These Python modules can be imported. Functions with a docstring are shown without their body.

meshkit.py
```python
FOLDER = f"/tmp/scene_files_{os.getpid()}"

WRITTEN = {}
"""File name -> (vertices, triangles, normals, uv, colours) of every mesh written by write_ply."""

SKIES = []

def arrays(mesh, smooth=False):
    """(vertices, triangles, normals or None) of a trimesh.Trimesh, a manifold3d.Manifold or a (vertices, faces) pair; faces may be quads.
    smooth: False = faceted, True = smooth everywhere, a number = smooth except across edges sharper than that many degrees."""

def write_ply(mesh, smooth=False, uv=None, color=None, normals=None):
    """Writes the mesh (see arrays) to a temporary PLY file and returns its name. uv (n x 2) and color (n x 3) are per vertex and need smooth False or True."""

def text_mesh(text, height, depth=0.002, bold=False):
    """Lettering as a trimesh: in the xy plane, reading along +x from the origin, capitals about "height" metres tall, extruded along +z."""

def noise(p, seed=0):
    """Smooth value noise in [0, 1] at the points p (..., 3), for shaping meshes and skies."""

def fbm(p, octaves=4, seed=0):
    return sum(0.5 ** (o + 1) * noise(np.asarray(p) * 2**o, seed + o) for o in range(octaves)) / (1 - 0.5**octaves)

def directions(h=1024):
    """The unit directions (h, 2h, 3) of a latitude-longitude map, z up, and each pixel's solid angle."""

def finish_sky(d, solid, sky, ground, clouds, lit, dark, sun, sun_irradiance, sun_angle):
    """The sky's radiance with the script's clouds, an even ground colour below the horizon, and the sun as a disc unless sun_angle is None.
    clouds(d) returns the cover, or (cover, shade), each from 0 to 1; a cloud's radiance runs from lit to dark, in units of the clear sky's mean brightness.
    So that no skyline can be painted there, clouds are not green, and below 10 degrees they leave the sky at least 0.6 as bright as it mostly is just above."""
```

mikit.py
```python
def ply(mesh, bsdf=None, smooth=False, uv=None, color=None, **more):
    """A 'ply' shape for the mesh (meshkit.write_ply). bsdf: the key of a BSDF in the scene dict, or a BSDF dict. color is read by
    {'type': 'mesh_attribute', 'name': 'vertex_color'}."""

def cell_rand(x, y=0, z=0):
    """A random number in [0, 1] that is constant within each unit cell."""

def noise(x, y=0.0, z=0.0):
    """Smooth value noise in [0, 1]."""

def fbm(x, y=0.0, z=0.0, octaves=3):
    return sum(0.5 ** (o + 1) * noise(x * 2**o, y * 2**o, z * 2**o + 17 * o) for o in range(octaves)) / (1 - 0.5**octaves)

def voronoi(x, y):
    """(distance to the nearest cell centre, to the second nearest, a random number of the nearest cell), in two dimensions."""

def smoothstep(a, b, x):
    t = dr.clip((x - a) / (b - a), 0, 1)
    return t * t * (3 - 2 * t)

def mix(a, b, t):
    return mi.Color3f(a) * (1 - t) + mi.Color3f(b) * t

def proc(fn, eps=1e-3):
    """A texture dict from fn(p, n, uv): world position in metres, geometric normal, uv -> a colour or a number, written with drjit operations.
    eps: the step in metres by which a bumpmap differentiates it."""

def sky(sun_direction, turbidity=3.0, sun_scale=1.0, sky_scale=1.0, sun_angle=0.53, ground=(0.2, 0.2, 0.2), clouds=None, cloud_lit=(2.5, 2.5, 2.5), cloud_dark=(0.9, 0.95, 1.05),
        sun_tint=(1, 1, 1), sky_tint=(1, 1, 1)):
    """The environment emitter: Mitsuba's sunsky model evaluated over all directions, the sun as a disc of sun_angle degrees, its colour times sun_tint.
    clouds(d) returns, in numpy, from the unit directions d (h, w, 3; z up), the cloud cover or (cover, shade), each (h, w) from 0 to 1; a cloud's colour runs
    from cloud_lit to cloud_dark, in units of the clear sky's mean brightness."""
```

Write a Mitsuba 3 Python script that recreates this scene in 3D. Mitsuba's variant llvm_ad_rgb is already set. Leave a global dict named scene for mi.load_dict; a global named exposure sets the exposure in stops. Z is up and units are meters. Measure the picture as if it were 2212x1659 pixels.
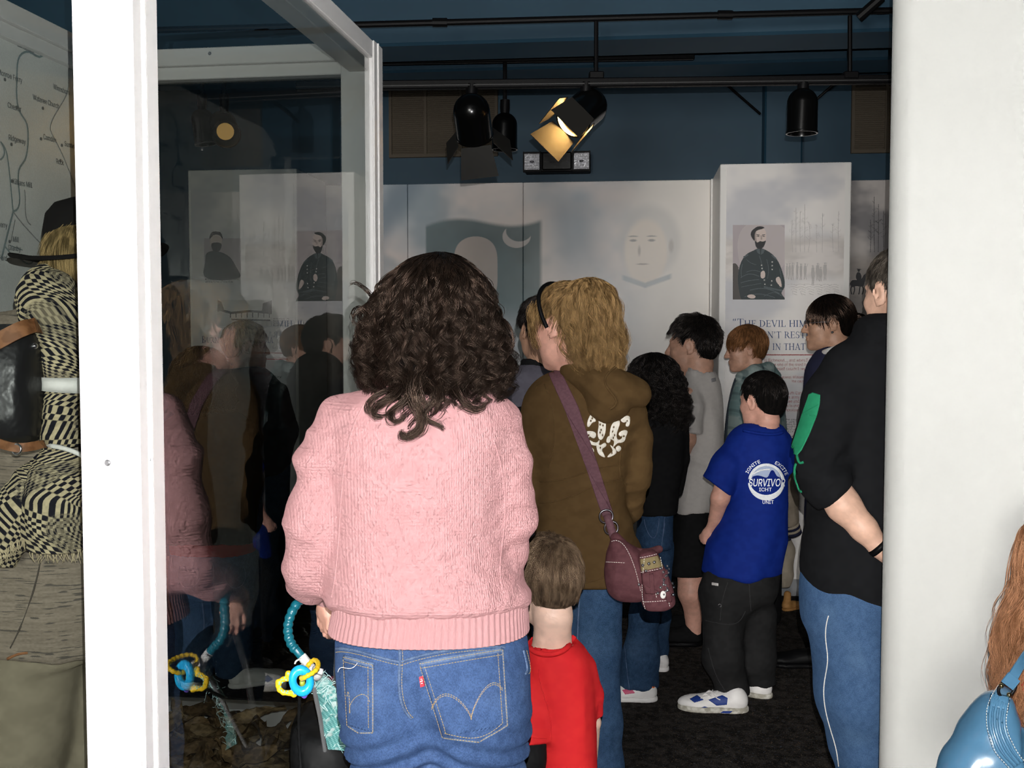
"""A museum gallery crowded with visitors, lit by a camera's flash. Units: metres, z up; x runs right of the camera, y away from it."""
import math, random
import numpy as np, trimesh, shapely, mitsuba as mi, drjit as dr
import shapely.geometry as sg
from shapely import affinity
import mikit, meshkit
from mikit import proc, noise, fbm, voronoi, cell_rand, smoothstep, mix

T = mi.ScalarTransform4f
scene, labels = {}, {}
rng = np.random.default_rng(7)

# ------------------------------------------------------------------ camera, lights, exposure
FOCAL, CX, CY, EYE, PITCH = 2335.0, 1106.0, 829.5, 1.52, math.radians(3.0)
ROOM, CASE = math.radians(6.5), math.radians(8.0)      # the turn of the room and of the display case against the camera
scene['camera'] = {'type': 'perspective', 'fov': math.degrees(2 * math.atan(CX / FOCAL)), 'fov_axis': 'x', 'near_clip': 0.05, 'far_clip': 60.0,
                   'to_world': T().look_at(origin=[0, 0, EYE], target=[-math.cos(PITCH) * math.sin(ROOM), math.cos(PITCH) * math.cos(ROOM), EYE - math.sin(PITCH)], up=[0, 0, 1])}
AIM = lambda x, y, z: [x * math.cos(ROOM) - y * math.sin(ROOM), y * math.cos(ROOM) + x * math.sin(ROOM), z]
FLASH = 24.0
scene['flash'] = {'type': 'spot', 'intensity': {'type': 'rgb', 'value': [FLASH, FLASH * .985, FLASH * .97]}, 'cutoff_angle': 62.0, 'beam_width': 34.0,
                  'to_world': T().look_at(origin=AIM(.015, 0, EYE + .075), target=AIM(.015, 3, EYE - .1), up=[0, 0, 1])}


def world(v):
    """From the view's frame (x right of the camera, y away from it), in which things are built, to the room's own axes."""
    v = np.asarray(v, float)
    c, s = math.cos(ROOM), math.sin(ROOM)
    return np.stack([v[..., 0] * c - v[..., 1] * s, v[..., 1] * c + v[..., 0] * s, v[..., 2]], -1)


def turn(a, X, Y, Z):
    return np.array([X * math.cos(a) + Y * math.sin(a), Y * math.cos(a) - X * math.sin(a), Z])


exposure = 0.0
# strength of the added fill light far behind the viewer, out of the frame
ADDED_FILL_LIGHT = 37.0

# ------------------------------------------------------------------ naming
USED = set()


def fresh(name, parent=None):
    base = (parent + '__' if parent else '') + name
    key, n = base, 0
    while key in USED:
        n += 1
        key = f'{base}_{n:03d}'
    USED.add(key)
    return key


def tag(key, label=None, cat=None, group=None, kind=None):
    d = labels.setdefault(key, {})
    for k, v in (('label', label), ('category', cat), ('group', group), ('kind', kind)):
        if v:
            d[k] = v
    return key


def thing(name, label, cat, group=None, kind=None):
    return tag(fresh(name), label, cat, group, kind)


def ply(mesh, bsdf, smooth=30, **more):
    v, f = (mesh.vertices, mesh.faces) if isinstance(mesh, trimesh.Trimesh) else mesh
    return mikit.ply(trimesh.Trimesh(world(v), f, process=False), bsdf, smooth=smooth, **more)


def obj(name, mesh, bsdf, parent=None, smooth=30, label=None, kind=None, cat=None, group=None, **more):
    key = fresh(name, parent)
    d = ply(mesh, bsdf, smooth, **more)
    scene[key] = d
    if label or kind or cat:
        tag(key, label, cat, group, kind)
    return key


def struct(name, mesh, bsdf, label=None, smooth=30, parent=None):
    k = obj(name, mesh, bsdf, parent, smooth)
    if not parent:
        tag(k, label, None, None, 'structure')
    return k


# ------------------------------------------------------------------ materials
def lin(r, g, b):
    f = lambda v: v / 12.92 / 255 if v <= 10 else ((v / 255 + .055) / 1.055) ** 2.4
    return [float(f(r)), float(f(g)), float(f(b))]


def C(c):
    return {'type': 'rgb', 'value': [float(v) for v in c]} if not isinstance(c, dict) else c


def pr(name, color, rough=.7, spec=.3, metal=0., coat=0., coat_gloss=.8, sheen=0., bump=None, bump_scale=1.0):
    b = {'type': 'principled', 'base_color': C(color), 'roughness': rough, 'specular': spec, 'metallic': metal}
    if coat: b.update(clearcoat=coat, clearcoat_gloss=coat_gloss)
    if sheen: b.update(sheen=sheen, sheen_tint=.5)
    if bump is not None:
        b = {'type': 'bumpmap', 'arbitrary': bump, 'bsdf': b, 'scale': bump_scale}
    scene[name] = {'type': 'twosided', 'bsdf': b}
    return name


def two(a, b, scale=30., lo=.35, hi=.65, stretch=(1, 1, 1), oct=3):
    """Two tones of one dye or paint, mottled by noise."""
    def fn(p, n, uv):
        return mix(a, b, smoothstep(lo, hi, fbm(p.x * scale * stretch[0], p.y * scale * stretch[1], p.z * scale * stretch[2], oct)))
    return proc(fn)


# ------------------------------------------------------------------ mesh helpers
def at(px, py, D):
    """The point at horizontal distance D in front of the camera that the photograph shows at pixel (px, py)."""
    a, b = (np.asarray(px, float) - CX) / FOCAL, (CY - np.asarray(py, float)) / FOCAL
    c, s = math.cos(PITCH), math.sin(PITCH)
    k = D / (c + b * s)
    return np.stack(np.broadcast_arrays(a * k, np.asarray(D, float) + 0 * k, EYE + k * (-s + b * c)), -1)


def mpp(D):
    return D / FOCAL


def cat(ms):
    ms = [m if isinstance(m, trimesh.Trimesh) else trimesh.Trimesh(*m, process=False) for m in ms]
    return trimesh.util.concatenate(ms) if len(ms) > 1 else ms[0]


def box(x0, x1, y0, y1, z0, z1, bevel=0.0):
    if bevel:
        import manifold3d as m3
        pts = []
        b = bevel
        for x in (x0, x1):
            for y in (y0, y1):
                for z in (z0, z1):
                    sx, sy, sz = (b if x == x0 else -b), (b if y == y0 else -b), (b if z == z0 else -b)
                    pts += [(x + sx, y + sy, z), (x + sx, y, z + sz), (x, y + sy, z + sz)]
        m = m3.Manifold.hull_points(np.array(pts)).to_mesh()
        return trimesh.Trimesh(m.vert_properties[:, :3], m.tri_verts, process=False)
    m = trimesh.creation.box((x1 - x0, y1 - y0, z1 - z0))
    m.apply_translation(((x0 + x1) / 2, (y0 + y1) / 2, (z0 + z1) / 2))
    return m


def turned(m, a):
    m = m.copy()
    v = m.vertices
    m.vertices = np.stack([v[:, 0] * math.cos(a) + v[:, 1] * math.sin(a), v[:, 1] * math.cos(a) - v[:, 0] * math.sin(a), v[:, 2]], -1)
    return m


def tube(points, radii, sides=8, caps=True, closed=False):
    p = np.asarray(points, float)
    r = np.broadcast_to(np.asarray(radii, float), (len(p),))
    t = (np.roll(p, -1, 0) - np.roll(p, 1, 0)) if closed else np.gradient(p, axis=0)
    t /= np.linalg.norm(t, axis=1, keepdims=True) + 1e-12
    a = np.zeros_like(p)
    ref = np.array([0, 0, 1.0]) if abs(t[0, 2]) < .9 else np.array([1.0, 0, 0])
    x = np.cross(t[0], ref); x /= np.linalg.norm(x); a[0] = x
    for i in range(1, len(p)):
        x = a[i - 1] - t[i] * (a[i - 1] @ t[i]); a[i] = x / (np.linalg.norm(x) + 1e-12)
    b = np.cross(t, a)
    ang = np.arange(sides) * 2 * np.pi / sides
    v = p[:, None] + r[:, None, None] * (np.cos(ang)[None, :, None] * a[:, None] + np.sin(ang)[None, :, None] * b[:, None])
    n = len(p)
    i, j = np.meshgrid(np.arange(n if closed else n - 1), np.arange(sides), indexing='ij')
    i2 = (i + 1) % n
    q = np.stack([i * sides + j, i * sides + (j + 1) % sides, i2 * sides + (j + 1) % sides, i2 * sides + j], -1).reshape(-1, 4)
    f = np.vstack([q[:, [0, 1, 2]], q[:, [0, 2, 3]]])
    v = v.reshape(-1, 3)
    if caps and not closed:
        k = len(v)
        v = np.vstack([v, p[:1], p[-1:]])
        jj = np.arange(sides); e = (n - 1) * sides
        f = np.vstack([f, np.stack([np.full(sides, k), (jj + 1) % sides, jj], 1), np.stack([np.full(sides, k + 1), e + jj, e + (jj + 1) % sides], 1)])
    return trimesh.Trimesh(v, f[:, ::-1], process=False)


def tubes(P, R, sides=3):
    """Many strands at once: P (n, k, 3), R (n, k)."""
    n, k, _ = P.shape
    t = np.gradient(P, axis=1)
    t /= np.linalg.norm(t, axis=2, keepdims=True) + 1e-12
    ref = np.where(np.abs(t[..., 1:2]) < .85, np.array([0, 1.0, 0]), np.array([1.0, 0, 0]))
    a = np.cross(t, ref); a /= np.linalg.norm(a, axis=2, keepdims=True) + 1e-12
    b = np.cross(t, a)
    ang = np.arange(sides) * 2 * np.pi / sides
    v = P[:, :, None] + R[:, :, None, None] * (np.cos(ang)[:, None] * a[:, :, None] + np.sin(ang)[:, None] * b[:, :, None])
    s, i, j = np.meshgrid(np.arange(n), np.arange(k - 1), np.arange(sides), indexing='ij')
    o = s * k * sides
    q = np.stack([o + i * sides + j, o + i * sides + (j + 1) % sides, o + (i + 1) * sides + (j + 1) % sides, o + (i + 1) * sides + j], -1).reshape(-1, 4)
    return trimesh.Trimesh(v.reshape(-1, 3), np.vstack([q[:, [2, 1, 0]], q[:, [3, 2, 0]]]), process=False)


def spline(pts, n=40, closed=False):
    from scipy.interpolate import CubicSpline
    p = np.asarray(pts, float)
    if closed:
        p = np.vstack([p, p[:1]])
    d = np.r_[0, np.cumsum(np.linalg.norm(np.diff(p, axis=0), axis=1) ** .5 + 1e-9)]
    cs = CubicSpline(d, p, bc_type='periodic' if closed else 'not-a-knot' if len(p) > 3 else 'natural')
    return cs(np.linspace(0, d[-1], n, endpoint=not closed))


def lathe(profile, sections=32):
    """profile: (r, z) pairs."""
    return trimesh.creation.revolve(np.asarray(profile, float), sections=sections)


def align(m, p0, p1):
    """Moves a mesh that runs along +z from the origin so that it runs from p0 towards p1."""
    m = m.copy()
    d = np.asarray(p1, float) - p0
    m.apply_transform(trimesh.geometry.align_vectors([0, 0, 1], d / np.linalg.norm(d)))
    m.apply_translation(p0)
    return m


def extrude(poly, h):
    return trimesh.creation.extrude_polygon(poly, h, engine='earcut')


def flat(poly):
    """A shapely polygon as (points, triangles)."""
    ps = [g for g in getattr(poly, 'geoms', [poly]) if g.area > 0]
    V, F, o = [], [], 0
    for g in ps:
        v, f = trimesh.creation.triangulate_polygon(g, engine='earcut')
        V.append(v); F.append(f + o); o += len(v)
    return np.vstack(V), np.vstack(F)


# ------------------------------------------------------------------ implicit surfaces for bodies and clothes
def smin(a, b, k):
    h = np.maximum(k - np.abs(a - b), 0) / k
    return np.minimum(a, b) - h * h * k * .25


def smax(a, b, k):
    return -smin(-a, -b, k)


def s_limb(pts, rad):
    pts, rad = [np.asarray(p, np.float32) for p in pts], list(rad)

    def fn(P):
        out = None
        for a, b, ra, rb in zip(pts[:-1], pts[1:], rad[:-1], rad[1:]):
            ba = b - a
            t = np.clip(((P - a) @ ba) / max(float(ba @ ba), 1e-9), 0, 1)
            d = np.linalg.norm(P - a - t[:, None] * ba, axis=1) - (ra + (rb - ra) * t)
            out = d if out is None else smin(out, d, .5 * min(ra, rb))
        return out
    return fn


def s_ell(c, r, R=None):
    c, r = np.asarray(c, np.float32), np.asarray(r, np.float32)

    def fn(P):
        q = P - c
        if R is not None:
            q = q @ np.asarray(R, np.float32)
        k0 = np.linalg.norm(q / r, axis=1)
        k1 = np.linalg.norm(q / (r * r), axis=1) + 1e-9
        return np.where(k0 < .3, (k0 - 1) * r.min(), k0 * (k0 - 1) / k1)
    return fn


def s_loft(levels, n=2.3, rot=0.0, cap=.012):
    """levels: (z, cx, cy, rx, ry) rows; an upright body of superelliptic sections, turned by rot about its own axis."""
    from scipy.interpolate import PchipInterpolator
    L = np.array(sorted(map(tuple, levels)), float)
    I = PchipInterpolator(L[:, 0], L[:, 1:])
    z0, z1 = L[0, 0], L[-1, 0]
    zs = np.linspace(z0, z1, 160)
    tab = I(zs)
    c, s = math.cos(rot), math.sin(rot)

    def fn(P):
        z = np.clip(P[:, 2], z0, z1)
        f = (z - z0) / (z1 - z0) * 159
        i = np.clip(f.astype(int), 0, 158); t = (f - i)[:, None]
        cx, cy, rx, ry = (tab[i] * (1 - t) + tab[i + 1] * t).T
        dx, dy = P[:, 0] - cx, P[:, 1] - cy
        if rot:
            dx, dy = dx * c + dy * s, dy * c - dx * s
        a, b = np.abs(dx) / rx, np.abs(dy) / ry
        k0 = (a ** n + b ** n) ** (1 / n)
        g = np.sqrt((a / rx) ** 2 + (b / ry) ** 2) / np.maximum(np.sqrt(a * a + b * b), 1e-6)
        d = (k0 - 1) / np.maximum(g, 1e-6)
        dz = np.maximum(z0 - P[:, 2], P[:, 2] - z1)
        return smax(d, dz, cap)
    return fn


def s_union(k, *fs):
    def fn(P):
        d = fs[0](P)
        for f in fs[1:]:
            d = smin(d, f(P), k)
        return d
    return fn


def s_sub(a, b, k=.006):
    return lambda P: smax(a(P), -b(P), k)


def s_half(p, nrm):
    """Inside is the side that nrm points away from."""
    p, nrm = np.asarray(p, np.float32), np.asarray(nrm, np.float32)
    nrm = nrm / np.linalg.norm(nrm)
    return lambda P: (P - p) @ nrm


def s_and(a, b, k=.006):
    return lambda P: smax(a(P), b(P), k)


def s_in(f, r):
    """The surface moved inwards by r."""
    return lambda P: f(P) + r


def s_disp(f, g):
    return lambda P: f(P) + g(P)


def folds(scale=(9, 9, 3), amp=.006, seed=0, tilt=0.0, sharp=1.0):
    """Cloth folds: stretched ridged noise."""
    sc = np.array(scale, np.float32)

    def g(P):
        q = P.copy()
        q[:, 2] = q[:, 2] + tilt * q[:, 0]
        v = meshkit.fbm(q * sc, 2, seed)
        r = 1 - np.abs(2 * v - 1) * 1.6
        return -(amp * (np.clip(r, 0, 1) ** sharp - .5)).astype(np.float32)
    return g


_C8 = np.array([[x, y, z] for x in (0, 1) for y in (0, 1) for z in (0, 1)])
_E12 = [(a, b) for a in range(8) for b in range(a + 1, 8) if np.abs(_C8[a] - _C8[b]).sum() == 1]


def solid(fn, lo, hi, h, pad=1.0):
    """The zero surface of fn as a smooth mesh (surface nets on a sparse grid)."""
    lo, hi, B = np.asarray(lo, float), np.asarray(hi, float), 8
    nb = np.maximum(np.ceil((hi - lo) / h / B).astype(int), 1)
    n = nb * B + 1
    bi = np.stack(np.meshgrid(*[np.arange(k) for k in nb], indexing='ij'), -1).reshape(-1, 3)
    cen = (lo + (bi + .5) * B * h).astype(np.float32)
    d = fn(cen)
    act = np.abs(d) < (.87 * B * h * 1.25 + .012) * pad
    A = np.repeat(np.repeat(np.repeat(d.reshape(nb), B, 0), B, 1), B, 2)
    arr = np.empty(n, np.float32)
    arr[:-1, :-1, :-1] = A
    arr[-1] = arr[-2]; arr[:, -1] = arr[:, -2]; arr[:, :, -1] = arr[:, :, -2]
    m = np.zeros(n, bool)
    for b in bi[act]:
        x, y, z = b * B
        m[x:x + B + 1, y:y + B + 1, z:z + B + 1] = True
    idx = np.argwhere(m)
    out = np.empty(len(idx), np.float32)
    for s in range(0, len(idx), 200000):
        out[s:s + 200000] = fn((lo + idx[s:s + 200000] * h).astype(np.float32))
    arr[m] = out
    return nets(arr, lo, h)


def nets(arr, lo, h):
    ins = arr < 0
    n = np.array(arr.shape)
    cnt = np.zeros(n - 1, np.int8)
    for c in _C8:
        cnt += ins[c[0]:n[0] - 1 + c[0], c[1]:n[1] - 1 + c[1], c[2]:n[2] - 1 + c[2]]
    cells = np.argwhere((cnt > 0) & (cnt < 8))
    vals = np.stack([arr[tuple((cells + c).T)] for c in _C8], 1)
    pos, num = np.zeros((len(cells), 3)), np.zeros(len(cells))
    for a, b in _E12:
        va, vb = vals[:, a], vals[:, b]
        x = (va < 0) != (vb < 0)
        t = va / np.where(x, va - vb, 1)
        pos += np.where(x[:, None], _C8[a] + t[:, None] * (_C8[b] - _C8[a]), 0)
        num += x
    V = lo + (cells + pos / num[:, None]) * h
    cid = np.full(n - 1, -1, np.int64)
    cid[tuple(cells.T)] = np.arange(len(cells))
    F = []
    for ax in range(3):
        o = [k for k in range(3) if k != ax]
        s0 = [slice(1, n[k] - 1) for k in range(3)]
        s0[ax] = slice(0, n[ax] - 1)
        s1 = list(s0); s1[ax] = slice(1, n[ax])
        i0, i1 = ins[tuple(s0)], ins[tuple(s1)]
        e = np.argwhere(i0 != i1)
        off = np.ones(3, int); off[ax] = 0
        e = e + off
        flip = ins[tuple(e.T)]
        q = []
        for du, dv in ((-1, -1), (0, -1), (0, 0), (-1, 0)):
            c = e.copy(); c[:, o[0]] += du; c[:, o[1]] += dv
            q.append(cid[tuple(c.T)])
        q = np.stack(q, 1)
        if ax == 1:
            flip = ~flip
        q[~flip] = q[~flip][:, ::-1]
        F.append(q)
    q = np.vstack(F)
    q = q[(q >= 0).all(1)]
    return trimesh.Trimesh(V, np.vstack([q[:, [0, 1, 2]], q[:, [0, 2, 3]]]), process=False)


def relax(m, it=6):
    from scipy.sparse import coo_matrix
    e = m.edges
    n = len(m.vertices)
    A = coo_matrix((np.ones(2 * len(e)), (np.r_[e[:, 0], e[:, 1]], np.r_[e[:, 1], e[:, 0]])), (n, n)).tocsr()
    d = np.maximum(np.asarray(A.sum(1)).ravel(), 1)[:, None]
    v = np.array(m.vertices)
    for _ in range(it):
        for k in (.5, -.52):
            v = v + k * (A @ v / d - v)
    return trimesh.Trimesh(v, m.faces, process=False)


def hit(fn, o, d, t0, t1, n=60):
    """First crossing of the surface along rays o + t d."""
    o, d = np.asarray(o, np.float32), np.asarray(d, np.float32)
    t = np.full(len(o), t0, np.float32)
    for _ in range(n):
        s = fn(o + t[:, None] * d)
        t = np.minimum(t + np.clip(s * .7, -.01, .05), t1)
    return t


def grad(fn, P, e=.002):
    P = np.asarray(P, np.float32)
    g = np.stack([fn(P + np.eye(3, dtype=np.float32)[k] * e) - fn(P - np.eye(3, dtype=np.float32)[k] * e) for k in range(3)], -1)
    return g / (np.linalg.norm(g, axis=1, keepdims=True) + 1e-9)


CAM = np.array([0, 0, EYE], np.float32)


def on_cloth(fn, px, py, D, near=.5, far=.4, lift=0.0):
    """Points of a cloth's surface under the photograph's pixels, lifted off it along its normal."""
    P = at(px, py, D)
    d = (P - CAM) / D
    t = hit(fn, np.broadcast_to(CAM, P.shape), d, D - near, D + far)
    Q = CAM + t[:, None] * d
    return Q + lift * grad(fn, Q) if lift else Q


def patch(fn, poly, D, step=8.0, lift=.0015, skirt=.003):
    """A piece of cloth or print (outline in the photograph's pixels) that lies on the surface fn and has its own edge."""
    V, F = flat(poly)
    V3, F = trimesh.remesh.subdivide_to_size(np.c_[V, np.zeros(len(V))], F, step, max_iter=12)
    m = trimesh.Trimesh(V3, F, process=True, merge_tex=True)
    V3, F = m.vertices, m.faces
    Q = on_cloth(fn, V3[:, 0], V3[:, 1], D)
    N = grad(fn, Q)
    bad = np.abs(fn(Q.astype(np.float32))) > .006
    F = F[~bad[F].any(1)]
    m = trimesh.Trimesh(V3, F, process=False)
    top = Q + lift * N
    A = top[F]
    fl = np.einsum('ij,ij->i', np.cross(A[:, 1] - A[:, 0], A[:, 2] - A[:, 0]), N[F[:, 0]]) < 0
    F = np.where(fl[:, None], F[:, ::-1], F)
    e = np.sort(m.edges, axis=1)
    u, inv, c = np.unique(e, axis=0, return_inverse=True, return_counts=True)
    be = np.vstack([F[:, [0, 1]], F[:, [1, 2]], F[:, [2, 0]]])
    bs = np.sort(be, axis=1)
    lone = {tuple(x) for x in u[c == 1]}
    be = np.array([x for x, y in zip(be, bs) if tuple(y) in lone])
    low = Q - skirt * N
    k = len(top)
    side = np.vstack([np.c_[be[:, 0], be[:, 0] + k, be[:, 1]], np.c_[be[:, 1], be[:, 0] + k, be[:, 1] + k]])
    return trimesh.Trimesh(np.vstack([top, low]), np.vstack([F, side]), process=False)


def seam(fn, pts, D, r=.001, lift=.001, dash=0.0, gap=0.0, n=None, sides=5):
    """A thread or seam along a pixel polyline on the cloth; dash/gap in metres for stitches."""
    p = np.asarray(pts, float)
    n = n or max(8, int(np.linalg.norm(np.diff(p, axis=0), axis=1).sum() / 5))
    q = spline(p, n) if len(p) > 2 else np.linspace(p[0], p[-1], n)
    Q = on_cloth(fn, q[:, 0], q[:, 1], D, lift=lift)
    Q = Q[np.abs(fn(Q.astype(np.float32)) - lift) < .006]          # pixels beside the cloth carry no thread
    if len(Q) < 4:
        Q = np.array([[0, -2.9, .1], [0, -2.9, .101], [0, -2.9, .102], [0, -2.9, .103]])
    if not dash:
        return tube(Q, r, sides)
    s = np.r_[0, np.cumsum(np.linalg.norm(np.diff(Q, axis=0), axis=1))]
    out = []
    for a in np.arange(0, s[-1] - dash, dash + gap):
        ss = np.linspace(a, a + dash, 3)
        out.append(tube(np.stack([np.interp(ss, s, Q[:, k]) for k in range(3)], -1), r, 4))
    return cat(out)

# ================================================================== THE GALLERY
WALL_Y, FACE_Y = 6.81, 6.165


def wall_xz(px, py, Y, a=ROOM):
    """Room coordinates (X, Z) of a pixel on the upright plane at depth Y."""
    d = at(px, py, 1.0)
    D = Y / (d[..., 0] * math.sin(a) + math.cos(a))
    return d[..., 0] * D * math.cos(a) - D * math.sin(a), EYE + (d[..., 2] - EYE) * D


def WX(px, Y, py=600): return float(wall_xz(px, py, Y)[0])
def WZ(py, Y, px=1200): return float(wall_xz(px, py, Y)[1])


def rb(*a, bevel=0.0): return turned(box(*a, bevel=bevel), ROOM)
def cb(*a, bevel=0.0): return turned(box(*a, bevel=bevel), CASE)


def room_x(p): return p.x


def carpet(p, n, uv):
    f = noise(p.x * 420, p.y * 420, 3.0)
    big = fbm(p.x * 45, p.y * 45, 1.0, 3)
    base = mix([.012, .011, .010], [.034, .030, .027], smoothstep(.25, .8, big))
    base = mix(base, [.085, .06, .042], smoothstep(.80, .9, noise(p.x * 260, p.y * 260, 7.0)))
    base = mix(base, [.045, .05, .065], smoothstep(.84, .92, noise(p.x * 230 + 31, p.y * 230, 9.0)))
    return base * (.6 + .8 * f)


pr('carpet', proc(carpet), .95, .1, bump=proc(lambda p, n, uv: noise(p.x * 300, p.y * 300, 2.0) * .004), bump_scale=1.0)
BLUE_A, BLUE_B = (.010, .040, .068), (.013, .047, .078)
pr('blue_paint', two(BLUE_A, BLUE_B, 3.0), .55, .35)
pr('blue_ceiling', two((.012, .042, .070), (.016, .051, .083), 2.0), .6, .3)
pr('dark_room', (.03, .035, .04), .9, .1)
pr('black_metal', (.0035, .0035, .004), .5, .12)
pr('black_gloss', (.0025, .0025, .0025), .2, .4)
pr('white_lam', (.80, .78, .75), .38, .4)
pr('grey_base', (.30, .31, .32), .6, .3)

struct('floor', rb(-7, 4.2, -7.0, 7.2, -.1, 0), 'carpet', 'dark speckled grey carpet of the gallery')
struct('wall_back', rb(-7, 4.2, WALL_Y, WALL_Y + .15, 0, 3.5), 'blue_paint', 'dark blue rear wall above the exhibit panels')
struct('wall_left', rb(-7, -6.85, -7.0, 7.0, 0, 3.5), 'dark_room', 'dark left wall of the gallery')
struct('wall_right', rb(4.05, 4.2, -7.0, 7.0, 0, 3.5), 'dark_room', 'dark right wall of the gallery')
struct('wall_front', rb(-7, 4.2, -7.15, -7.0, 0, 3.5), 'dark_room', 'dark wall behind the viewer')
struct('ceiling', rb(-7, 4.2, -7.0, 7.0, 3.4, 3.5), 'blue_ceiling', 'dark blue painted ceiling')
for k, (y0, y1, z0, lab) in enumerate([(4.78, 5.08, WZ(88, 4.78), 'nearest dark blue ceiling beam, behind the black conduit'),
                                       (5.75, 6.05, WZ(147, 5.75), 'farther dark blue ceiling beam near the rear wall'),
                                       (2.9, 3.2, 2.98, 'dark blue ceiling beam above the display case')]):
    struct(f'beam_{k + 1}', rb(-6.9, 4.1, y0, y1, z0, 3.42, bevel=.012), 'blue_ceiling', lab)

# narrow services on the upper rear wall
xa, xb = WX(1646, 6.7), WX(1727, 6.7)
k = thing('duct', 'dark blue boxed duct rising above the tall quotation column', 'duct')
obj('shaft', rb(xa, xb, WALL_Y - .16, WALL_Y, 2.45, 3.4, bevel=.01), 'blue_paint', k)
obj('flange', turned(cat([box(xa - .03, xb + .03, WALL_Y - .19, WALL_Y, WZ(128, 6.7) - .03, WZ(128, 6.7) + .02)]), ROOM), 'blue_paint', k)
k = thing('ceiling_brace', 'thin dark diagonal brace left of the blue duct', 'brace')
obj('rod', tube([at(1566, 180, 6.5), at(1642, 246, 6.6)], .008, 8), 'black_metal', k)
k = thing('ceiling_brace', 'thin dark diagonal brace right of the blue duct', 'brace')
obj('rod', tube([at(1803, 180, 6.5), at(1735, 240, 6.6)], .008, 8), 'black_metal', k)
k = thing('pipe', 'short blue horizontal pipe run left of the duct near the ceiling', 'pipe')
obj('run', tube([at(1535, 134, 6.55), at(1640, 131, 6.55)], .022, 12), 'blue_paint', k)
obj('clamp', tube([at(1578, 133, 6.55), at(1590, 133, 6.55)], .03, 12), 'blue_paint', k)


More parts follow.
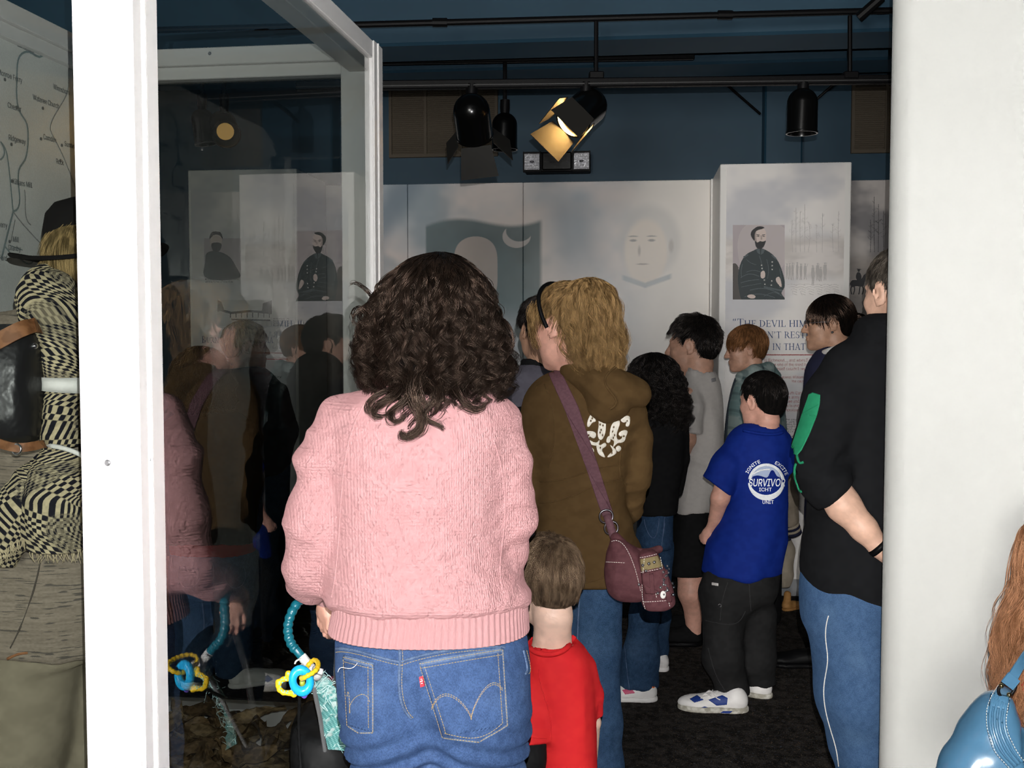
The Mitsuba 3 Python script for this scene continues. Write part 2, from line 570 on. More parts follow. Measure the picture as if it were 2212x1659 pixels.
# louvred vents
def vent(x0, x1, y0, y1, label, cols):
    k = thing('wall_vent', label, 'vent')
    X0, X1, Z0, Z1 = WX(x0, WALL_Y, 260), WX(x1, WALL_Y, 260), WZ(y1, WALL_Y, (x0 + x1) / 2), WZ(y0, WALL_Y, (x0 + x1) / 2)
    fr = [box(X0, X1, WALL_Y - .03, WALL_Y, Z1 - .02, Z1), box(X0, X1, WALL_Y - .03, WALL_Y, Z0, Z0 + .02)]
    fr += [box(x - .009, x + .009, WALL_Y - .03, WALL_Y, Z0 + .018, Z1 - .018) for x in np.linspace(X0 + .009, X1 - .009, cols + 1)]
    obj('frame', turned(cat(fr), ROOM), 'vent_tan', k)
    obj('backing', rb(X0 + .01, X1 - .01, WALL_Y - .006, WALL_Y, Z0 + .01, Z1 - .01), 'vent_dark', k)
    sl = []
    for z in np.arange(Z0 + .026, Z1 - .026, .0125):
        b = box(X0 + .014, X1 - .014, -.0015, .0015, -.007, .007)
        b.apply_transform(trimesh.transformations.rotation_matrix(math.radians(35), [1, 0, 0]))
        b.apply_translation((0, WALL_Y - .014, z)); sl.append(b)
    obj('slats', turned(cat(sl), ROOM), 'vent_tan', k, kind='stuff')


pr('vent_tan', (.085, .070, .052), .7, .2)
pr('vent_dark', (.05, .043, .036), .8, .1)
vent(842, 1076, 186, 340, 'wide tan louvred vent on the blue wall above the mural', 3)
vent(1838, 1990, 178, 331, 'tan louvred vent at the far right, beside the pillar', 2)


# ------------------------------------------------------------------ the mural and the exhibit columns
MU = .00292                                     # metres per unit of the mural's own grid


def mural(p, n, uv):
    u = 1106 + (room_x(p) - WX(1106, WALL_Y)) / MU
    v = 708 - (p.z - WZ(708, WALL_Y)) / MU
    cl = fbm(u * .006, v * .007, 4.0, 4)
    c2 = fbm(u * .011 + 9, v * .012, 8.0, 3)
    c = mix([.47, .50, .53], [.72, .63, .59], smoothstep(.3, .68, cl))
    c = mix(c, [.20, .28, .33], smoothstep(.45, .75, c2) * .6 * smoothstep(1270, 1160, u))
    c = mix(c, [.20, .27, .33], .75 * smoothstep(90, 10, dr.abs(u - 1235 + (v - 470) * -.15)) * smoothstep(700, 500, v) * smoothstep(380, 480, v))
    c = mix(c, [.16, .22, .28], .7 * smoothstep(60, 5, dr.abs(u - 850 + .7 * (v - 440))) * smoothstep(620, 520, v))
    # the blurred dark flag with a pale oval and a crescent
    top = 492 - 14 * dr.sin((u - 900) * .021) - .09 * (u - 920)
    w = 4 + 4 * smoothstep(1140, 1175, u)
    flag = smoothstep(-5, 7, v - top) * smoothstep(916, 922, u) * smoothstep(1176, 1164, u) * smoothstep(700, 650, v)
    tone = mix([.055, .098, .108], [.13, .20, .22], smoothstep(.3, .8, c2) * .6 + smoothstep(560, 680, v) * .5)
    c = mix(c, tone, flag * .93)
    e = dr.sqrt(dr.square((u - 1028) / 48.0) + dr.square(dr.square((v - 585) / 74.0)))
    c = mix(c, mix([.50, .42, .37], [.44, .38, .37], cl), smoothstep(1.02, .97, e))
    m1 = dr.sqrt(dr.square((u - 1117) / 31.0) + dr.square((v - 512) / 25.0))
    m2 = dr.sqrt(dr.square((u - 1123) / 29.0) + dr.square((v - 499) / 24.0))
    c = mix(c, [.52, .47, .45], smoothstep(1.02, .95, m1) * smoothstep(.95, 1.04, m2) * smoothstep(488, 496, v))
    # a faint elderly man's portrait
    c = mix(c, [.80, .755, .70], smoothstep(1310, 1420, u + 40 * (cl - .5)))
    hair = dr.sqrt(dr.square((u - 1400) / 70.0) + dr.square((v - 525) / 82.0))
    c = mix(c, [.56, .545, .53], .5 * smoothstep(1.08, .75, hair) * (.6 + .8 * c2))
    face = dr.sqrt(dr.square((u - 1393) / 48.0) + dr.square((v - 548) / 74.0))
    c = mix(c, [.77, .69, .61], smoothstep(1.08, .80, face))
    for ex in (1366, 1405):
        c = mix(c, [.22, .22, .22], .75 * smoothstep(1.0, .3, dr.sqrt(dr.square((u - ex) / 11.0) + dr.square((v - 523) / 4.0))))
        c = mix(c, [.30, .29, .28], .7 * smoothstep(1.0, .3, dr.sqrt(dr.square((u - ex) / 15.0) + dr.square((v - 514 - .05 * dr.abs(u - ex)) / 2.6))))
    c = mix(c, [.36, .32, .29], .6 * smoothstep(1.0, .2, dr.sqrt(dr.square((u - 1379) / 5.0) + dr.square((v - 545) / 16.0))))
    c = mix(c, [.25, .21, .19], .7 * smoothstep(1.0, .3, dr.sqrt(dr.square((u - 1386) / 18.0) + dr.square((v - 573) / 2.4))))
    c = mix(c, [.40, .36, .33], .5 * smoothstep(1.0, .3, dr.sqrt(dr.square((u - 1446) / 8.0) + dr.square((v - 535) / 20.0))))
    tie = smoothstep(8, 3, dr.abs(v - 612 + .35 * dr.abs(u - 1392) - 6)) * smoothstep(56, 46, dr.abs(u - 1395))
    c = mix(c, [.36, .41, .44], .75 * tie)
    return c


scene['mural_print'] = {'type': 'twosided', 'bsdf': {'type': 'principled', 'base_color': proc(mural), 'roughness': .33, 'specular': .32}}
zt = WZ(393, WALL_Y - .03)
mk = thing('mural_panel', 'large pale printed mural with blurred flag, crescent and faint portrait on rear wall', 'mural')
xs = [WX(px, WALL_Y - .03, 395) for px in (632, 880, 1130, 1535)]
for a, b in zip(xs[:-1], xs[1:]):
    obj('panel', rb(a + .0012, b - .0012, WALL_Y - .03, WALL_Y - .004, .02, zt, bevel=.003), 'mural_print', mk)
obj('edge_strip', rb(xs[-1], xs[-1] + .02, WALL_Y - .045, WALL_Y - .004, .02, zt + .003, bevel=.004), 'white_lam', mk)
obj('edge_strip', rb(xs[0] - .02, xs[0], WALL_Y - .045, WALL_Y - .004, .02, zt + .003, bevel=.004), 'white_lam', mk)


def battle(p, n, uv):
    """A washed-out sketch of a wintry field: clouds, ridge and ground in grey wash."""
    x, z = room_x(p), p.z
    cl = fbm(x * 3.0, z * 4.2, 2.0, 4)
    c = mix([.58, .575, .60], [.82, .785, .755], smoothstep(.30, .64, cl))
    gr = fbm(x * 5.0, z * 14.0, 5.0, 4)
    band = smoothstep(1.76, 1.84, z) * smoothstep(2.05, 1.98, z)
    c = mix(c, mix([.58, .53, .49], [.76, .70, .655], smoothstep(.35, .65, gr)), band * .8)
    return c


scene['battle_print'] = {'type': 'twosided', 'bsdf': {'type': 'principled', 'base_color': proc(battle), 'roughness': .4, 'specular': .4}}


def battle_dark(p, n, uv):
    x, z = room_x(p), p.z
    cl = fbm(x * 4.0, z * 6.0, 3.0, 4)
    c = mix([.22, .21, .215], [.52, .48, .455], smoothstep(.3, .65, cl))
    gr = fbm(x * 9.0, z * 22.0, 5.0, 4)
    return mix(c, mix([.12, .11, .10], [.36, .31, .27], gr), smoothstep(2.0, 1.9, z) * .7)


scene['battle_dark_print'] = {'type': 'twosided', 'bsdf': {'type': 'principled', 'base_color': proc(battle_dark), 'roughness': .4, 'specular': .4}}
INKS = {'photo_glow': (.56, .50, .50), 'photo_shade': (.42, .34, .31), 'ink_orange': (.50, .13, .03), 'ink_blue': (.045, .075, .19), 'ink_red': (.33, .055, .05), 'ink_black': (.03, .03, .032), 'ink_grey': (.20, .195, .20), 'ink_pale': (.50, .475, .46),
        'photo_sky': (.50, .44, .455), 'photo_coat': (.028, .042, .047), 'photo_fold': (.085, .11, .12), 'photo_skin': (.70, .58, .53), 'photo_hair': (.025, .025, .028), 'photo_white': (.62, .60, .58), 'photo_chair': (.09, .08, .075)}
for kk, vv in INKS.items():
    pr(kk, vv, .5, .3)


def wall_print(name, polys, Y, bsdf, parent, lift, label=None, kind=None, grp=None):
    """Flat print: outlines in photograph pixels laid on the upright plane at room depth Y."""
    V, F, o = [], [], 0
    for g in polys:
        v, f = flat(g)
        X, Z = wall_xz(v[:, 0], v[:, 1], Y)
        V.append(np.stack([X, np.full(len(X), Y - lift), Z], -1)); F.append(f[:, ::-1] + o); o += len(v)
    m = turned(trimesh.Trimesh(np.vstack(V), np.vstack(F), process=False), ROOM)
    return obj(name, m, bsdf, parent, smooth=False, label=label, kind=kind)


PL = sg.Polygon


def blob(cx, cy, rx, ry, n=20):
    a = np.arange(n) * 2 * np.pi / n
    return PL(np.c_[cx + rx * np.cos(a), cy + ry * np.sin(a)])


def curve(pts, n=60):
    return PL(spline(pts, n, closed=True)).buffer(0)


def line(pts, w):
    return sg.LineString(pts).buffer(w / 2, cap_style='flat')


# serif capitals drawn from stems, hairlines and serifs on a grid 0..10 high
def _seg(a, b, w): return sg.LineString([a, b]).buffer(w / 2, cap_style='flat')
def _ser(x, y, w=3.2): return sg.box(x - w / 2, y - .28, x + w / 2, y + .28)
def _arc(cx, cy, rx, ry, a0, a1, w0, w1, n=16):
    a = np.radians(np.linspace(a0, a1, n))
    k = np.linspace(0, 1, n)
    w = w0 + (w1 - w0) * np.sin(np.pi * k)
    o = np.c_[cx + rx * np.cos(a), cy + ry * np.sin(a)]
    i = np.c_[cx + (rx - w) * np.cos(a), cy + (ry - w * .55) * np.sin(a)]
    return PL(np.vstack([o, i[::-1]])).buffer(0)


def glyph(ch):
    S, H = 1.35, .6
    st = lambda x, y0=0, y1=10: [_seg((x, y0), (x, y1), S), _ser(x, y0 + .28), _ser(x, y1 - .28)]
    G = {'T': (8, [_seg((4, 0), (4, 10), S), _ser(4, .28), _seg((.4, 9.7), (7.6, 9.7), H), _seg((.6, 8), (.6, 10), .5), _seg((7.4, 8), (7.4, 10), .5)]),
         'F': (7.0, st(1.8) + [_seg((1.8, 5.2), (5.6, 5.2), H), _seg((1.8, 9.7), (6.6, 9.7), H), _seg((6.4, 8), (6.4, 10), .5), _seg((5.6, 4.2), (5.6, 6.2), .5)]),
         'H': (9.6, st(1.8) + st(7.8) + [_seg((1.8, 5.2), (7.8, 5.2), H)]),
         'E': (7.4, st(1.8) + [_seg((1.8, .3), (6.8, .3), H), _seg((1.8, 5.2), (5.6, 5.2), H), _seg((1.8, 9.7), (6.6, 9.7), H), _seg((6.7, 0), (6.7, 2.2), .5), _seg((6.4, 8), (6.4, 10), .5), _seg((5.6, 4.2), (5.6, 6.2), .5)]),
         'D': (9.2, st(1.8) + [_arc(2.5, 5, 6.2, 5, 90, -90, .6, 1.5)]),
         'V': (9.2, [_seg((1.3, 10), (4.7, 0), S), _seg((8, 10), (4.9, 0), H), _ser(1.4, 9.72), _ser(7.9, 9.72, 2.6)]),
         'I': (3.8, st(1.9)),
         'L': (7.2, st(1.8) + [_seg((1.8, .3), (6.6, .3), H), _seg((6.5, 0), (6.5, 2.3), .5)]),
         'M': (11.4, [_seg((1.8, 0), (2.0, 10), H), _ser(1.8, .28, 2.4), _ser(1.6, 9.72, 2.2), _seg((2.0, 10), (5.7, .4), S), _seg((9.4, 10), (5.7, .4), H), _seg((9.5, 0), (9.4, 10), S), _ser(9.5, .28), _ser(9.8, 9.72, 2.2)]),
         'S': (6.8, [_arc(3.4, 7.4, 2.7, 2.6, 25, 270, .6, 1.0), _arc(3.4, 2.7, 2.8, 2.7, 90, -155, .6, 1.4), _seg((5.9, 7.8), (5.9, 9.8), .5), _seg((.8, .3), (.8, 2.4), .5), _seg((3.0, 5.15), (3.9, 4.95), 1.1)]),
         'N': (10, [_seg((1.9, 0), (1.9, 10), H), _ser(1.9, .28, 2.6), _seg((1.6, 10), (8.0, .2), S), _seg((8.1, 0), (8.1, 10), H), _ser(8.1, 9.72, 2.6), _ser(1.3, 9.72, 1.4)]),
         'R': (8.8, st(1.8) + [_arc(2.5, 7.4, 4.0, 2.6, 90, -90, .6, 1.4), _seg((4.0, 5.0), (7.8, .2), S), _ser(8.0, .28, 1.8)]),
         'B': (8, st(1.8) + [_arc(2.5, 7.5, 3.9, 2.5, 90, -90, .6, 1.3), _arc(2.5, 2.6, 4.6, 2.6, 90, -90, .6, 1.5)]),
         'A': (9.4, [_seg((4.5, 10), (1.3, 0), H), _seg((4.5, 10), (7.9, 0), S), _seg((2.6, 3.4), (6.8, 3.4), H), _ser(1.3, .28, 2.6), _ser(7.9, .28, 3.0)]),
         'U': (9.4, [_seg((1.9, 3.5), (1.9, 10), S), _ser(1.9, 9.72), _seg((7.5, 3.5), (7.5, 10), H), _ser(7.5, 9.72, 2.4), _arc(4.55, 3.6, 3.3, 3.6, 180, 360, 1.0, 1.0)]),
         'O': (9.8, [_arc(4.9, 5, 4.2, 5, 90, 270, .6, 1.5), _arc(4.9, 5, 4.2, 5, 270, 450, .6, 1.5)]),
         'C': (8.6, [_arc(4.9, 5, 4.2, 5, 45, 315, .6, 1.6), _seg((7.7, 7.3), (7.7, 9.8), .5)]),
         'Y': (8.8, [_seg((1.2, 10), (4.4, 4.6), S), _seg((7.6, 10), (4.4, 4.6), H), _seg((4.4, 0), (4.4, 5), S), _ser(4.4, .28), _ser(1.3, 9.72, 2.6), _ser(7.5, 9.72, 2.4)]),
         'G': (9.4, [_arc(4.9, 5, 4.2, 5, 45, 330, .6, 1.6), _seg((7.9, .6), (7.9, 4.6), S), _ser(7.9, 4.4, 2.4)]),
         "'": (2.6, [_seg((1.3, 10), (.8, 7.4), .9)]), '"': (5.2, [_seg((1.0, 7.5), (1.6, 10), .9), _seg((3.2, 7.5), (3.8, 10), .9)]), ' ': (3.6, [])}
    w, s = G[ch]
    return w + .5, shapely.union_all(s) if s else None


def serif(text, x, y, cap, width=None, small=.8, big=()):
    """Small-caps lettering as polygons in pixels; (x, y) the left end of the baseline; letters at indexes in big are taller."""
    out, cur = [], 0.0
    for i, ch in enumerate(text):
        w, g = glyph(ch)
        k = cap / 10 * (1 if i in big else small)
        if g is not None:
            out.append(affinity.affine_transform(g, [k, 0, 0, -k, cur, 0]))
        cur += w * k
    sx = (width / cur) if width else 1.0
    return [affinity.affine_transform(g, [sx, 0, 0, 1, x, y]) for g in out]


def sans(text, x, y, cap, width, bold=False):
    """Body text as flat triangles in pixels."""
    m = meshkit.text_mesh(text, cap, .1, bold)
    v, f = m.vertices, m.faces
    up = m.face_normals[:, 2] > .5
    f = f[up]
    sx = width / (v[:, 0].max() - v[:, 0].min())
    return np.c_[x + v[:, 0] * sx, y - v[:, 1]], f


def text_print(name, rows, Y, bsdf, parent, lift=.0012):
    V, F, o = [], [], 0
    for r in rows:
        v, f = sans(*r)
        X, Z = wall_xz(v[:, 0], v[:, 1], Y)
        V.append(np.stack([X, np.full(len(X), Y - lift), Z], -1)); F.append(f + o); o += len(v)
    return obj(name, turned(trimesh.Trimesh(np.vstack(V), np.vstack(F), process=False), ROOM), bsdf, parent, smooth=False)


def exhibit_column(x0, x1, depth, label, border=14):
    k = thing('exhibit_column', label, 'exhibit panel')
    X0, X1 = WX(x0, FACE_Y, 360), WX(x1, FACE_Y, 360)
    Z = WZ(352 if x0 > 1000 else 366, FACE_Y, (x0 + x1) / 2)
    obj('body', rb(X0, X1, FACE_Y + .004, FACE_Y + depth, .1, Z, bevel=.004), 'white_lam', k)
    obj('plinth', rb(X0 + .03, X1 - .03, FACE_Y + .03, FACE_Y + depth, 0, .11), 'grey_base', k)
    a, b = WX(x0 + border, FACE_Y, 360), WX(x1 - border, FACE_Y, 360)
    obj('printed_sheet', rb(a, b, FACE_Y, FACE_Y + .006, .14, Z - .004), 'battle_print', k)
    return k


QC = exhibit_column(1556, 1840, .605, 'tall pale column panel with an officer portrait and a blue quotation')
# officer's photograph on the column
pk = fresh('portrait_photo', QC)
wall_print('x', [sg.box(1583, 486, 1695, 647)], FACE_Y, 'photo_sky', None, .0010); scene[pk] = scene.pop('x'); USED.discard('x')
wp = lambda nm, polys, m, l: wall_print(nm, polys, FACE_Y, m, pk, l)
FR = sg.box(1583, 486, 1695, 647)
wq = lambda nm, polys, m, l: wp(nm, [g for q in polys for g in getattr(q.intersection(FR), 'geoms', [q.intersection(FR)]) if g.area > .5], m, l)
wq('backdrop_print', [curve([(1600, 500), (1650, 478), (1700, 500), (1700, 560), (1660, 600), (1610, 590)])], 'photo_glow', .0012)
wq('chair_print', [curve([(1580, 572), (1592, 572), (1597, 600), (1604, 640), (1600, 650), (1580, 650)])] + [line([(1583, 580 + 6 * k_), (1596 + k_ * .6, 577 + 6 * k_)], 1.2) for k_ in range(11)], 'photo_chair', .0013)
wq('coat_print', [curve([(1628, 541), (1640, 536), (1656, 541), (1668, 549), (1681, 565), (1692, 594), (1694, 622), (1688, 634), (1698, 650), (1640, 656), (1604, 650), (1597, 630), (1594, 606), (1597, 578), (1604, 560), (1614, 548)])], 'photo_coat', .0014)
wq('coat_fold_print', [line(spline(a, 14), w) for a, w in [([(1600, 600), (1618, 592), (1640, 597)], 1.6), ([(1600, 611), (1620, 606), (1640, 604)], 1.8), ([(1601, 620), (1622, 616), (1644, 612)], 1.3), ([(1620, 627), (1650, 623), (1684, 634)], 2.0), ([(1608, 641), (1640, 635), (1674, 643)], 1.6), ([(1604, 570), (1601, 584), (1602, 600)], 1.6), ([(1684, 580), (1687, 600), (1684, 622)], 1.6), ([(1656, 560), (1660, 580), (1658, 602)], 1.2), ([(1640, 552), (1646, 572), (1650, 602)], 1.2), ([(1612, 560), (1622, 568), (1634, 572)], 1.2), ([(1612, 588), (1628, 584), (1644, 588)], 1.2), ([(1650, 640), (1672, 632), (1690, 640)], 1.4)]] + [line([(1606, 556), (1616, 550)], 3.4), line([(1667, 551), (1676, 559)], 3.4)], 'photo_fold', .0016)
wq('lapel_print', [PL([(1633, 539), (1641, 536), (1642, 550), (1636, 546)]), PL([(1652, 540), (1645, 537), (1643, 551), (1649, 547)])], 'photo_fold', .0017)
wq('face_print', [curve([(1628, 506), (1631, 496), (1642, 492), (1652, 496), (1655, 507), (1654, 520), (1648, 532), (1638, 534), (1631, 524)])], 'photo_skin', .0016)
wq('face_shade_print', [curve([(1629, 506), (1633, 500), (1634, 516), (1637, 530), (1632, 524)]), PL([(1643, 508), (1645, 509), (1647, 517), (1643, 518)]), line([(1634, 511), (1641, 511)], 2.0), line([(1646, 511), (1653, 511)], 2.0)], 'photo_shade', .0017)
wq('hair_print', [curve([(1625, 515), (1622, 503), (1629, 494), (1641, 489), (1651, 492), (1641, 496), (1633, 500), (1630, 510), (1630, 520)]), curve([(1631, 520), (1636, 524), (1641, 521), (1648, 522), (1654, 520), (1651, 530), (1645, 537), (1637, 537), (1632, 530)]),
                  line([(1634, 507.4), (1641, 508)], 1.5), line([(1646, 508), (1652.5, 507.4)], 1.5), line([(1636, 510.4), (1639.5, 510.4)], 1.2), line([(1647.5, 510.4), (1651, 510.4)], 1.2)], 'photo_hair', .0018)
wq('hand_print', [curve([(1644, 588), (1650, 585), (1653, 592), (1651, 600), (1645, 601)]), curve([(1676, 602), (1682, 598), (1687, 608), (1688, 620), (1680, 613)]), curve([(1614, 640), (1624, 636), (1632, 641), (1626, 645)])], 'photo_skin', .0018)
wq('belt_print', [PL([(1650, 618), (1690, 626), (1690, 630), (1650, 622)])], 'photo_fold', .0017)
wq('button_print', [blob(x, y, 1.5, 1.5, 10) for x, y in [(1645, 573), (1646, 580), (1668, 566), (1668, 574), (1668, 582), (1651, 605), (1667, 607), (1652, 614), (1666, 616)]], 'photo_white', .0018)
# quotation, rule and running text
tx = [serif('"THE DEVIL HIMSELF', 1582, 706, 17.5, 206, .82, (0, 1)), serif("COULDN'T RESTRAIN", 1592, 730.5, 17, 196, .84, ()), serif('MY MEN IN THAT STATE', 1592, 756, 17, 208, .84, ())]
wall_print('quotation', sum(tx, []), FACE_Y, 'ink_blue', QC, .0012)
wall_print('rule', [sg.box(1582, 765.4, 1818, 767.6)], FACE_Y, 'ink_red', QC, .0012)
text_print('red_text', [('"I shall march to Richmond.... and when I go through', 1598, 781.5, 6.6, 186), ('South Carolina it will be one of the most horrible things', 1592, 790.5, 6.6, 196), ('in the world. The devil himself couldn\u2019t restrain my men', 1590, 799.6, 6.6, 194),
                        ('General William T. Sherman, before', 1684, 817.5, 5.8, 116), ('the campaign', 1710, 826, 5.6, 44)], FACE_Y, 'ink_red', QC)
text_print('lead_text', [('Sherman had entered South Carolina in', 1614, 852, 6.6, 142), ('January. The man and his army set out', 1614, 861, 6.6, 140), ('to reach Robert E. Lee and as they', 1634, 870, 6.6, 120), ('went they burned towns to end the war', 1620, 879.5, 6.6, 134), ('and to demoralize the people', 1664, 888.5, 6.4, 96)], FACE_Y, 'ink_red', QC)
BL = ['and entrance to the city that day', 'several railroad lines were taken up', 'the regiments that came through', 'of theirs, leaving nothing behind', 'North and Charleston roads', 'Congaree Creek']
text_print('body_text', [(t, 1640, 908 + 5.1 * i, 3.8, 110 - 7 * (i % 3)) for i, t in enumerate(BL)] + [(t, 1640, 944 + 5.1 * i, 3.8, 108 - 6 * (i % 3)) for i, t in enumerate(BL[::-1])], FACE_Y, 'ink_black', QC)
wall_print('leaf_print', [curve([(1694, 1056), (1700, 1060), (1703, 1052), (1707, 1060), (1714, 1060), (1710, 1066), (1713, 1074), (1705, 1070), (1698, 1072), (1700, 1066)])], FACE_Y, 'ink_orange', QC, .0012)
# the sketched field behind the quotation: bare trees and a row of figures
def bare_tree(x, y, h, r, n=9):
    lean = r.uniform(-3, 3)
    t_ = spline([(x, y), (x + lean + r.uniform(-1, 1), y - h * .5), (x + lean * .4, y - h)], 10)
    g = [line(t_, .9)]
    for _ in range(n):
        t = r.uniform(.35, .98)
        L = r.uniform(3, 10) * (1.15 - t) + 2
        s = r.choice([-1, 1])
        bx = np.interp(t, np.linspace(0, 1, 10), t_[:, 0])
        g.append(line(spline([(bx, y - h * t), (bx + s * L * .5, y - h * t - L * r.uniform(.2, .6)), (bx + s * L, y - h * t - L * r.uniform(.5, 1.2))], 6), .5))
    return g


r_ = random.Random(3)
tr = []
for x, h in [(1712, 70), (1719, 96), (1729, 88), (1738, 104), (1746, 66), (1764, 60), (1776, 84), (1800, 62), (1812, 88)]:
    tr += bare_tree(x, 545, h, r_)
wall_print('tree_sketch', tr, FACE_Y, 'ink_pale', QC, .0011)


def little_man(x, y, h, k):
    w = 1 + .25 * math.sin(x * 3.1)
    q = [(x - 2.4 * w, y - h + 3.4), (x, y - h + 2.0), (x + 2.4 * w, y - h + 3.4), (x + 3.3 * w, y - h * .62), (x + 2.9 * w, y - h * .42), (x + 2.4, y - h * .2), (x + 2.6 + k * .3, y), (x + 1.0 + k * .3, y), (x + .3, y - h * .34), (x - .9, y), (x - 2.7, y), (x - 2.2, y - h * .3), (x - 3.0 * w, y - h * .45), (x - 3.2 * w, y - h * .7)]
    return [blob(x + .3 * k * .3, y - h, 1.5, 1.9, 8), line([(x - 2.4, y - h - .9), (x + 2.4, y - h - .9)], .8), PL(q).buffer(0), line([(x + 3, y - h * .7), (x + 3 + k, y - h * 1.05)], .7)]


mn = []
for x, y, h in [(1700, 603, 32), (1706, 604, 34), (1712, 605, 36), (1722, 604, 36), (1730, 605, 34), (1739, 604, 33), (1756, 615, 40), (1766, 606, 36), (1772, 608, 30), (1782, 606, 37)]:
    mn += little_man(x, y, h, r_.uniform(-3, 4))
wall_print('figure_sketch', mn, FACE_Y, 'ink_pale', QC, .0011)
wall_print('ground_sketch', [line(spline([(1700 + 9 * i + 4 * k, 616 + 5 * k + r_.uniform(-2, 2)), (1712 + 9 * i, 614 + 5 * k), (1722 + 9 * i, 617 + 5 * k)], 8), .7) for i in range(0, 11, 2) for k in range(5)], FACE_Y, 'ink_pale', QC, .0011)

# dim printed panel right of the column
k = thing('battle_panel', 'dusky printed panel of a battlefield right of the quotation column', 'exhibit panel')
X0, X1 = WX(1838, WALL_Y - .03, 400), WX(2110, WALL_Y - .03, 400)
obj('printed_sheet', rb(X0 - .02, X1, WALL_Y - .03, WALL_Y - .004, .02, WZ(389, WALL_Y - .03, 1880), bevel=.003), 'battle_dark_print', k)
tr = []
for x, h in [(1880, 70), (1889, 120), (1897, 104), (1909, 90)]:
    tr += bare_tree(x, 545, h, r_, 9)
wall_print('tree_sketch', tr, WALL_Y - .03, 'ink_black', k, .001)
hx, hy = 1852, 618
wall_print('horse_sketch', [curve([(hx - 15, hy - 4), (hx - 12, hy - 12), (hx - 2, hy - 13), (hx + 8, hy - 15), (hx + 14, hy - 24), (hx + 22, hy - 27), (hx + 28, hy - 20), (hx + 22, hy - 18), (hx + 16, hy - 8), (hx + 11, hy + 1), (hx - 2, hy), (hx - 11, hy + 2)]),
           curve([(hx - 14, hy - 8), (hx - 19, hy - 2), (hx - 19, hy + 8), (hx - 16, hy)])] + [line(spline([(hx + a, hy - 3), (hx + b, hy + 7), (hx + c, hy + 18)], 8), 2.4) for a, b, c in ((-11, -14, -12), (-8, -6, -9), (9, 13, 10), (6, 5, 3))] + [curve([(hx, hy - 12), (hx - 3, hy - 22), (hx + 1, hy - 30), (hx + 6, hy - 28), (hx + 9, hy - 18), (hx + 6, hy - 10)]), blob(hx + 3, hy - 34, 2.6, 3.4), line([(hx - 1, hy - 37), (hx + 8, hy - 36)], 1.6)], WALL_Y - .03, 'ink_black', k, .001)

# the second column, seen through the display case
BC = exhibit_column(405, 640, .60, 'pale column panel on a burned city, seen through the glass case', border=6)
pk2 = fresh('portrait_photo', BC)
wall_print('x', [sg.box(441, 515, 521, 600)], FACE_Y, 'photo_sky', None, .0010); scene[pk2] = scene.pop('x'); USED.discard('x')
wp = lambda nm, polys, m, l: wall_print(nm, polys, FACE_Y, m, pk2, l)
wp('coat_print', [curve([(446, 548), (460, 542), (478, 545), (496, 555), (508, 572), (518, 590), (518, 599), (444, 599), (443, 570)])], 'photo_coat', .0013)
wp('face_print', [curve([(455, 515), (460, 505), (470, 504), (478, 510), (479, 525), (473, 538), (463, 540), (456, 530)])], 'photo_skin', .0015)
wp('hair_print', [curve([(453, 516), (456, 504), (466, 500), (478, 504), (481, 516), (476, 510), (462, 508), (456, 514)]), curve([(457, 527), (466, 524), (478, 527), (474, 542), (462, 543)])], 'photo_hair', .0017)
wall_print('bridge_photo', [sg.box(469, 648, 587, 704)], FACE_Y, 'photo_white', BC, .001)
wall_print('bridge_print', [line([(470, 668), (500, 676), (540, 672), (587, 676)], 5), PL([(470, 648), (478, 652), (484, 668), (470, 674)]), PL([(568, 655), (587, 649), (587, 676), (566, 674)])] + [line([(x, 676), (x, 686)], 2) for x in range(498, 586, 12)] + [line([(500, 690), (584, 692)], 3)], FACE_Y, 'ink_black', BC, .0013)
wall_print('title', serif('BURNING OF COLUMBIA', 436, 741, 15, 155, .82, (0, 11)), FACE_Y, 'ink_blue', BC, .0012)
wall_print('rule', [sg.box(436, 775, 622, 777)], FACE_Y, 'ink_red', BC, .0012)
text_print('caption', [('the officer in command here', 443, 605, 4, 72), ('at the time of the fire', 443, 610.5, 4, 60)] + [('the river bridge in ruins', 590, 690 + 4.6 * i, 3.4, 34) for i in range(4)], FACE_Y, 'ink_black', BC)
text_print('body_text', [(BL[i % 6], 438, 816 + 7.2 * i, 5, 170 - 14 * (i % 3)) for i in range(10)], FACE_Y, 'ink_black', BC)

# ------------------------------------------------------------------ the white pillar at the right
def pillar_mesh():
    e0, e1 = at(1926, 0, 2.4), at(1896, 1659, 2.4)
    x0, y0 = float((e0[0] + e1[0]) / 2), 2.40
    R = .05
    a = math.radians(22)
    p = sg.box(0, 0, .75, .2).buffer(-R).buffer(R, quad_segs=10)
    m = extrude(p, 3.4)
    v = m.vertices
    m.vertices = np.c_[x0 + v[:, 0] * math.cos(a) + v[:, 1] * math.sin(a), y0 + v[:, 1] * math.cos(a) - v[:, 0] * math.sin(a), v[:, 2]]
    return m


pr('pillar_paint', two((.425, .428, .405), (.438, .441, .418), 5), .5, .3, bump=proc(lambda p, n, uv: noise(p.x * 700, p.y * 700, p.z * 700) * .0006), bump_scale=1.0)
struct('pillar', pillar_mesh(), 'pillar_paint', 'smooth white round-cornered pillar filling the right edge', smooth=40)

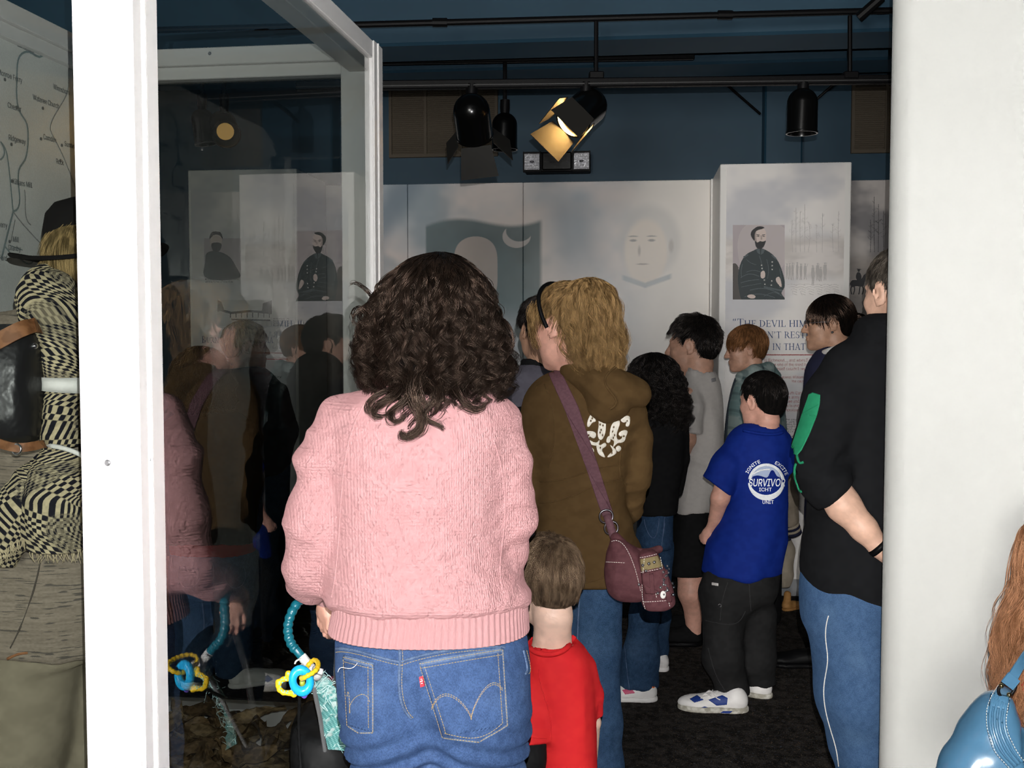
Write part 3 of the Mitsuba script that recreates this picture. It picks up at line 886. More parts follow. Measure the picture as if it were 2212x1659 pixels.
# ------------------------------------------------------------------ tracks, lamps, emergency light
def bar(p0, p1, w, h):
    """A straight bar of rectangular section."""
    p0, p1 = np.asarray(p0), np.asarray(p1)
    L = np.linalg.norm(p1 - p0)
    m = align(box(-w / 2, w / 2, -h / 2, h / 2, 0, L, bevel=.004), [0, 0, 0], [0, 1, 0])
    d = (p1 - p0) / L
    a = math.atan2(-d[0], d[1])
    m.apply_transform(trimesh.transformations.rotation_matrix(math.asin(d[2]), [1, 0, 0]))
    m.apply_transform(trimesh.transformations.rotation_matrix(a, [0, 0, 1]))
    m.apply_translation(p0)
    return m


k = thing('conduit', 'black ceiling conduit pipe running across above the lighting track', 'pipe')
c0, c1 = at(300, 66, 4.55), at(2100, 18, 4.45)
obj('pipe', tube([c0, c1], .013, 10), 'black_metal', k)
for px in (960, 1575):
    t = (px - 300) / 1800
    p = c0 + (c1 - c0) * t
    obj('coupling', tube([p - [.03, 0, 0], p + [.03, 0, 0]], .018, 10), 'black_metal', k)
k = thing('track_bracket', 'small angled pipe bracket at the upper right beside the pillar', 'bracket')
obj('arm', tube([at(1855, 38, 4.4), at(1905, -6, 4.35)], .02, 10), 'black_metal', k)
tk = thing('lighting_track', 'long black lighting track bar hung on rods, carrying spotlights', 'lighting track')
t0, t1 = at(640, 187, 4.5), at(2140, 169, 4.5)
obj('bar', bar(t0, t1, .036, .036), 'black_metal', tk)
obj('conductor_slot', bar(t0 + [0, -.019, -.006], t1 + [0, -.019, -.006], .003, .006), 'track_slot', tk)
pr('track_slot', (.03, .03, .03), .5, .3)
for px in (1288, 1836):
    b = at(px, 172, 4.5)
    t = at(px, 34, 4.5)
    obj('rod', tube([b, t], .009, 10), 'black_metal', tk)
    obj('clamp', box(b[0] - .03, b[0] + .03, b[1] - .024, b[1] + .024, b[2], b[2] + .03, bevel=.004), 'black_metal', tk)
k = thing('lighting_track', 'farther black lighting track near the beam, over the left side of the room', 'lighting track')
f0, f1 = at(250, 142, 5.45), at(1500, 122, 5.45)
obj('bar', bar(f0, f1, .03, .03), 'black_metal', k)
for t_ in (.3, .83):
    b = f0 + (f1 - f0) * t_
    obj('rod', tube([b, [b[0], b[1], 3.41]], .009, 8), 'black_metal', k)


def lamp_mesh(R=.075, L=.25):
    pf = [(0, L)] + [(R * math.sin(a), L - R + R * math.cos(a)) for a in np.linspace(.12, math.pi / 2, 9)] + [(R, .01), (R + .003, .008), (R + .003, 0), (R - .004, 0), (R - .006, .02), (R - .007, L - R * 1.3), (R * .55, L - R * .75), (0, L - R * .72)]
    return lathe(pf, 36)


def spotlight(label, mouth, back, stem_top, doors=(), lit=0, R=.075, face=None, tag_=True):
    """A black can with a domed back; its axis runs from the mouth to the back of the dome."""
    k = thing('spotlight', label, 'spotlight', 'track spotlights')
    mouth, back, stem_top = (np.asarray(v, float) for v in (mouth, back, stem_top))
    L = np.linalg.norm(back - mouth)
    ax = (back - mouth) / L
    obj('can', align(lamp_mesh(R, L), mouth, back), 'black_gloss', k)
    joint = mouth + ax * L * .62
    mid = np.array([stem_top[0], stem_top[1], max(stem_top[2] - .085, joint[2] + R * .6)])
    obj('stem', tube([stem_top, (stem_top + mid) / 2, mid], [.024, .024, .02], 12), 'black_metal', k)
    obj('knuckle', tube(spline([mid, (mid + joint) / 2 + [.03, 0, .02], joint + (mid - joint) / np.linalg.norm(mid - joint) * R * .8], 8), .011, 8), 'black_metal', k)
    e1 = np.cross(ax, [0, 1, 0]); e1 /= np.linalg.norm(e1)
    e2 = np.cross(ax, e1)
    for ang, openness, length in doors:
        a = math.radians(ang)
        rad = e1 * math.cos(a) + e2 * math.sin(a)
        tan = np.cross(ax, rad)
        o = math.radians(openness)
        d = -ax * math.cos(o) + rad * math.sin(o)
        h0 = mouth + rad * R * .98
        w0, w1 = R * .82, R * 1.05
        nn = np.cross(tan, d) * .0015
        q = np.array([h0 - tan * w0, h0 + tan * w0, h0 + d * length + tan * w1, h0 + d * length - tan * w1])
        v = np.vstack([q - nn, q + nn])
        f = np.array([[0, 1, 2], [0, 2, 3], [6, 5, 4], [7, 6, 4], [0, 4, 5], [0, 5, 1], [1, 5, 6], [1, 6, 2], [2, 6, 7], [2, 7, 3], [3, 7, 4], [3, 4, 0]])
        obj('barn_door', (v, f), 'door_black', k, smooth=False)
    if lit:
        g = lathe([(0, 0), (R * .62, 0), (R * .62, .004), (0, .004)], 24)
        key = fresh('lamp_face', k)
        scene[key] = ply(align(g, mouth + ax * .05, back), 'lamp_glass', smooth=False, emitter={'type': 'area', 'radiance': {'type': 'rgb', 'value': [lit, lit * .56, lit * .17]}})
    return k


pr('door_black', (.022, .021, .019), .6, .15)
pr('lamp_glass', (.16, .11, .05), .3, .3)
spotlight('black spotlight with open barn doors, leftmost on the track', at(1026, 296, 4.55), at(1014, 206, 4.42), at(1019, 182, 4.5), [(90, 26, .13), (180, 40, .11), (0, 40, .08)])
spotlight('small black spotlight hanging on a long rod behind the barn-door one', at(1090, 324, 5.45), at(1090, 243, 5.45), at(1091, 216, 5.45), R=.063)
obj('drop_rod', tube([at(1091, 218, 5.45), at(1091, 126, 5.45)], .01, 8), 'black_metal', 'spotlight_001')
spotlight('lit black spotlight with glowing yellow barn doors above the emergency light', at(1238, 259, 4.43), at(1290, 216, 4.585), at(1266, 178, 4.5), [(0, 12, .075), (90, -12, .125), (180, 12, .06), (270, 4, .155)], lit=170.0)
spotlight('black upright can spotlight over the quotation column', at(1732, 289, 4.5), at(1734, 190, 4.5), at(1735, 178, 4.5), R=.062)
spotlight('lamp with a round amber lens seen through the case glass', at(489, 290, 5.35), at(478, 262, 5.57), at(484, 205, 5.45), lit=.95, R=.068)
spotlight('black can lamp with a bright streak, left of the amber one in the glass', at(446, 312, 5.45), at(434, 235, 5.45), at(436, 205, 5.45), R=.055)

for kk_, (px, py) in (('spotlight_004', (484, 208)), ('spotlight_005', (436, 208))):
    obj('drop_rod', tube([at(px, py, 5.45), at(px, 136, 5.45)], .01, 8), 'black_metal', kk_)
ek = thing('emergency_light', 'black emergency light with two square clear lamp heads on the blue wall', 'emergency light')
ey = WALL_Y - .14
X = [WX(px, ey, 350) for px in (1130, 1168, 1237, 1275)]
Z0, Z1 = WZ(370, ey), WZ(327, ey)
obj('housing', rb(X[0] + .004, X[3] - .002, ey + .02, WALL_Y, Z0, Z1, bevel=.006), 'black_metal', ek)
obj('battery_cover', rb(X[1] + .008, X[2] - .008, ey + .004, ey + .03, Z0 + .01, Z1 - .004, bevel=.006), 'black_gloss', ek)
obj('cover_seam', rb(X[1] + .02, X[2] - .02, ey + .001, ey + .005, (Z0 + Z1) / 2 - .004, (Z0 + Z1) / 2 - .001), 'track_slot', ek)
pr('chrome', (.85, .85, .88), .16, .5, 1.0)
pr('lens_ribs', (.80, .80, .83), .28, .8, .35)
for a, b in ((X[0], X[1]), (X[2], X[3])):
    hd = obj('lamp_head', turned(cat([box(a, b, ey - .012, ey + .03, Z0 + .002, Z0 + .01), box(a, b, ey - .012, ey + .03, Z1 - .01, Z1 - .002), box(a, a + .007, ey - .012, ey + .03, Z0, Z1), box(b - .007, b, ey - .012, ey + .03, Z0, Z1)]), ROOM), 'black_metal', ek)
    xm, zm = (a + b) / 2, (Z0 + Z1) / 2
    gx, gz = np.meshgrid(np.linspace(a + .006, b - .006, 17), np.linspace(Z0 + .008, Z1 - .008, 17))
    rr = np.hypot((gx - xm) / (b - a) * 2, (gz - zm) / (Z1 - Z0) * 2)
    gy = ey + .012 - .006 * rr ** 2 + .0035 * np.sin(np.arange(17) * 2.4)[:, None] + rng.normal(0, .0018, rr.shape)
    V = np.stack([gx, gy, gz], -1).reshape(-1, 3)
    i, j = np.meshgrid(np.arange(16), np.arange(16), indexing='ij')
    q = np.stack([i * 17 + j, i * 17 + j + 1, (i + 1) * 17 + j + 1, (i + 1) * 17 + j], -1).reshape(-1, 4)
    obj('reflector', turned(trimesh.Trimesh(V, np.vstack([q[:, [0, 1, 2]], q[:, [0, 2, 3]]]), process=False), ROOM), 'lens_ribs', ek, smooth=False)
    obj('bulb', turned(trimesh.Trimesh(*[(s.vertices * [.016, .012, .009] + [xm, ey + .004, zm], s.faces) for s in [trimesh.creation.icosphere(2)]][0], process=False), ROOM), 'chrome', ek)

# ================================================================== THE DISPLAY CASE
CXL, CXR, CYN, CYF, CZT = -1.533, -.74, 1.44, 2.80, 2.25
PW = .085
pr('case_white', (.60, .588, .575), .42, .4)
pr('case_deck', (.40, .38, .35), .7, .2)
scene['case_glass'] = {'type': 'thindielectric', 'int_ior': 1.52, 'specular_transmittance': {'type': 'rgb', 'value': [.52, .545, .53]}}
scene['front_glass'] = {'type': 'thindielectric', 'int_ior': 1.52, 'specular_transmittance': {'type': 'rgb', 'value': [.70, .73, .71]}}
ck = thing('display_case', 'tall white framed glass display case at the left', 'display case')


def post(x0, x1, y0, y1, nx, ny):
    """A square post with shallow grooves on the two faces that look out (nx, ny: signs of those faces)."""
    ms = [box(x0, x1, y0, y1, .0, CZT, bevel=.002)]
    gx, gy = (x1 if nx > 0 else x0), (y1 if ny > 0 else y0)
    w = x1 - x0
    for a, b in ((.0, .52), (.62, 1.0)):
        lo, hi = x0 + w * a, x0 + w * b
        ms.append(box(lo + .001, hi - .001, min(gy, gy + ny * .004), max(gy, gy + ny * .004), 0, CZT, bevel=.0012))
    d = y1 - y0
    for a, b in ((.0, .34), (.5, 1.0)):
        lo, hi = y0 + d * a, y0 + d * b
        ms.append(box(min(gx, gx + nx * .004), max(gx, gx + nx * .004), lo + .001, hi - .001, 0, CZT, bevel=.0012))
    ms.append(box(min(gx, gx + nx * .0075), max(gx, gx + nx * .0075), y0 + d * .39, y0 + d * .44, 0, CZT, bevel=.001))
    return turned(cat(ms), CASE)


scr = lathe([(0, .002), (.003, .002), (.0045, .0008), (.0048, 0), (0, 0)], 14)
pn = obj('post', post(CXR - PW, CXR, CYN, CYN + .077, 1, -1), 'case_white', ck)
obj('post', post(CXR - PW, CXR, CYF - .085, CYF, 1, 1), 'case_white', ck)
obj('post', post(CXL, CXL + PW, CYN, CYN + .077, -1, -1), 'case_white', ck)
obj('post', post(CXL, CXL + PW, CYF - .085, CYF, -1, 1), 'case_white', ck)
pr('screw_steel', (.5, .5, .52), .3, .5, .9)
for px, py, n in ((232, 1000, (0, -1, 0)), (327, 992, (1, 0, 0))):
    d = at(px, py, 1.0)
    if n[1]:
        X, Z = wall_xz(px, py, CYN - .004, CASE); p = np.array([X, CYN - .004, Z])
    else:
        D = (CXR + .004) / (d[0] * math.cos(CASE) - math.sin(CASE))
        p = np.array([CXR + .004, d[0] * D * math.sin(CASE) + D * math.cos(CASE), EYE + (d[2] - EYE) * D])
    obj('screw', turned(align(scr, p, p + np.array(n)), CASE), 'screw_steel', pn)


def rail(x0, x1, y0, y1, z0, z1, along, out):
    """A frame rail with a stepped lip towards the opening below (or above) it; out: which way its face looks."""
    zc = z0 + (z1 - z0) * .42
    ms = [box(x0, x1, y0, y1, zc, z1, bevel=.002)]
    s = .012
    ms.append(box(x0 + (s if along == 'y' else 0), x1 - (s if along == 'y' else 0), y0 + (s if along == 'x' else 0), y1 - (s if along == 'x' else 0), z0, zc, bevel=.002))
    return turned(cat(ms), CASE)


RH = .078
for z0, z1, nm in ((CZT - RH, CZT, 'top_rail'), (.415, .494, 'bottom_rail')):
    obj(nm, rail(CXR - .075, CXR, CYN + .077, CYF - .085, z0, z1, 'y', 1), 'case_white', ck)
    obj(nm, rail(CXL + PW, CXR - PW, CYF - .075, CYF, z0, z1, 'x', 1), 'case_white', ck)
    obj(nm, rail(CXL, CXL + .075, CYN + .077, CYF - .085, z0, z1, 'y', -1), 'case_white', ck)
    obj(nm, rail(CXL + PW, CXR - PW, CYN, CYN + .075, z0 - (.26 if z0 < 1 else 0), z1 - (.26 if z0 < 1 else 0), 'x', -1), 'case_white', ck)
# far corner's inner screws
for X in (-.86, -1.18):
    p = np.array([X, CYF - .075, CZT - .016])
    obj('screw', turned(align(scr, p, p + [0, -1, 0]), CASE), 'screw_steel', ck)
obj('kick_panel', cb(CXL + .02, CXR - .03, CYF - .06, CYF - .02, 0, .42), 'case_white', ck)
obj('deck', cb(CXL + .03, CXR - .03, CYN + .03, CYF - .03, 0, .05), 'case_deck', ck)


def pane(p0, p1, z0, z1, label, glass='case_glass'):
    (x0, y0), (x1, y1) = p0, p1
    v = np.array([turn(CASE, x0, y0, z0), turn(CASE, x1, y1, z0), turn(CASE, x1, y1, z1), turn(CASE, x0, y0, z1)])
    return obj('glass_pane', (v, np.array([[0, 1, 2], [0, 2, 3]])), glass, ck, smooth=False, label=label)


pane((CXR - .009, CYN + .03), (CXR - .009, CYF - .04), .42, CZT - .02, 'grey-tinted side pane reflecting the visitors')
pane((CXL + .05, CYF - .03), (CXR - .05, CYF - .03), .44, CZT - .04, 'grey-tinted rear pane')
pane((CXL + .05, CYN + .03), (CXR - .05, CYN + .03), .2, CZT - .04, 'clear front pane', 'front_glass')

# the map on the case's left wall
MX = CXL + .045


def map_paper(p, n, uv):
    c = fbm(p.y * 2.5, p.z * 3.0, 1.0, 4)
    g = noise(p.y * 400, p.z * 400, 2.0)
    base = mix([.46, .475, .465], [.55, .555, .535], smoothstep(.3, .7, c))
    relief = smoothstep(.55, .62, fbm(p.y * 7.0, p.z * 9.0, 6.0, 4)) * smoothstep(1.75, 1.3, p.z)
    return mix(base, [.41, .415, .40], relief * .4) * (.96 + .08 * g)


scene['map_paper'] = {'type': 'twosided', 'bsdf': {'type': 'principled', 'base_color': proc(map_paper), 'roughness': .32, 'specular': .5}}
mp = obj('map_panel', cb(MX - .02, MX, CYN + .05, CYF - .05, .2, CZT - RH + .004), 'map_paper', ck, label='pale wall map with rivers, roads and small place names')


def on_map(px, py, lift=.0012):
    d = at(np.asarray(px, float), np.asarray(py, float), 1.0)
    D = MX / (d[..., 0] * math.cos(CASE) - math.sin(CASE))
    return np.stack([np.full(np.shape(D), MX + lift), d[..., 0] * D * math.sin(CASE) + D * math.cos(CASE), EYE + (d[..., 2] - EYE) * D], -1)


def map_line(pts, w, n=40):
    q = spline(pts, n) if len(pts) > 2 else np.linspace(pts[0], pts[1], 6)
    P = on_map(q[:, 0], q[:, 1])
    t = np.gradient(P, axis=0); t /= np.linalg.norm(t, axis=1, keepdims=True)
    s = np.cross(t, [1, 0, 0]) * w / 2
    v = np.vstack([P - s, P + s]); k = len(P); i = np.arange(k - 1)
    return turned(trimesh.Trimesh(v, np.vstack([np.c_[i, i + 1, i + k], np.c_[i + 1, i + 1 + k, i + k]]), process=False), CASE)


pr('map_river', (.17, .22, .23), .4, .4)
pr('map_road', (.20, .21, .215), .4, .4)
pr('map_ink', (.10, .11, .115), .4, .4)
for pts, w in [([(92, 120), (78, 121), (62, 112), (48, 115), (39, 128), (36, 160), (36, 215), (44, 245), (55, 262), (60, 285), (59, 320), (52, 348), (42, 362), (39, 395), (42, 430), (38, 450), (28, 457)], .005),
               ([(28, 457), (22, 480), (12, 520), (2, 560)], .006), ([(0, 306), (12, 325), (17, 350), (22, 395), (26, 440), (28, 457)], .004), ([(0, 345), (8, 335), (8, 322), (0, 306)], .004),
               ([(8, 530), (16, 540), (28, 552), (44, 560), (58, 569), (68, 568), (70, 562)], .003), ([(22, 530), (36, 536), (48, 540)], .002)]:
    obj('river_line', map_line(pts, w), 'map_river', mp, smooth=False)
for pts in [[(147, 148), (147, 185), (142, 207), (120, 245), (108, 275), (112, 290), (130, 325), (147, 365), (163, 405), (169, 425)], [(28, 457), (45, 480), (70, 508), (96, 535)], [(32, 475), (26, 505), (23, 522)], [(52, 410), (54, 440), (56, 470), (66, 486)]]:
    obj('road_line', map_line(pts, .0028), 'map_road', mp, smooth=False)
# place names: tiny lettering set along the paper, too small to read in the photograph
def map_word(text, px, py, cap=.0125):
    m = meshkit.text_mesh(text, cap, .0004)
    p = on_map(px, py)
    v = m.vertices * [.85, 1, 1]
    m.vertices = np.c_[np.full(len(v), p[0] + .0004) + v[:, 2], p[1] + v[:, 0], p[2] + v[:, 1]]
    return turned(m, CASE)


for w, x, y in [('Lancaster', 36, 100), ('Monroe Ferry', -6, 160), ('Winnsboro', 114, 192), ('Wateree Church', 70, 215), ('Chester', 15, 232), ('Ridgeway', 17, 302), ('Camden', 92, 300), ('Sumter', 138, 315), ('Rock', 120, 353), ('Killians Mill', 26, 397), ('J. Woods', 96, 466), ('Mill', 26, 522), ('Granby', 16, 540), ('Ford', -4, 562), ('Ferry', -6, 490), ('Gadsden', 84, 582)]:
    obj('place_name', map_word(w, x, y), 'map_ink', mp, smooth=False)
dots = []
for x, y in [(10, 172), (36, 232), (92, 234), (24, 312), (88, 300), (133, 314), (130, 347), (25, 391), (104, 456), (20, 522), (166, 248)]:
    p = on_map(x, y); c = trimesh.creation.cylinder(.004, .001, sections=10); c.apply_transform(trimesh.geometry.align_vectors([0, 0, 1], [1, 0, 0])); c.apply_translation(p); dots.append(turned(c, CASE))
for d in dots:
    obj('town_dot', d, 'map_ink', mp, smooth=False)

# dried leaves heaped in the bottom of the case
def leaf_mesh(L, W, curl, twist, r):
    n, m = 15, 6
    s = np.linspace(0, 1, n)
    prof = np.sin(np.pi * np.clip(s * .94 + .04, 0, 1)) ** .7 * (1 - .25 * s) * (1 + .15 * np.sin(s * 19 + r.uniform(0, 6)))
    V = []
    ph = [r.uniform(0, 6) for _ in range(3)]
    for i, a in enumerate(s):
        for k in range(m):
            b = (k / (m - 1) - .5) * 2
            x = b * W * prof[i] * (1 + .18 * math.sin(9 * a + ph[0] + k * 1.7))
            z = curl * math.sin(a * math.pi) * L * .4 + abs(b) ** 1.4 * W * .55 * math.sin(ph[1] + a * 3) + .01 * math.sin(17 * a + ph[2] + 2.4 * b)
            th = twist * a
            V.append((x * math.cos(th), (a - .5) * L, z + x * math.sin(th)))
    V = np.array(V)
    i, j = np.meshgrid(np.arange(n - 1), np.arange(m - 1), indexing='ij')
    q = np.stack([i * m + j, i * m + j + 1, (i + 1) * m + j + 1, (i + 1) * m + j], -1).reshape(-1, 4)
    return trimesh.Trimesh(V, np.vstack([q[:, [0, 1, 2]], q[:, [0, 2, 3]]]), process=False)


for i, (a, b) in enumerate([((.10, .062, .028), (.20, .13, .062)), ((.14, .095, .048), (.27, .19, .10)), ((.065, .042, .021), (.14, .09, .046))]):
    pr(f'dry_leaf_{i}', two(a, b, 40, .35, .65, (1.6, 1.6, 2.4)), .55, .4, bump=proc(lambda p, n, uv: .004 * fbm(p.x * 90, p.y * 90, p.z * 120, 3), .001))
lk = thing('dried_leaf_heap', 'heap of crumpled brown dried leaves in the bottom of the glass case', 'dried leaves')
g = rng.uniform(0, 1, (26, 26))
gx, gy = np.meshgrid(np.linspace(CXL + .1, CXR - .06, 26), np.linspace(CYN + .1, CYF - .1, 26))
hz = .36 + .05 * meshkit.fbm(np.stack([gx * 6, gy * 6, gx * 0], -1), 3) - .10 * np.clip((2.0 - gy) / .5, 0, 1)
i, j = np.meshgrid(np.arange(25), np.arange(25), indexing='ij')
q = np.stack([i * 26 + j, i * 26 + j + 1, (i + 1) * 26 + j + 1, (i + 1) * 26 + j], -1).reshape(-1, 4)
top = np.stack([gx, gy, hz], -1).reshape(-1, 3)
obj('litter', turned(trimesh.Trimesh(top, np.vstack([q[:, [0, 1, 2]], q[:, [0, 2, 3]]]), process=False), CASE), 'dry_leaf_2', lk, kind='stuff')
R = random.Random(11)
for i in range(290):
    L, W = R.uniform(.14, .36), R.uniform(.012, .05)
    m = leaf_mesh(L, W, R.uniform(-.25, .45), R.uniform(-1.4, 1.4), R)
    X, Y = R.uniform(CXL + .2, CXR - .16), CYN + .2 + (CYF - CYN - .38) * R.random() ** .7
    M = trimesh.transformations.euler_matrix(R.gauss(0, .38), R.gauss(0, .45), R.uniform(0, 6.3))
    m.apply_transform(M)
    z = .405 - .10 * max(0, (2.0 - Y) / .5) + R.uniform(-.02, .09)
    m.apply_translation((X, Y, z))
    v = m.vertices
    v[:, 0] = np.clip(v[:, 0], CXL + .08, CXR - .03); v[:, 1] = np.clip(v[:, 1], CYN + .05, CYF - .05)
    m.vertices = v
    obj('leaf', turned(m, CASE), f'dry_leaf_{i % 3}', lk, smooth=True)

# ================================================================== PEOPLE: heads, hands, hair, shoes
for nm, col in {'skin_fair': (.60, .37, .27), 'skin_pale': (.62, .42, .33), 'skin_pink': (.62, .33, .25), 'skin_tan': (.44, .25, .165), 'skin_warm': (.48, .27, .19)}.items():
    pr(nm, two(tuple(c * .93 for c in col), tuple(min(1, c * 1.06) for c in col), 60, .3, .7), .5, .35)
pr('eye_white', (.6, .58, .55), .25, .5)
pr('eye_dark', (.03, .02, .015), .2, .5)
pr('lip', (.40, .15, .13), .5, .3)


def rot(yaw, pitch=0., tilt=0.):
    return trimesh.transformations.euler_matrix(pitch, tilt, yaw, 'sxyz')[:3, :3]


def _head_canon():
    cran = s_ell((0, -.012, .03), (.074, .094, .086))
    face = s_ell((0, .032, -.03), (.062, .058, .088))
    jaw = s_ell((0, .032, -.078), (.05, .052, .036))
    chin = s_ell((0, .074, -.103), (.02, .017, .017))
    brow = s_ell((0, .080, .016), (.046, .014, .011))
    nose = s_union(.008, s_limb([(0, .089, .004), (0, .108, -.034)], [.0075, .0115]), s_ell((.010, .098, -.037), (.009, .009, .0075)), s_ell((-.010, .098, -.037), (.009, .009, .0075)))
    lips = s_union(.003, s_ell((0, .090, -.063), (.021, .010, .0055)), s_ell((0, .089, -.073), (.018, .010, .006)))
    chk = s_union(.01, s_ell((.036, .060, -.028), (.024, .022, .024)), s_ell((-.036, .060, -.028), (.024, .022, .024)))
    eye = s_union(.002, s_ell((.031, .096, -.002), (.015, .013, .010)), s_ell((-.031, .096, -.002), (.015, .013, .010)))
    ball = s_union(.001, s_ell((.031, .078, -.003), (.0115, .0115, .0115)), s_ell((-.031, .078, -.003), (.0115, .0115, .0115)))
    mouth = s_ell((0, .102, -.068), (.022, .008, .0016))
    base = s_union(.025, cran, face, jaw, chin)
    base = s_union(.014, base, brow, chk)
    base = s_sub(base, eye, .012)
    base = s_union(.006, base, nose, lips)
    base = s_sub(base, mouth, .003)
    base = s_union(.003, base, ball)
    ears = []
    for s in (-1, 1):
        R = rot(math.radians(s * -24), 0, math.radians(0)) @ rot(0, math.radians(-10), 0)
        e = s_ell((s * .079, -.012, -.006), (.0075, .019, .032), R)
        c = s_ell((s * .087, -.008, -.002), (.0075, .0115, .021), R)
        ears.append(s_union(.004, s_sub(e, c, .004), s_ell((s * .079, .000, -.010), (.005, .006, .007)), s_ell((s * .077, -.004, -.032), (.005, .008, .008))))
    return s_union(.006, base, *ears)


HEAD = _head_canon()


class Head:
    """A head of size s (1 = adult) whose middle is at c; yaw turns the face from 'away from the camera' to the left of the picture."""
    def __init__(self, c, s, yaw, pitch=0, tilt=0):
        self.c, self.s, self.R = np.asarray(c, float), s, rot(math.radians(yaw), math.radians(pitch), math.radians(tilt))
        self.fn = lambda P: HEAD(((P - self.c) @ self.R / self.s).astype(np.float32)) * self.s

    def w(self, p): return np.asarray(p, float) @ self.R.T * self.s + self.c
    def l(self, P): return (P - self.c) @ self.R / self.s

    def neck(self, base, r=.052):
        return s_limb([self.w((0, -.018, -.035)), self.w((0, -.03, -.08)), base], [r * self.s, r * self.s * .98, r * self.s * 1.15])


def s_hand(wrist, d, palm, thumb_side, s=1.0, curl=(.5, .6, .5), spread=.05):
    """Palm, four unequal bent fingers, and a thumb from the side of the palm. d: towards the fingers; palm: the way the palm looks."""
    d = np.asarray(d, float) / np.linalg.norm(d)
    n = np.asarray(palm, float); n -= d * (n @ d); n /= np.linalg.norm(n)
    b = np.cross(d, n) * thumb_side
    w = np.asarray(wrist, float)
    L = .095 * s
    fs = [s_limb([w, w + d * L * .45, w + d * L * .95 + b * .022 * s], [.024 * s, .026 * s, .014 * s]), s_limb([w + d * L * .3, w + d * L * .92 - b * .024 * s], [.022 * s, .013 * s]), s_limb([w + d * L * .3, w + d * L], [.02 * s, .014 * s])]
    palm_f = s_union(.012 * s, *fs)
    fingers = []
    for k, (off, ln) in enumerate([(.030, .072), (.010, .080), (-.010, .074), (-.029, .058)]):
        p = w + d * L * (.97 - .02 * abs(k - 1)) + b * off * s
        dd = d + b * off * spread * 20 * .1
        pts, r = [p], [.0095 * s]
        a = 0.0
        for seg, c in zip((.45, .32, .23), curl):
            a += c
            v = dd * math.cos(a) + n * math.sin(a)
            pts.append(pts[-1] + v / np.linalg.norm(v) * ln * seg * s); r.append(r[-1] * .9)
        fingers.append(s_limb(pts, r))
    t0 = w + d * L * .35 + b * .026 * s + n * .006 * s
    t1 = t0 + (d * .6 + b * .7 + n * .35) * .032 * s
    t2 = t1 + (d * .9 + b * .25 + n * .35) * .028 * s
    t3 = t2 + (d * .95 + n * .4) * .022 * s
    th = s_limb([t0, t1, t2, t3], [.014 * s, .0115 * s, .010 * s, .008 * s])
    return s_union(.004 * s, s_union(.008 * s, palm_f, th), *fingers)


def rows(D, R, dt=0.):
    out = []
    for y, xl, xr, th in R:
        a, b = at(xl, y, D), at(xr, y, D)
        out.append((float(at(xl, y, D + dt - .42 * th)[2]), float(a[0] + b[0]) / 2, D + dt, float(b[0] - a[0]) / 2, th / 2))
    return out


def limb(D, pts):
    """Pixel joints (x, y, depth offset, radius in pixels)."""
    return s_limb([at(x, y, D + d) for x, y, d, r in pts], [r * mpp(D + d) for x, y, d, r in pts])


def span(D, x0, x1, y0, y1, t0, t1):
    a, b = at(x0, y1, D), at(x1, y0, D)
    return (a[0], D + t0, max(a[2], -.01)), (b[0], D + t1, b[2])


def grow(name, fn, box_, h, mat, parent, it=3, label=None, kind=None):
    m = solid(fn, box_[0], box_[1], h)
    if it:
        m = relax(m, it)
    return obj(name, m, mat, parent, smooth=True, label=label, kind=kind)


def flat_floor(fn): return s_and(fn, s_half((0, 0, .0), (0, 0, -1)), .004)


# ------------------------------------------------------------------ hair
_HY = [-.13, -.085, -.06, -.045, -.032, -.012, .008, .02, .035, .05, .07, .12]


def hairline(kind):
    z = {'short': [-.075, -.07, -.06, -.035, .012, .028, .020, -.005, .030, .048, .062, .066],
         'fringe': [-.080, -.075, -.065, -.040, .010, .026, .010, -.012, .020, .024, .026, .028],
         'back': [-.078, -.072, -.062, -.036, .012, .028, .020, .0, .022, .026, .028, .03],
        'all': [-.10, -.10, -.10, -.10, -.10, -.08, -.06, -.02, .02, .045, .06, .066]}[kind]
    return lambda p: p[:, 2] - np.interp(p[:, 1], _HY, z)


RAD = np.array([.074, .094, .086]); CEN = np.array([0, -.012, .03])


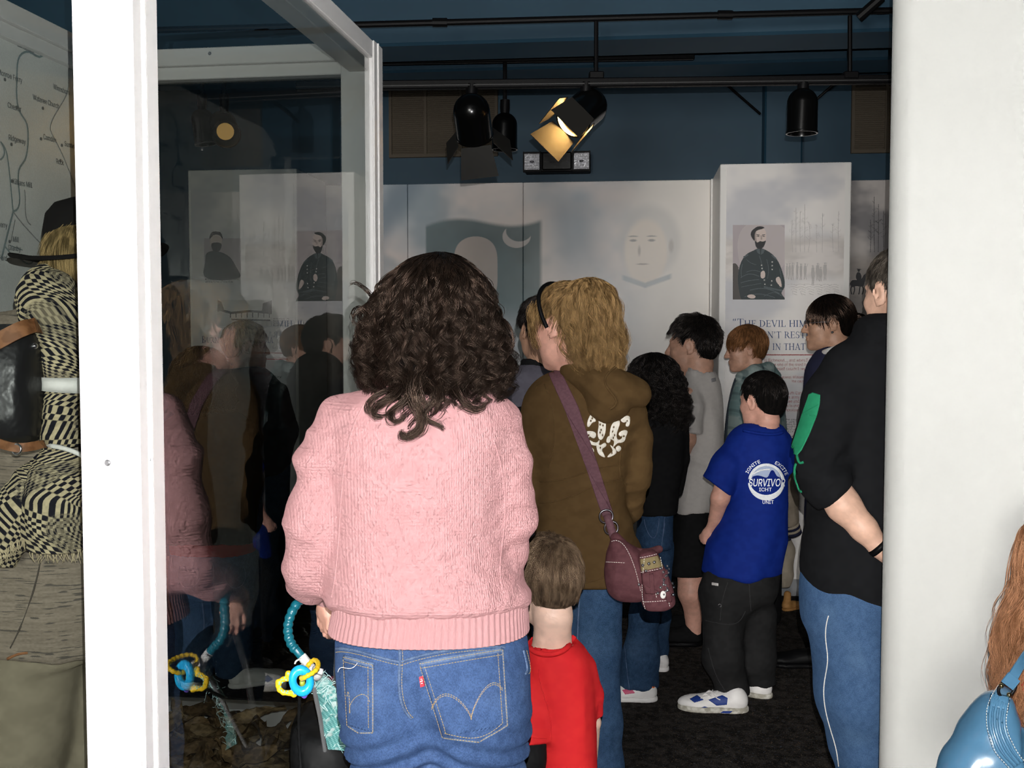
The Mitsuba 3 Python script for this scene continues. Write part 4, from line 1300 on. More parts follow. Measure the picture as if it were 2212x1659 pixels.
def short_hair(head, parent, mat, n, length, kind='short', lift=.35, thick=.0007, seed=1, wild=.25, crown=(0, -.045, .105), cap=.006, k=6, name='hair', wave=0.0):
    """Cropped hair: a close cap and strands combed away from the crown."""
    g = np.random.default_rng(seed)
    reg = hairline(kind)
    capf = lambda P: smax(HEAD(P) - cap, .009 - reg(P), .01)
    big = s_ell(CEN - [0, 0, .012], RAD + [cap * 1.1, cap * 1.3, cap * 1.3 + .012])
    capg = lambda P: smax(smin(capf(P), smax(big(P), .009 - reg(P), .012), .01), .004 - HEAD(P) - .014, .004)
    lo, hi = np.array([-.1, -.13, -.11]), np.array([.1, .12, .14])
    cm = solid(capg, lo, hi, .006)
    cm.vertices = head.w(cm.vertices)
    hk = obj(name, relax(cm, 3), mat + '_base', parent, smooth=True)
    d = g.normal(size=(n * 3, 3)); d /= np.linalg.norm(d, axis=1, keepdims=True)
    P = CEN + d * RAD * (1 + cap / .09)
    P = P[reg(P) > .002][:n]
    L = length * g.uniform(.65, 1.15, len(P))
    side = (np.abs(P[:, 1] + .01) < .045) & (P[:, 2] < .075)
    L = np.where(side & (kind != 'all'), L * np.clip(reg(P) / .035, .22, 1), L)
    cr = np.array(crown)
    pts = [P]
    jit = (meshkit.noise(P * 55, seed)[:, None] - .5) * 2
    jit2 = (meshkit.noise(P * 55 + 40, seed + 5)[:, None] - .5) * 2
    ph = g.uniform(0, 6.28, (len(P), 1))
    for j in range(k):
        p = pts[-1]
        nn = (p - CEN) / RAD ** 2; nn /= np.linalg.norm(nn, axis=1, keepdims=True)
        t = p - cr
        t -= nn * (t * nn).sum(1, keepdims=True); t /= np.linalg.norm(t, axis=1, keepdims=True) + 1e-6
        b = np.cross(nn, t)
        dr_ = t + nn * (lift * (1 - j / k) + jit2 * wild * .6) + b * (jit * wild + wave * np.sin(ph + j * 1.5)) + np.array([0, 0, -.10 * j / k])
        dr_ /= np.linalg.norm(dr_, axis=1, keepdims=True)
        q = p + dr_ * (L / k)[:, None]
        o = (q - CEN) / (RAD + cap * .6)
        r = np.linalg.norm(o, axis=1, keepdims=True)
        q = np.where(r < 1, CEN + o / r * (RAD + cap * .6), q)
        pts.append(q)
    S = np.stack(pts, 1)
    S = head.w(S.reshape(-1, 3)).reshape(S.shape)
    w = thick * np.linspace(1, .35, k + 1) * np.ones((len(P), 1))
    obj('strands', tubes(S, w), mat, hk, smooth=True, kind='stuff')
    return hk


def long_hair(levels, parent, mat, clumps, per, ends, curl=(.002, .010), pitch=.06, thick=.0009, seed=1, az=(0, 2 * math.pi), rad=(.72, 1.03), K=24, spread=.012, wander=.15, name='hair', fill=.88, pw=1.5, top_len=0.0):
    """Long hair that falls from the crown along a hull of elliptic sections; locks curl more towards their ends."""
    from scipy.interpolate import PchipInterpolator
    g = np.random.default_rng(seed)
    Lv = np.array(sorted(map(tuple, levels)), float)
    I = PchipInterpolator(Lv[:, 0], Lv[:, 1:])
    z0, z1 = Lv[0, 0], Lv[-1, 0]
    inner = [(z, cx, cy, rx * fill, ry * fill) for z, cx, cy, rx, ry in Lv if rx > .012]
    hk = None
    if fill:
        b = np.array(inner)
        lo = (b[:, 1:3] - b[:, 3:5]).min(0) - .02; hi = (b[:, 1:3] + b[:, 3:5]).max(0) + .02
        fn = s_disp(s_loft(inner, 2.0, cap=.03), lambda P: -.006 * (meshkit.noise(P * np.array([60, 60, 25], np.float32), seed) - .5))
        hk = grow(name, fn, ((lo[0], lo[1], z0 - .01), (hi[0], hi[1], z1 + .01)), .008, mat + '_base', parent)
    phi = g.uniform(*az, clumps)
    ze = np.array([ends(p, g) for p in phi])
    r = g.uniform(*rad, clumps) ** .7
    n = clumps * per
    rep = lambda a: np.repeat(a, per)
    ph0, zz, rr, cph, cp, ch = rep(phi), rep(ze), rep(r), rep(g.uniform(0, 6.28, clumps)), rep(pitch * g.uniform(.7, 1.4, clumps)), rep(g.choice([-1, 1], clumps))
    ca = rep(g.uniform(.5, 1.35, clumps))
    s = np.linspace(0, 1, K)[None]
    z = z1 - (z1 - zz[:, None] + g.normal(0, .008, (n, 1))) * s ** pw
    zc = np.clip(z, z0, z1)
    c = I(zc)
    wz = wander * (meshkit.noise(np.stack([ph0[:, None] * 2 + 0 * z, z * 9, rr[:, None] * 5 + 0 * z], -1), seed) - .5) * 2 * s
    p = ph0[:, None] + wz
    jr, jt = g.normal(0, spread, (n, 1)), g.normal(0, spread, (n, 1))
    a = (curl[0] + (curl[1] - curl[0]) * s ** 1.1) * ca[:, None]
    th = cph[:, None] + ch[:, None] * 2 * np.pi * (z1 - z) / cp[:, None] + g.normal(0, .25, (n, 1))
    ra = rr[:, None]
    sj = np.clip(s * 2.2, .15, 1)
    ox, oy = np.cos(p), np.sin(p)
    rad_o = a * np.cos(th) + jr * sj
    tan_o = a * np.sin(th) + jt * sj
    X = c[..., 0] + ra * c[..., 2] * ox + rad_o * ox - tan_o * oy
    Y = c[..., 1] + ra * c[..., 3] * oy + rad_o * oy + tan_o * ox
    P = np.stack([X, Y, z + .3 * a * np.sin(th * 1.0 + 1)], -1)
    w = thick * (np.linspace(1, .4, K)[None] * np.ones((n, 1)))
    m = tubes(P, w)
    if hk is None:
        hk = obj(name, m, mat, parent, smooth=True)
    else:
        obj('locks', m, mat, hk, smooth=True, kind='stuff')
    return hk


def strands(paths, r, n=26):
    return cat([tube(spline(p, n), np.linspace(r, r * .35, n), 4) for p in paths])


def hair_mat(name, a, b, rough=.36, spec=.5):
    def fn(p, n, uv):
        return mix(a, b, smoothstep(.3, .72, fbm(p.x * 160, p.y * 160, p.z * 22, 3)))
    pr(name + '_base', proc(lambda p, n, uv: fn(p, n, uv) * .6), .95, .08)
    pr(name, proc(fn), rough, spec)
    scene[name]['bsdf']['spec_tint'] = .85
    return name


hair_mat('hair_dark_brown', (.0035, .0024, .0018), (.0095, .006, .0044), .30, .42)
hair_mat('hair_black', (.005, .0045, .0045), (.011, .009, .008), .45, .35)
hair_mat('hair_brown', (.05, .032, .02), (.14, .095, .06), .42, .45)
hair_mat('hair_blonde', (.095, .055, .022), (.34, .215, .095), .40, .45)
hair_mat('hair_auburn', (.10, .045, .018), (.24, .11, .045), .4, .45)
hair_mat('hair_sandy', (.10, .07, .03), (.30, .21, .095), .42, .4)
hair_mat('hair_salt', (.03, .025, .02), (.10, .085, .07), .42, .4)
hair_mat('hair_copper', (.17, .075, .035), (.40, .20, .105), .42, .45)


# ------------------------------------------------------------------ shoes
def shoe(parent, heel, yaw, L, upper, sole, W=None, H=.085, name='shoe', label=None, tall=0., h=.005):
    """A shoe on the floor from its heel; yaw as for heads (0 = pointing away from the camera, 90 = to the left)."""
    W = W or L * .38
    R = rot(math.radians(yaw))
    heel = np.array([heel[0], heel[1], 0.0])
    w = lambda P: (P - heel) @ R
    k = L / .27
    top = s_union(.02 * k, s_limb([(0, .045 * k, .05 * k), (0, .05 * k, H * .85 * k + tall)], [.030 * k, .031 * k]), s_ell((0, .10 * k, .038 * k), (W * .40, .09 * k, .040 * k)), s_ell((0, .19 * k, .026 * k), (W * .46, .085 * k, .034 * k)), s_ell((0, .045 * k, .045 * k), (W * .38, .045 * k, .05 * k)))
    topf = s_and(top, s_half((0, 0, .020 * k), (0, 0, -1)), .004)
    solef = s_and(s_and(s_union(.03 * k, s_ell((0, .055 * k, .01), (W * .43, .06 * k, .06 * k)), s_ell((0, .19 * k, .01), (W * .52, .085 * k, .05 * k)), s_ell((0, .12 * k, .01), (W * .42, .08 * k, .05 * k))), s_half((0, 0, .024 * k), (0, 0, 1)), .003), s_half((0, 0, 0.001), (0, 0, -1)), .003)
    f1, f2 = (lambda P: topf(w(P).astype(np.float32))), (lambda P: solef(w(P).astype(np.float32)))
    lo, hi = heel + [-L * 1.15, -L * 1.15, -.01], heel + [L * 1.15, L * 1.15, .16 * k + tall + .06]
    sk = grow(name, f1, (lo, hi), h, upper, parent, 2, label=label)
    grow('sole', f2, (lo, hi), h, sole, sk, 2)
    return sk, f1, f2


def fabric(name, a, b=None, scale=60, rough=.85, sheen=.2, weave=0.0, pitch=.002, stretch=(1, 1, 1), lo=.3, hi=.7):
    col = C(a) if b is None else two(a, b, scale, lo, hi, stretch)
    bump = None
    if weave:
        w = 2 * math.pi / pitch
        bump = proc(lambda p, n, uv: weave * dr.sin((p.x + p.y) * w) * dr.sin(p.z * w), pitch * .15)
    return pr(name, col, rough, .18, sheen=sheen, bump=bump)


def denim(name, a, b, worn=(.20, .30, .46)):
    """Twill: fine upright threads with flecks, and worn patches of paler dye."""
    def fn(p, n, uv):
        t = noise(p.x * 820, p.y * 820, p.z * 430)
        f = fbm(p.x * 14, p.y * 14, p.z * 9, 3)
        c = mix(a, b, smoothstep(.2, .8, t * .55 + fbm(p.x * 90, p.y * 90, p.z * 60, 2) * .45))
        return mix(c, worn, smoothstep(.5, .85, f) * .3 * (.6 + .8 * t))
    return pr(name, proc(fn), .82, .2, sheen=.2, bump=proc(lambda p, n, uv: .0003 * noise((p.x + p.y) * 1000, p.z * 300, 3.0), .0004))

# ================================================================== WOMAN IN THE PINK SWEATER
def knit(p, n, uv):
    s = p.x * .95 + p.y * .55
    v = dr.sin(s * 2 * math.pi / .0046) * .5 + dr.sin((p.z + .3 * dr.abs(dr.sin(s * math.pi / .0046)) * .004) * 2 * math.pi / .0058) * .5
    bask = fbm(s * 34, p.z * 34, 2.0, 2)
    wavy = dr.sin((p.z + .014 * dr.sin(s * 42)) * 2 * math.pi / .034)
    pit = smoothstep(.55, .95, noise(s * 330, p.z * 260, 5.0))
    return .0006 * v + .006 * bask * bask - .0016 * pit + .0011 * wavy * smoothstep(.35, .6, noise(s * 7, p.z * 9, 4.0))


pr('pink_knit', two((.405, .215, .22), (.42, .228, .233), 40), .9, .12, sheen=.25, bump=proc(knit, .0006), bump_scale=1.0)
pr('pink_rib', (.41, .222, .227), .9, .12, sheen=.25, bump=proc(lambda p, n, uv: .0004 * dr.sin(p.z * 2 * math.pi / .004), .0006))
denim('denim_blue', (.024, .050, .125), (.048, .092, .205), (.09, .145, .265))
denim('denim_edge', (.045, .075, .15), (.11, .16, .26), (.17, .23, .32))
pr('thread_gold', (.36, .25, .12), .7, .2)
pr('thread_white', (.62, .60, .57), .7, .2)
pr('tab_red', (.55, .03, .05), .6, .3)

DA = 1.95
PA = thing('person', 'woman with long dark curly hair in a pink knit sweater and blue jeans', 'person')
SK = math.radians(-14)
tors = s_loft(rows(DA, [(806, 862, 1040, .13), (832, 815, 1052, .16), (858, 762, 1082, .19), (900, 722, 1108, .215), (960, 712, 1108, .235), (1060, 716, 1094, .245), (1160, 716, 1090, .25), (1240, 708, 1105, .262), (1290, 705, 1132, .28), (1318, 708, 1143, .285), (1336, 716, 1142, .27)]), 2.35, cap=.02)
armL = limb(DA, [(742, 905, .0, 54), (700, 1000, -.01, 56), (680, 1130, -.02, 58), (672, 1222, .0, 52), (672, 1262, .05, 44), (684, 1268, .09, 38)])
armR = limb(DA, [(1075, 925, .0, 50), (1096, 1020, .0, 50), (1104, 1120, .0, 50), (1100, 1190, .02, 43), (1086, 1245, .10, 30), (1070, 1262, .17, 26)])
wrk = folds((7, 7, 16), .012, 3)


def sleeve_wr(P):
    g = wrk(P)
    m = np.clip((np.abs(P[:, 0] - at(915, 1100, DA)[0]) - .14) / .05, 0, 1) + np.clip((at(0, 1250, DA)[2] - P[:, 2]) / .06, 0, 1) * .8
    return g * np.clip(m, .12, 1)


blouson = lambda P: -.006 * np.sin(np.arctan2(P[:, 1] - DA, P[:, 0] - at(925, 0, DA)[0]) * 17 + 3 * np.sin(P[:, 2] * 40)) * .6 * np.exp(-((P[:, 2] - at(0, 1322, DA)[2]) / .022) ** 2)
swf = s_disp(s_disp(s_union(.03, tors, s_union(.02, armL), armR), sleeve_wr), lambda P: blouson(P).astype(np.float32))
sw = grow('sweater', swf, span(DA, 600, 1180, 790, 1350, -.20, .32), .0055, 'pink_knit', PA, 3)


def band(D, rw, ribs, amp, mat, name, parent, n=2.35, nz=7):
    """A ribbed knit band: rows as for a torso."""
    from scipy.interpolate import PchipInterpolator
    L = np.array(sorted(rows(D, rw))); I = PchipInterpolator(L[:, 0], L[:, 1:])
    zs = np.linspace(L[0, 0], L[-1, 0], nz)
    th = np.linspace(0, 2 * np.pi, ribs * 6, endpoint=False)
    V = []
    for z in zs:
        cx, cy, rx, ry = I(z)
        c, s = np.cos(th), np.sin(th)
        r = (np.abs(c) ** n + np.abs(s) ** n) ** (-1 / n)
        d = amp * np.sign(np.sin(th * ribs)) * np.abs(np.sin(th * ribs)) ** .6
        V.append(np.stack([cx + (rx * r + d) * c, cy + (ry * r + d) * s, np.full_like(th, z)], -1))
    k = len(th)
    V = np.vstack(V); i, j = np.meshgrid(np.arange(nz - 1), np.arange(k), indexing='ij')
    q = np.stack([i * k + j, i * k + (j + 1) % k, (i + 1) * k + (j + 1) % k, (i + 1) * k + j], -1).reshape(-1, 4)
    return obj(name, trimesh.Trimesh(V, np.vstack([q[:, [0, 1, 2]], q[:, [0, 2, 3]]]), process=False), mat, parent, smooth=True)


band(DA, [(1318, 716, 1140, .272), (1332, 722, 1140, .270), (1345, 722, 1140, .268), (1375, 716, 1142, .272), (1396, 713, 1143, .274)], 96, .0011, 'pink_rib', 'ribbed_hem', sw)
# raglan seams and the thread lines of the back
for pts in [[(790, 868), (752, 960), (738, 1060), (730, 1180), (716, 1290)], [(1066, 950), (1088, 1040), (1090, 1130), (1082, 1200), (1086, 1275)]]:
    obj('seam', seam(swf, pts, DA, .0022, -.0006), 'pink_rib', sw, smooth=True)
# the hand by the handle, wrist cuff
handA = s_hand(at(711, 1256, DA + .14), (at(700, 1330, DA + .14) - at(711, 1256, DA + .14)), (.9, .6, 0), -1, .74, (.15, .4, .5))
neckA = s_limb([at(945, 700, DA), at(950, 860, DA)], [.06, .07])
HA = Head(at(940, 712, DA + .01), .93, -8)
bodyA = s_union(.01, HA.fn, neckA, s_in(tors, .012), s_limb([at(742, 905, DA), at(690, 1100, DA), at(676, 1236, DA + .04), at(711, 1256, DA + .14)], [.033, .028, .026, .022]), s_limb([at(1075, 925, DA), at(1098, 1120, DA + .01), at(1098, 1200, DA + .05), at(1080, 1280, DA + .2)], [.03, .026, .024, .02]))
grow('body', s_union(.008, bodyA, handA), span(DA, 610, 1180, 560, 1440, -.16, .34), .006, 'skin_pink', PA)
cuf = [at(696, 1256, DA + .10), at(710, 1284, DA + .135)]
d = (cuf[1] - cuf[0])
m = tube([cuf[0] + d * t for t in np.linspace(0, 1, 14)], .029 + .0016 * np.sign(np.sin(np.arange(14) * 2.2)), 20)
obj('cuff', m, 'pink_rib', sw, smooth=True)

# jeans
legw = lambda P: folds((10, 10, 5), .006, 8, .5)(P)
pel = s_loft(rows(DA, [(1385, 730, 1134, .225), (1420, 726, 1140, .24), (1470, 728, 1145, .252), (1520, 742, 1142, .25), (1570, 758, 1136, .24), (1610, 770, 1130, .23), (1640, 780, 1122, .22)]), 2.35, rot=0, cap=.02)
but = s_union(.02, s_ell(at(825, 1530, DA - .065), (.070, .072, .10)), s_ell(at(1015, 1530, DA - .075), (.094, .082, .10)))
lgL = s_limb([at(845, 1560, DA - .01), at(860, 1680, DA), at(880, 2050, DA + .02), at(885, 2400, DA + .03)], [.078, .08, .066, .06])
lgR = s_limb([at(1030, 1560, DA - .01), at(1025, 1680, DA), at(1010, 2050, DA + .02), at(1010, 2400, DA + .03)], [.088, .086, .068, .06])
crease = s_limb([at(868, 1500, DA - .15), at(888, 1560, DA - .15), at(930, 1605, DA - .145), at(935, 1680, DA - .12)], [.012, .016, .02, .026])
jf0 = flat_floor(s_sub(s_union(.045, s_union(.05, pel, but), s_union(.02, lgL, lgR)), crease, .03))


def seat_folds(P):
    z = P[:, 2]
    lowz = at(0, 1600, DA)[2]
    m = np.exp(-((z - lowz) / .055) ** 2)
    return (-.006 * m * np.sin((z + .35 * np.abs(P[:, 0] - at(935, 0, DA)[0])) * 150) + legw(P) * np.clip((lowz - z) / .05, .1, 1)).astype(np.float32)


jf = s_disp(jf0, seat_folds)
jn = grow('jeans', jf, span(DA, 700, 1170, 1380, 2720, -.22, .22), .0065, 'denim_blue', PA, 3)


def pocket(outline, inner_rows, mat='denim_blue'):
    k = obj('back_pocket', patch(jf, PL(outline), DA, 9, .0018, .004), mat, jn, smooth=True)
    edge = np.array(outline + outline[:1], float)
    obj('stitching', cat([seam(jf, edge[i:i + 2], DA, .0006, .0028, .0034, .0016) for i in range(len(edge) - 1)] + [seam(jf, r, DA, .0006, .0026, .0034, .0016) for r in inner_rows]), 'thread_gold', k, smooth=False)
    hem = [sg.LineString(outline[:2]).buffer(5, cap_style='flat')] + [sg.LineString(outline[i:i + 2]).buffer(2.2, cap_style='flat') for i in range(1, len(outline) - 1)]
    obj('worn_edge', patch(jf, shapely.union_all(hem), DA, 6, .0026, .003), 'denim_edge', k, smooth=True)
    return k


def arcs(a, mid, b, lift, w=4):
    a, mid, b = map(np.array, (a, mid, b))
    out = []
    for o in (0, w):
        L = spline([a + [0, o], a * .55 + mid * .45 + [0, -lift + o], mid * .88 + a * .12 + [0, -18 + o], mid + [0, o]], 24)
        Rr = spline([mid + [0, o], mid * .86 + b * .14 + [0, -24 + o], b * .6 + mid * .4 + [0, -lift + o], b + [0, o]], 24)
        out += [L, Rr]
    return out


pR = pocket([(906, 1434), (1084, 1404), (1094, 1566), (1034, 1602), (958, 1592)], [[(908, 1444), (1084, 1415)], [(918, 1440), (966, 1586)], [(1074, 1412), (1084, 1562)], [(962, 1582), (1032, 1592), (1086, 1560)]] + arcs((934, 1528), (1018, 1550), (1086, 1492), 38))
pL_ = pocket([(744, 1420), (806, 1437), (806, 1582), (776, 1582), (752, 1566)], [[(746, 1430), (806, 1446)], [(796, 1440), (797, 1576)]] + arcs((752, 1500), (758, 1536), (800, 1512), 26)[2:])
obj('tab', patch(jf, PL([(906, 1462), (914, 1460), (918, 1482), (910, 1484)]), DA, 5, .004, .004), 'tab_red', pR, smooth=False)
obj('tab_mark', patch(jf, shapely.union_all([line([(909, 1472), (915, 1470)], 2), line([(911, 1476), (915, 1475)], 1.6), line([(910, 1467), (914, 1467)], 1.6)]), DA, 4, .0048, .001), 'thread_white', pR, smooth=False)
for pts in [[(726, 1402), (760, 1404), (820, 1420), (866, 1430)], [(866, 1430), (930, 1412), (1010, 1400), (1090, 1398)], [(862, 1398), (864, 1430), (862, 1470), (868, 1520), (890, 1552)], [(1130, 1405), (1138, 1450), (1134, 1456)]]:
    obj('seam', seam(jf, pts, DA, .0026, 0), 'denim_edge', jn, smooth=True)
    p2 = [(x + 1, y + 7) for x, y in pts] if len(pts) > 3 and pts[0][1] < 1440 and abs(pts[0][0] - pts[-1][0]) > 50 else [(x + 6, y) for x, y in pts]
    obj('stitching', seam(jf, p2, DA, .0006, .0016, .0034, .0016), 'thread_gold', jn, smooth=False)
obj('loose_thread', tube(spline([at(772, 1432, DA - .13), at(752, 1444, DA - .135), at(738, 1442, DA - .135), at(730, 1452, DA - .14)], 14), .0007, 4), 'thread_white', jn, smooth=True)
for s, x in ((0, 885), (1, 1008)):
    p = at(x, 2400, DA)
    shoe(PA, (p[0], DA - .06), 6 - 12 * s, .25, 'black_metal', 'black_metal', h=.008)

# long dark curls
zA = lambda y: float(at(0, y, DA)[2])
lev = rows(DA, [(545, 935, 962, .03), (549, 912, 984, .08), (560, 880, 1006, .15), (585, 848, 1034, .21), (620, 820, 1056, .245), (670, 795, 1070, .27), (730, 774, 1090, .28), (790, 768, 1102, .28), (835, 778, 1100, .27), (870, 800, 1082, .25), (905, 840, 1020, .24), (945, 868, 960, .23)], .008)


def endsA(p, g):
    back = math.sin(p) < -.25
    c = math.cos(p)
    y = g.uniform(812, 905) if back else g.uniform(800, 885)
    if back and -.55 < c < .05 and g.random() < .34:
        y = g.uniform(880, 945)
    return zA(y)


HK = long_hair(lev, PA, 'hair_dark_brown', 300, 14, endsA, (.0015, .015), .055, .0008, 5, rad=(.72, 1.03), K=42, spread=.0028, wander=.30, fill=.78, pw=1.35)
q = lambda *p: [at(x, y, DA + d) for x, y, d in p]
fly = [q((800, 640, -.05), (785, 622, -.05), (766, 612, -.06), (756, 614, -.06)), q((795, 655, -.04), (778, 668, -.05), (764, 684, -.05), (766, 698, -.05), (776, 694, -.05)), q((800, 690, -.05), (772, 664, -.05), (760, 676, -.06), (768, 690, -.06)),
       q((1085, 690, -.02), (1104, 712, -.03), (1110, 740, -.03), (1100, 752, -.03)), q((845, 850, -.14), (820, 880, -.15), (800, 886, -.15), (792, 880, -.15)), q((850, 840, -.14), (812, 850, -.15), (796, 872, -.15), (812, 892, -.15), (850, 880, -.16)),
       q((1000, 870, -.14), (1024, 880, -.15), (1046, 874, -.15), (1056, 862, -.15)), q((830, 845, -.13), (806, 862, -.14), (792, 880, -.14), (800, 892, -.14))]
g = np.random.default_rng(4)
allp = []
for f in fly:
    f = np.array(f)
    for _ in range(9):
        allp.append(f + g.normal(0, .0018, (1, 3)) + g.normal(0, .0012, f.shape))
for path, n_, sp in (((905, 820), (898, 862), (912, 900), (902, 930), (876, 944), (866, 934)), 70, .0075), (((880, 830), (868, 866), (842, 892), (850, 908), (872, 896)), 34, .005), (((925, 830), (930, 868), (914, 896), (936, 912), (956, 926)), 26, .004), (((858, 840), (836, 864), (812, 878), (806, 896), (824, 900)), 34, .005), (((985, 840), (1000, 868), (1026, 884), (1046, 876)), 28, .005), (((945, 835), (950, 868), (940, 890)), 26, .006):
    c_ = np.array([at(x, y, DA - .15 - .012 * min(1, k_)) for k_, (x, y) in enumerate(path)])
    for _ in range(n_):
        f = c_ + g.normal(0, sp, (1, 3)) * np.linspace(1, .35, len(c_))[:, None] + g.normal(0, .0016, c_.shape)
        allp.append(f)
obj('loose_curls', strands(allp, .0008), 'hair_dark_brown', HK, smooth=True, kind='stuff')

# ================================================================== THE OTHER VISITORS
def cloth_tris(fn, V, F, D, lift=.002):
    Q = on_cloth(fn, V[:, 0], V[:, 1], D)
    N = grad(fn, Q)
    return trimesh.Trimesh(Q + lift * N, F, process=False)


def cloth_text(fn, text, x, y, cap, width, D, shear=0., place=None, lift=.002):
    v, f = sans(text, 0, 0, cap, width, True)
    v = v.copy(); v[:, 0] -= v[:, 1] * shear
    v = place(v) if place else v + [x, y]
    V3, F3 = trimesh.remesh.subdivide_to_size(np.c_[v, np.zeros(len(v))], f, max(cap * .5, 3.), max_iter=8)
    return cloth_tris(fn, V3[:, :2], F3, D, lift)


def on_arc(cx, cy, rx, ry, a0, a1, w):
    """Lays lettering of pixel width w along an arc; angles in degrees, screen-clockwise from +x."""
    def f(v):
        a = np.radians(a0 + (a1 - a0) * v[:, 0] / w)
        r = -v[:, 1]
        sgn = 1 if a1 > a0 else -1
        return np.c_[cx + (rx + sgn * r) * np.cos(a), cy + (ry + sgn * r) * np.sin(a)]
    return f


# ---------------------------------------------------------------- small boy in red
DB = 2.40
fabric('red_jersey', (.47, .012, .016), (.50, .016, .018), 50, .8)
fabric('black_jersey', (.0045, .0045, .005), (.0065, .0065, .007), 60, .85, .05)
PB = thing('person', 'small boy with short brown hair in a red T-shirt over black sleeves', 'person')
HB = Head(at(1183, 1258, DB + .005), .86, 20, -6)
rowsB = rows(DB, [(1372, 1172, 1226, .09), (1392, 1150, 1240, .115), (1404, 1140, 1252, .13), (1425, 1134, 1268, .15), (1460, 1134, 1278, .165), (1540, 1140, 1284, .17), (1659, 1146, 1288, .18), (1820, 1142, 1296, .19)])
slB = limb(DB, [(1160, 1438, -.01, 30), (1150, 1500, -.03, 36), (1150, 1602, -.075, 44)])
slB2 = limb(DB, [(1264, 1440, .0, 24), (1276, 1500, .02, 25), (1282, 1552, .04, 24)])
hemB = s_half(at(1160, 1598, DB - .07), (-.1, -.05, -1))
teeB = s_disp(s_union(.015, s_union(.02, s_loft(rowsB, 2.3), s_and(slB, hemB)), s_and(slB2, s_half(at(1282, 1560, DB), (0, 0, -1)))), lambda P: folds((16, 16, 3.5), .005, 12, .3)(P) * np.clip((at(0, 1420, DB)[2] - P[:, 2]) / .06, .1, 1))
nkB = HB.neck(at(1192, 1410, DB + .005), .047)
bodyB = s_union(.012, HB.fn, nkB, s_in(s_loft(rowsB[2:], 2.3), .012), limb(DB, [(1262, 1440, 0, 16), (1282, 1560, .04, 16), (1276, 1660, .10, 13)]))
grow('body', bodyB, span(DB, 1100, 1320, 1130, 1700, -.2, .25), .0045, 'skin_pale', PB)
cutB = s_sub(teeB, HB.neck(at(1192, 1412, DB + .005), .055), .006)
tb = grow('t_shirt', cutB, span(DB, 1080, 1330, 1360, 1830, -.2, .2), .006, 'red_jersey', PB)
nb = [at(x, y, DB + d) for x, y, d in [(1146, 1392, .0), (1160, 1402, -.045), (1185, 1408, -.062), (1212, 1402, -.055), (1236, 1380, -.02), (1240, 1366, .02)]]
obj('collar', cat([seam(cutB, a, DB, .0065, .002) for a in ([(1146, 1400), (1160, 1410), (1185, 1414), (1212, 1408), (1232, 1392), (1240, 1376)],)]), 'red_jersey', tb, smooth=True)
grow('sleeve', s_union(.01, limb(DB, [(1152, 1560, -.06, 34), (1142, 1640, -.09, 36), (1150, 1740, -.02, 30)]), limb(DB, [(1190, 1690, .05, 24), (1150, 1735, -.02, 26)])), span(DB, 1080, 1230, 1500, 1790, -.2, .2), .007, 'black_jersey', PB)
obj('seam', seam(teeB, [(1164, 1446), (1172, 1490), (1186, 1540), (1188, 1600)], DB, .0016, -.0004), 'red_jersey', tb, smooth=True)
obj('hem_stitch', seam(teeB, [(1112, 1586), (1140, 1592), (1180, 1596)], DB, .0008, .001), 'red_jersey', tb, smooth=True)
trB = flat_floor(s_union(.02, s_loft(rows(DB, [(1790, 1146, 1290, .18), (1900, 1148, 1288, .17)]), 2.3), limb(DB, [(1180, 1890, 0, 34), (1178, 2180, 0, 26)]), limb(DB, [(1254, 1890, 0, 34), (1256, 2180, 0, 26)])))
grow('trousers', trB, span(DB, 1110, 1330, 1780, 2200, -.15, .15), .01, 'denim_blue', PB)
for x in (1178, 1256):
    p = at(x, 2190, DB); shoe(PB, (p[0], DB - .05), 0, .18, 'black_metal', 'black_metal', h=.008)
short_hair(HB, PB, 'hair_brown', 9000, .046, lift=.30, thick=.0007, seed=3, wild=.30, cap=.009, crown=(.005, -.05, .112))

# ---------------------------------------------------------------- blonde in the olive hoodie
DC = 2.90
fabric('olive_fleece', (.066, .037, .013), (.076, .044, .016), 60, .9, .25)
fabric('plum_canvas', (.072, .025, .030), (.09, .034, .039), 80, .8, weave=.0002, pitch=.0022)
fabric('plum_webbing', (.10, .046, .058), (.12, .058, .070), 200, .75, weave=.0002, pitch=.003)
pr('print_white', two((.62, .58, .50), (.70, .66, .58), 90), .6, .2)
denim('denim_mid', (.016, .040, .090), (.036, .078, .150), (.065, .12, .20))
PC = thing('person', 'young woman with wavy blonde hair in an olive hoodie with a white scroll print', 'person')
HC = Head(at(1222, 704, DC - .02), .92, 48, -8)
rC = rows(DC, [(800, 1200, 1330, .12), (822, 1162, 1362, .16), (850, 1142, 1384, .185), (890, 1134, 1388, .205), (950, 1144, 1374, .205), (1010, 1156, 1358, .195), (1055, 1160, 1348, .19), (1100, 1160, 1352, .195), (1160, 1158, 1372, .21), (1220, 1156, 1390, .225), (1272, 1156, 1396, .23)])
torC = s_loft(rC, 2.3)
hemC = s_half(at(1275, 1275, DC), (-.18, 0, -1))
aRC = limb(DC, [(1362, 872, .0, 28), (1378, 950, -.01, 29), (1378, 1030, .0, 27), (1362, 1105, .06, 23), (1345, 1135, .13, 20)])
aLC = limb(DC, [(1160, 880, .0, 29), (1152, 960, .0, 30), (1156, 1060, .01, 28), (1180, 1150, .08, 24)])
fC = folds((6, 6, 18), .007, 21, -.4)
waistfold = lambda P: -.004 * np.exp(-((P[:, 2] - at(0, 1040, DC)[2] - .25 * (P[:, 0] - at(1260, 0, DC)[0])) / .012) ** 2) - .004 * np.exp(-((P[:, 2] - at(0, 1085, DC)[2] - .25 * (P[:, 0] - at(1260, 0, DC)[0])) / .010) ** 2)
hdC0 = s_and(s_union(.025, torC, aRC, aLC), hemC)
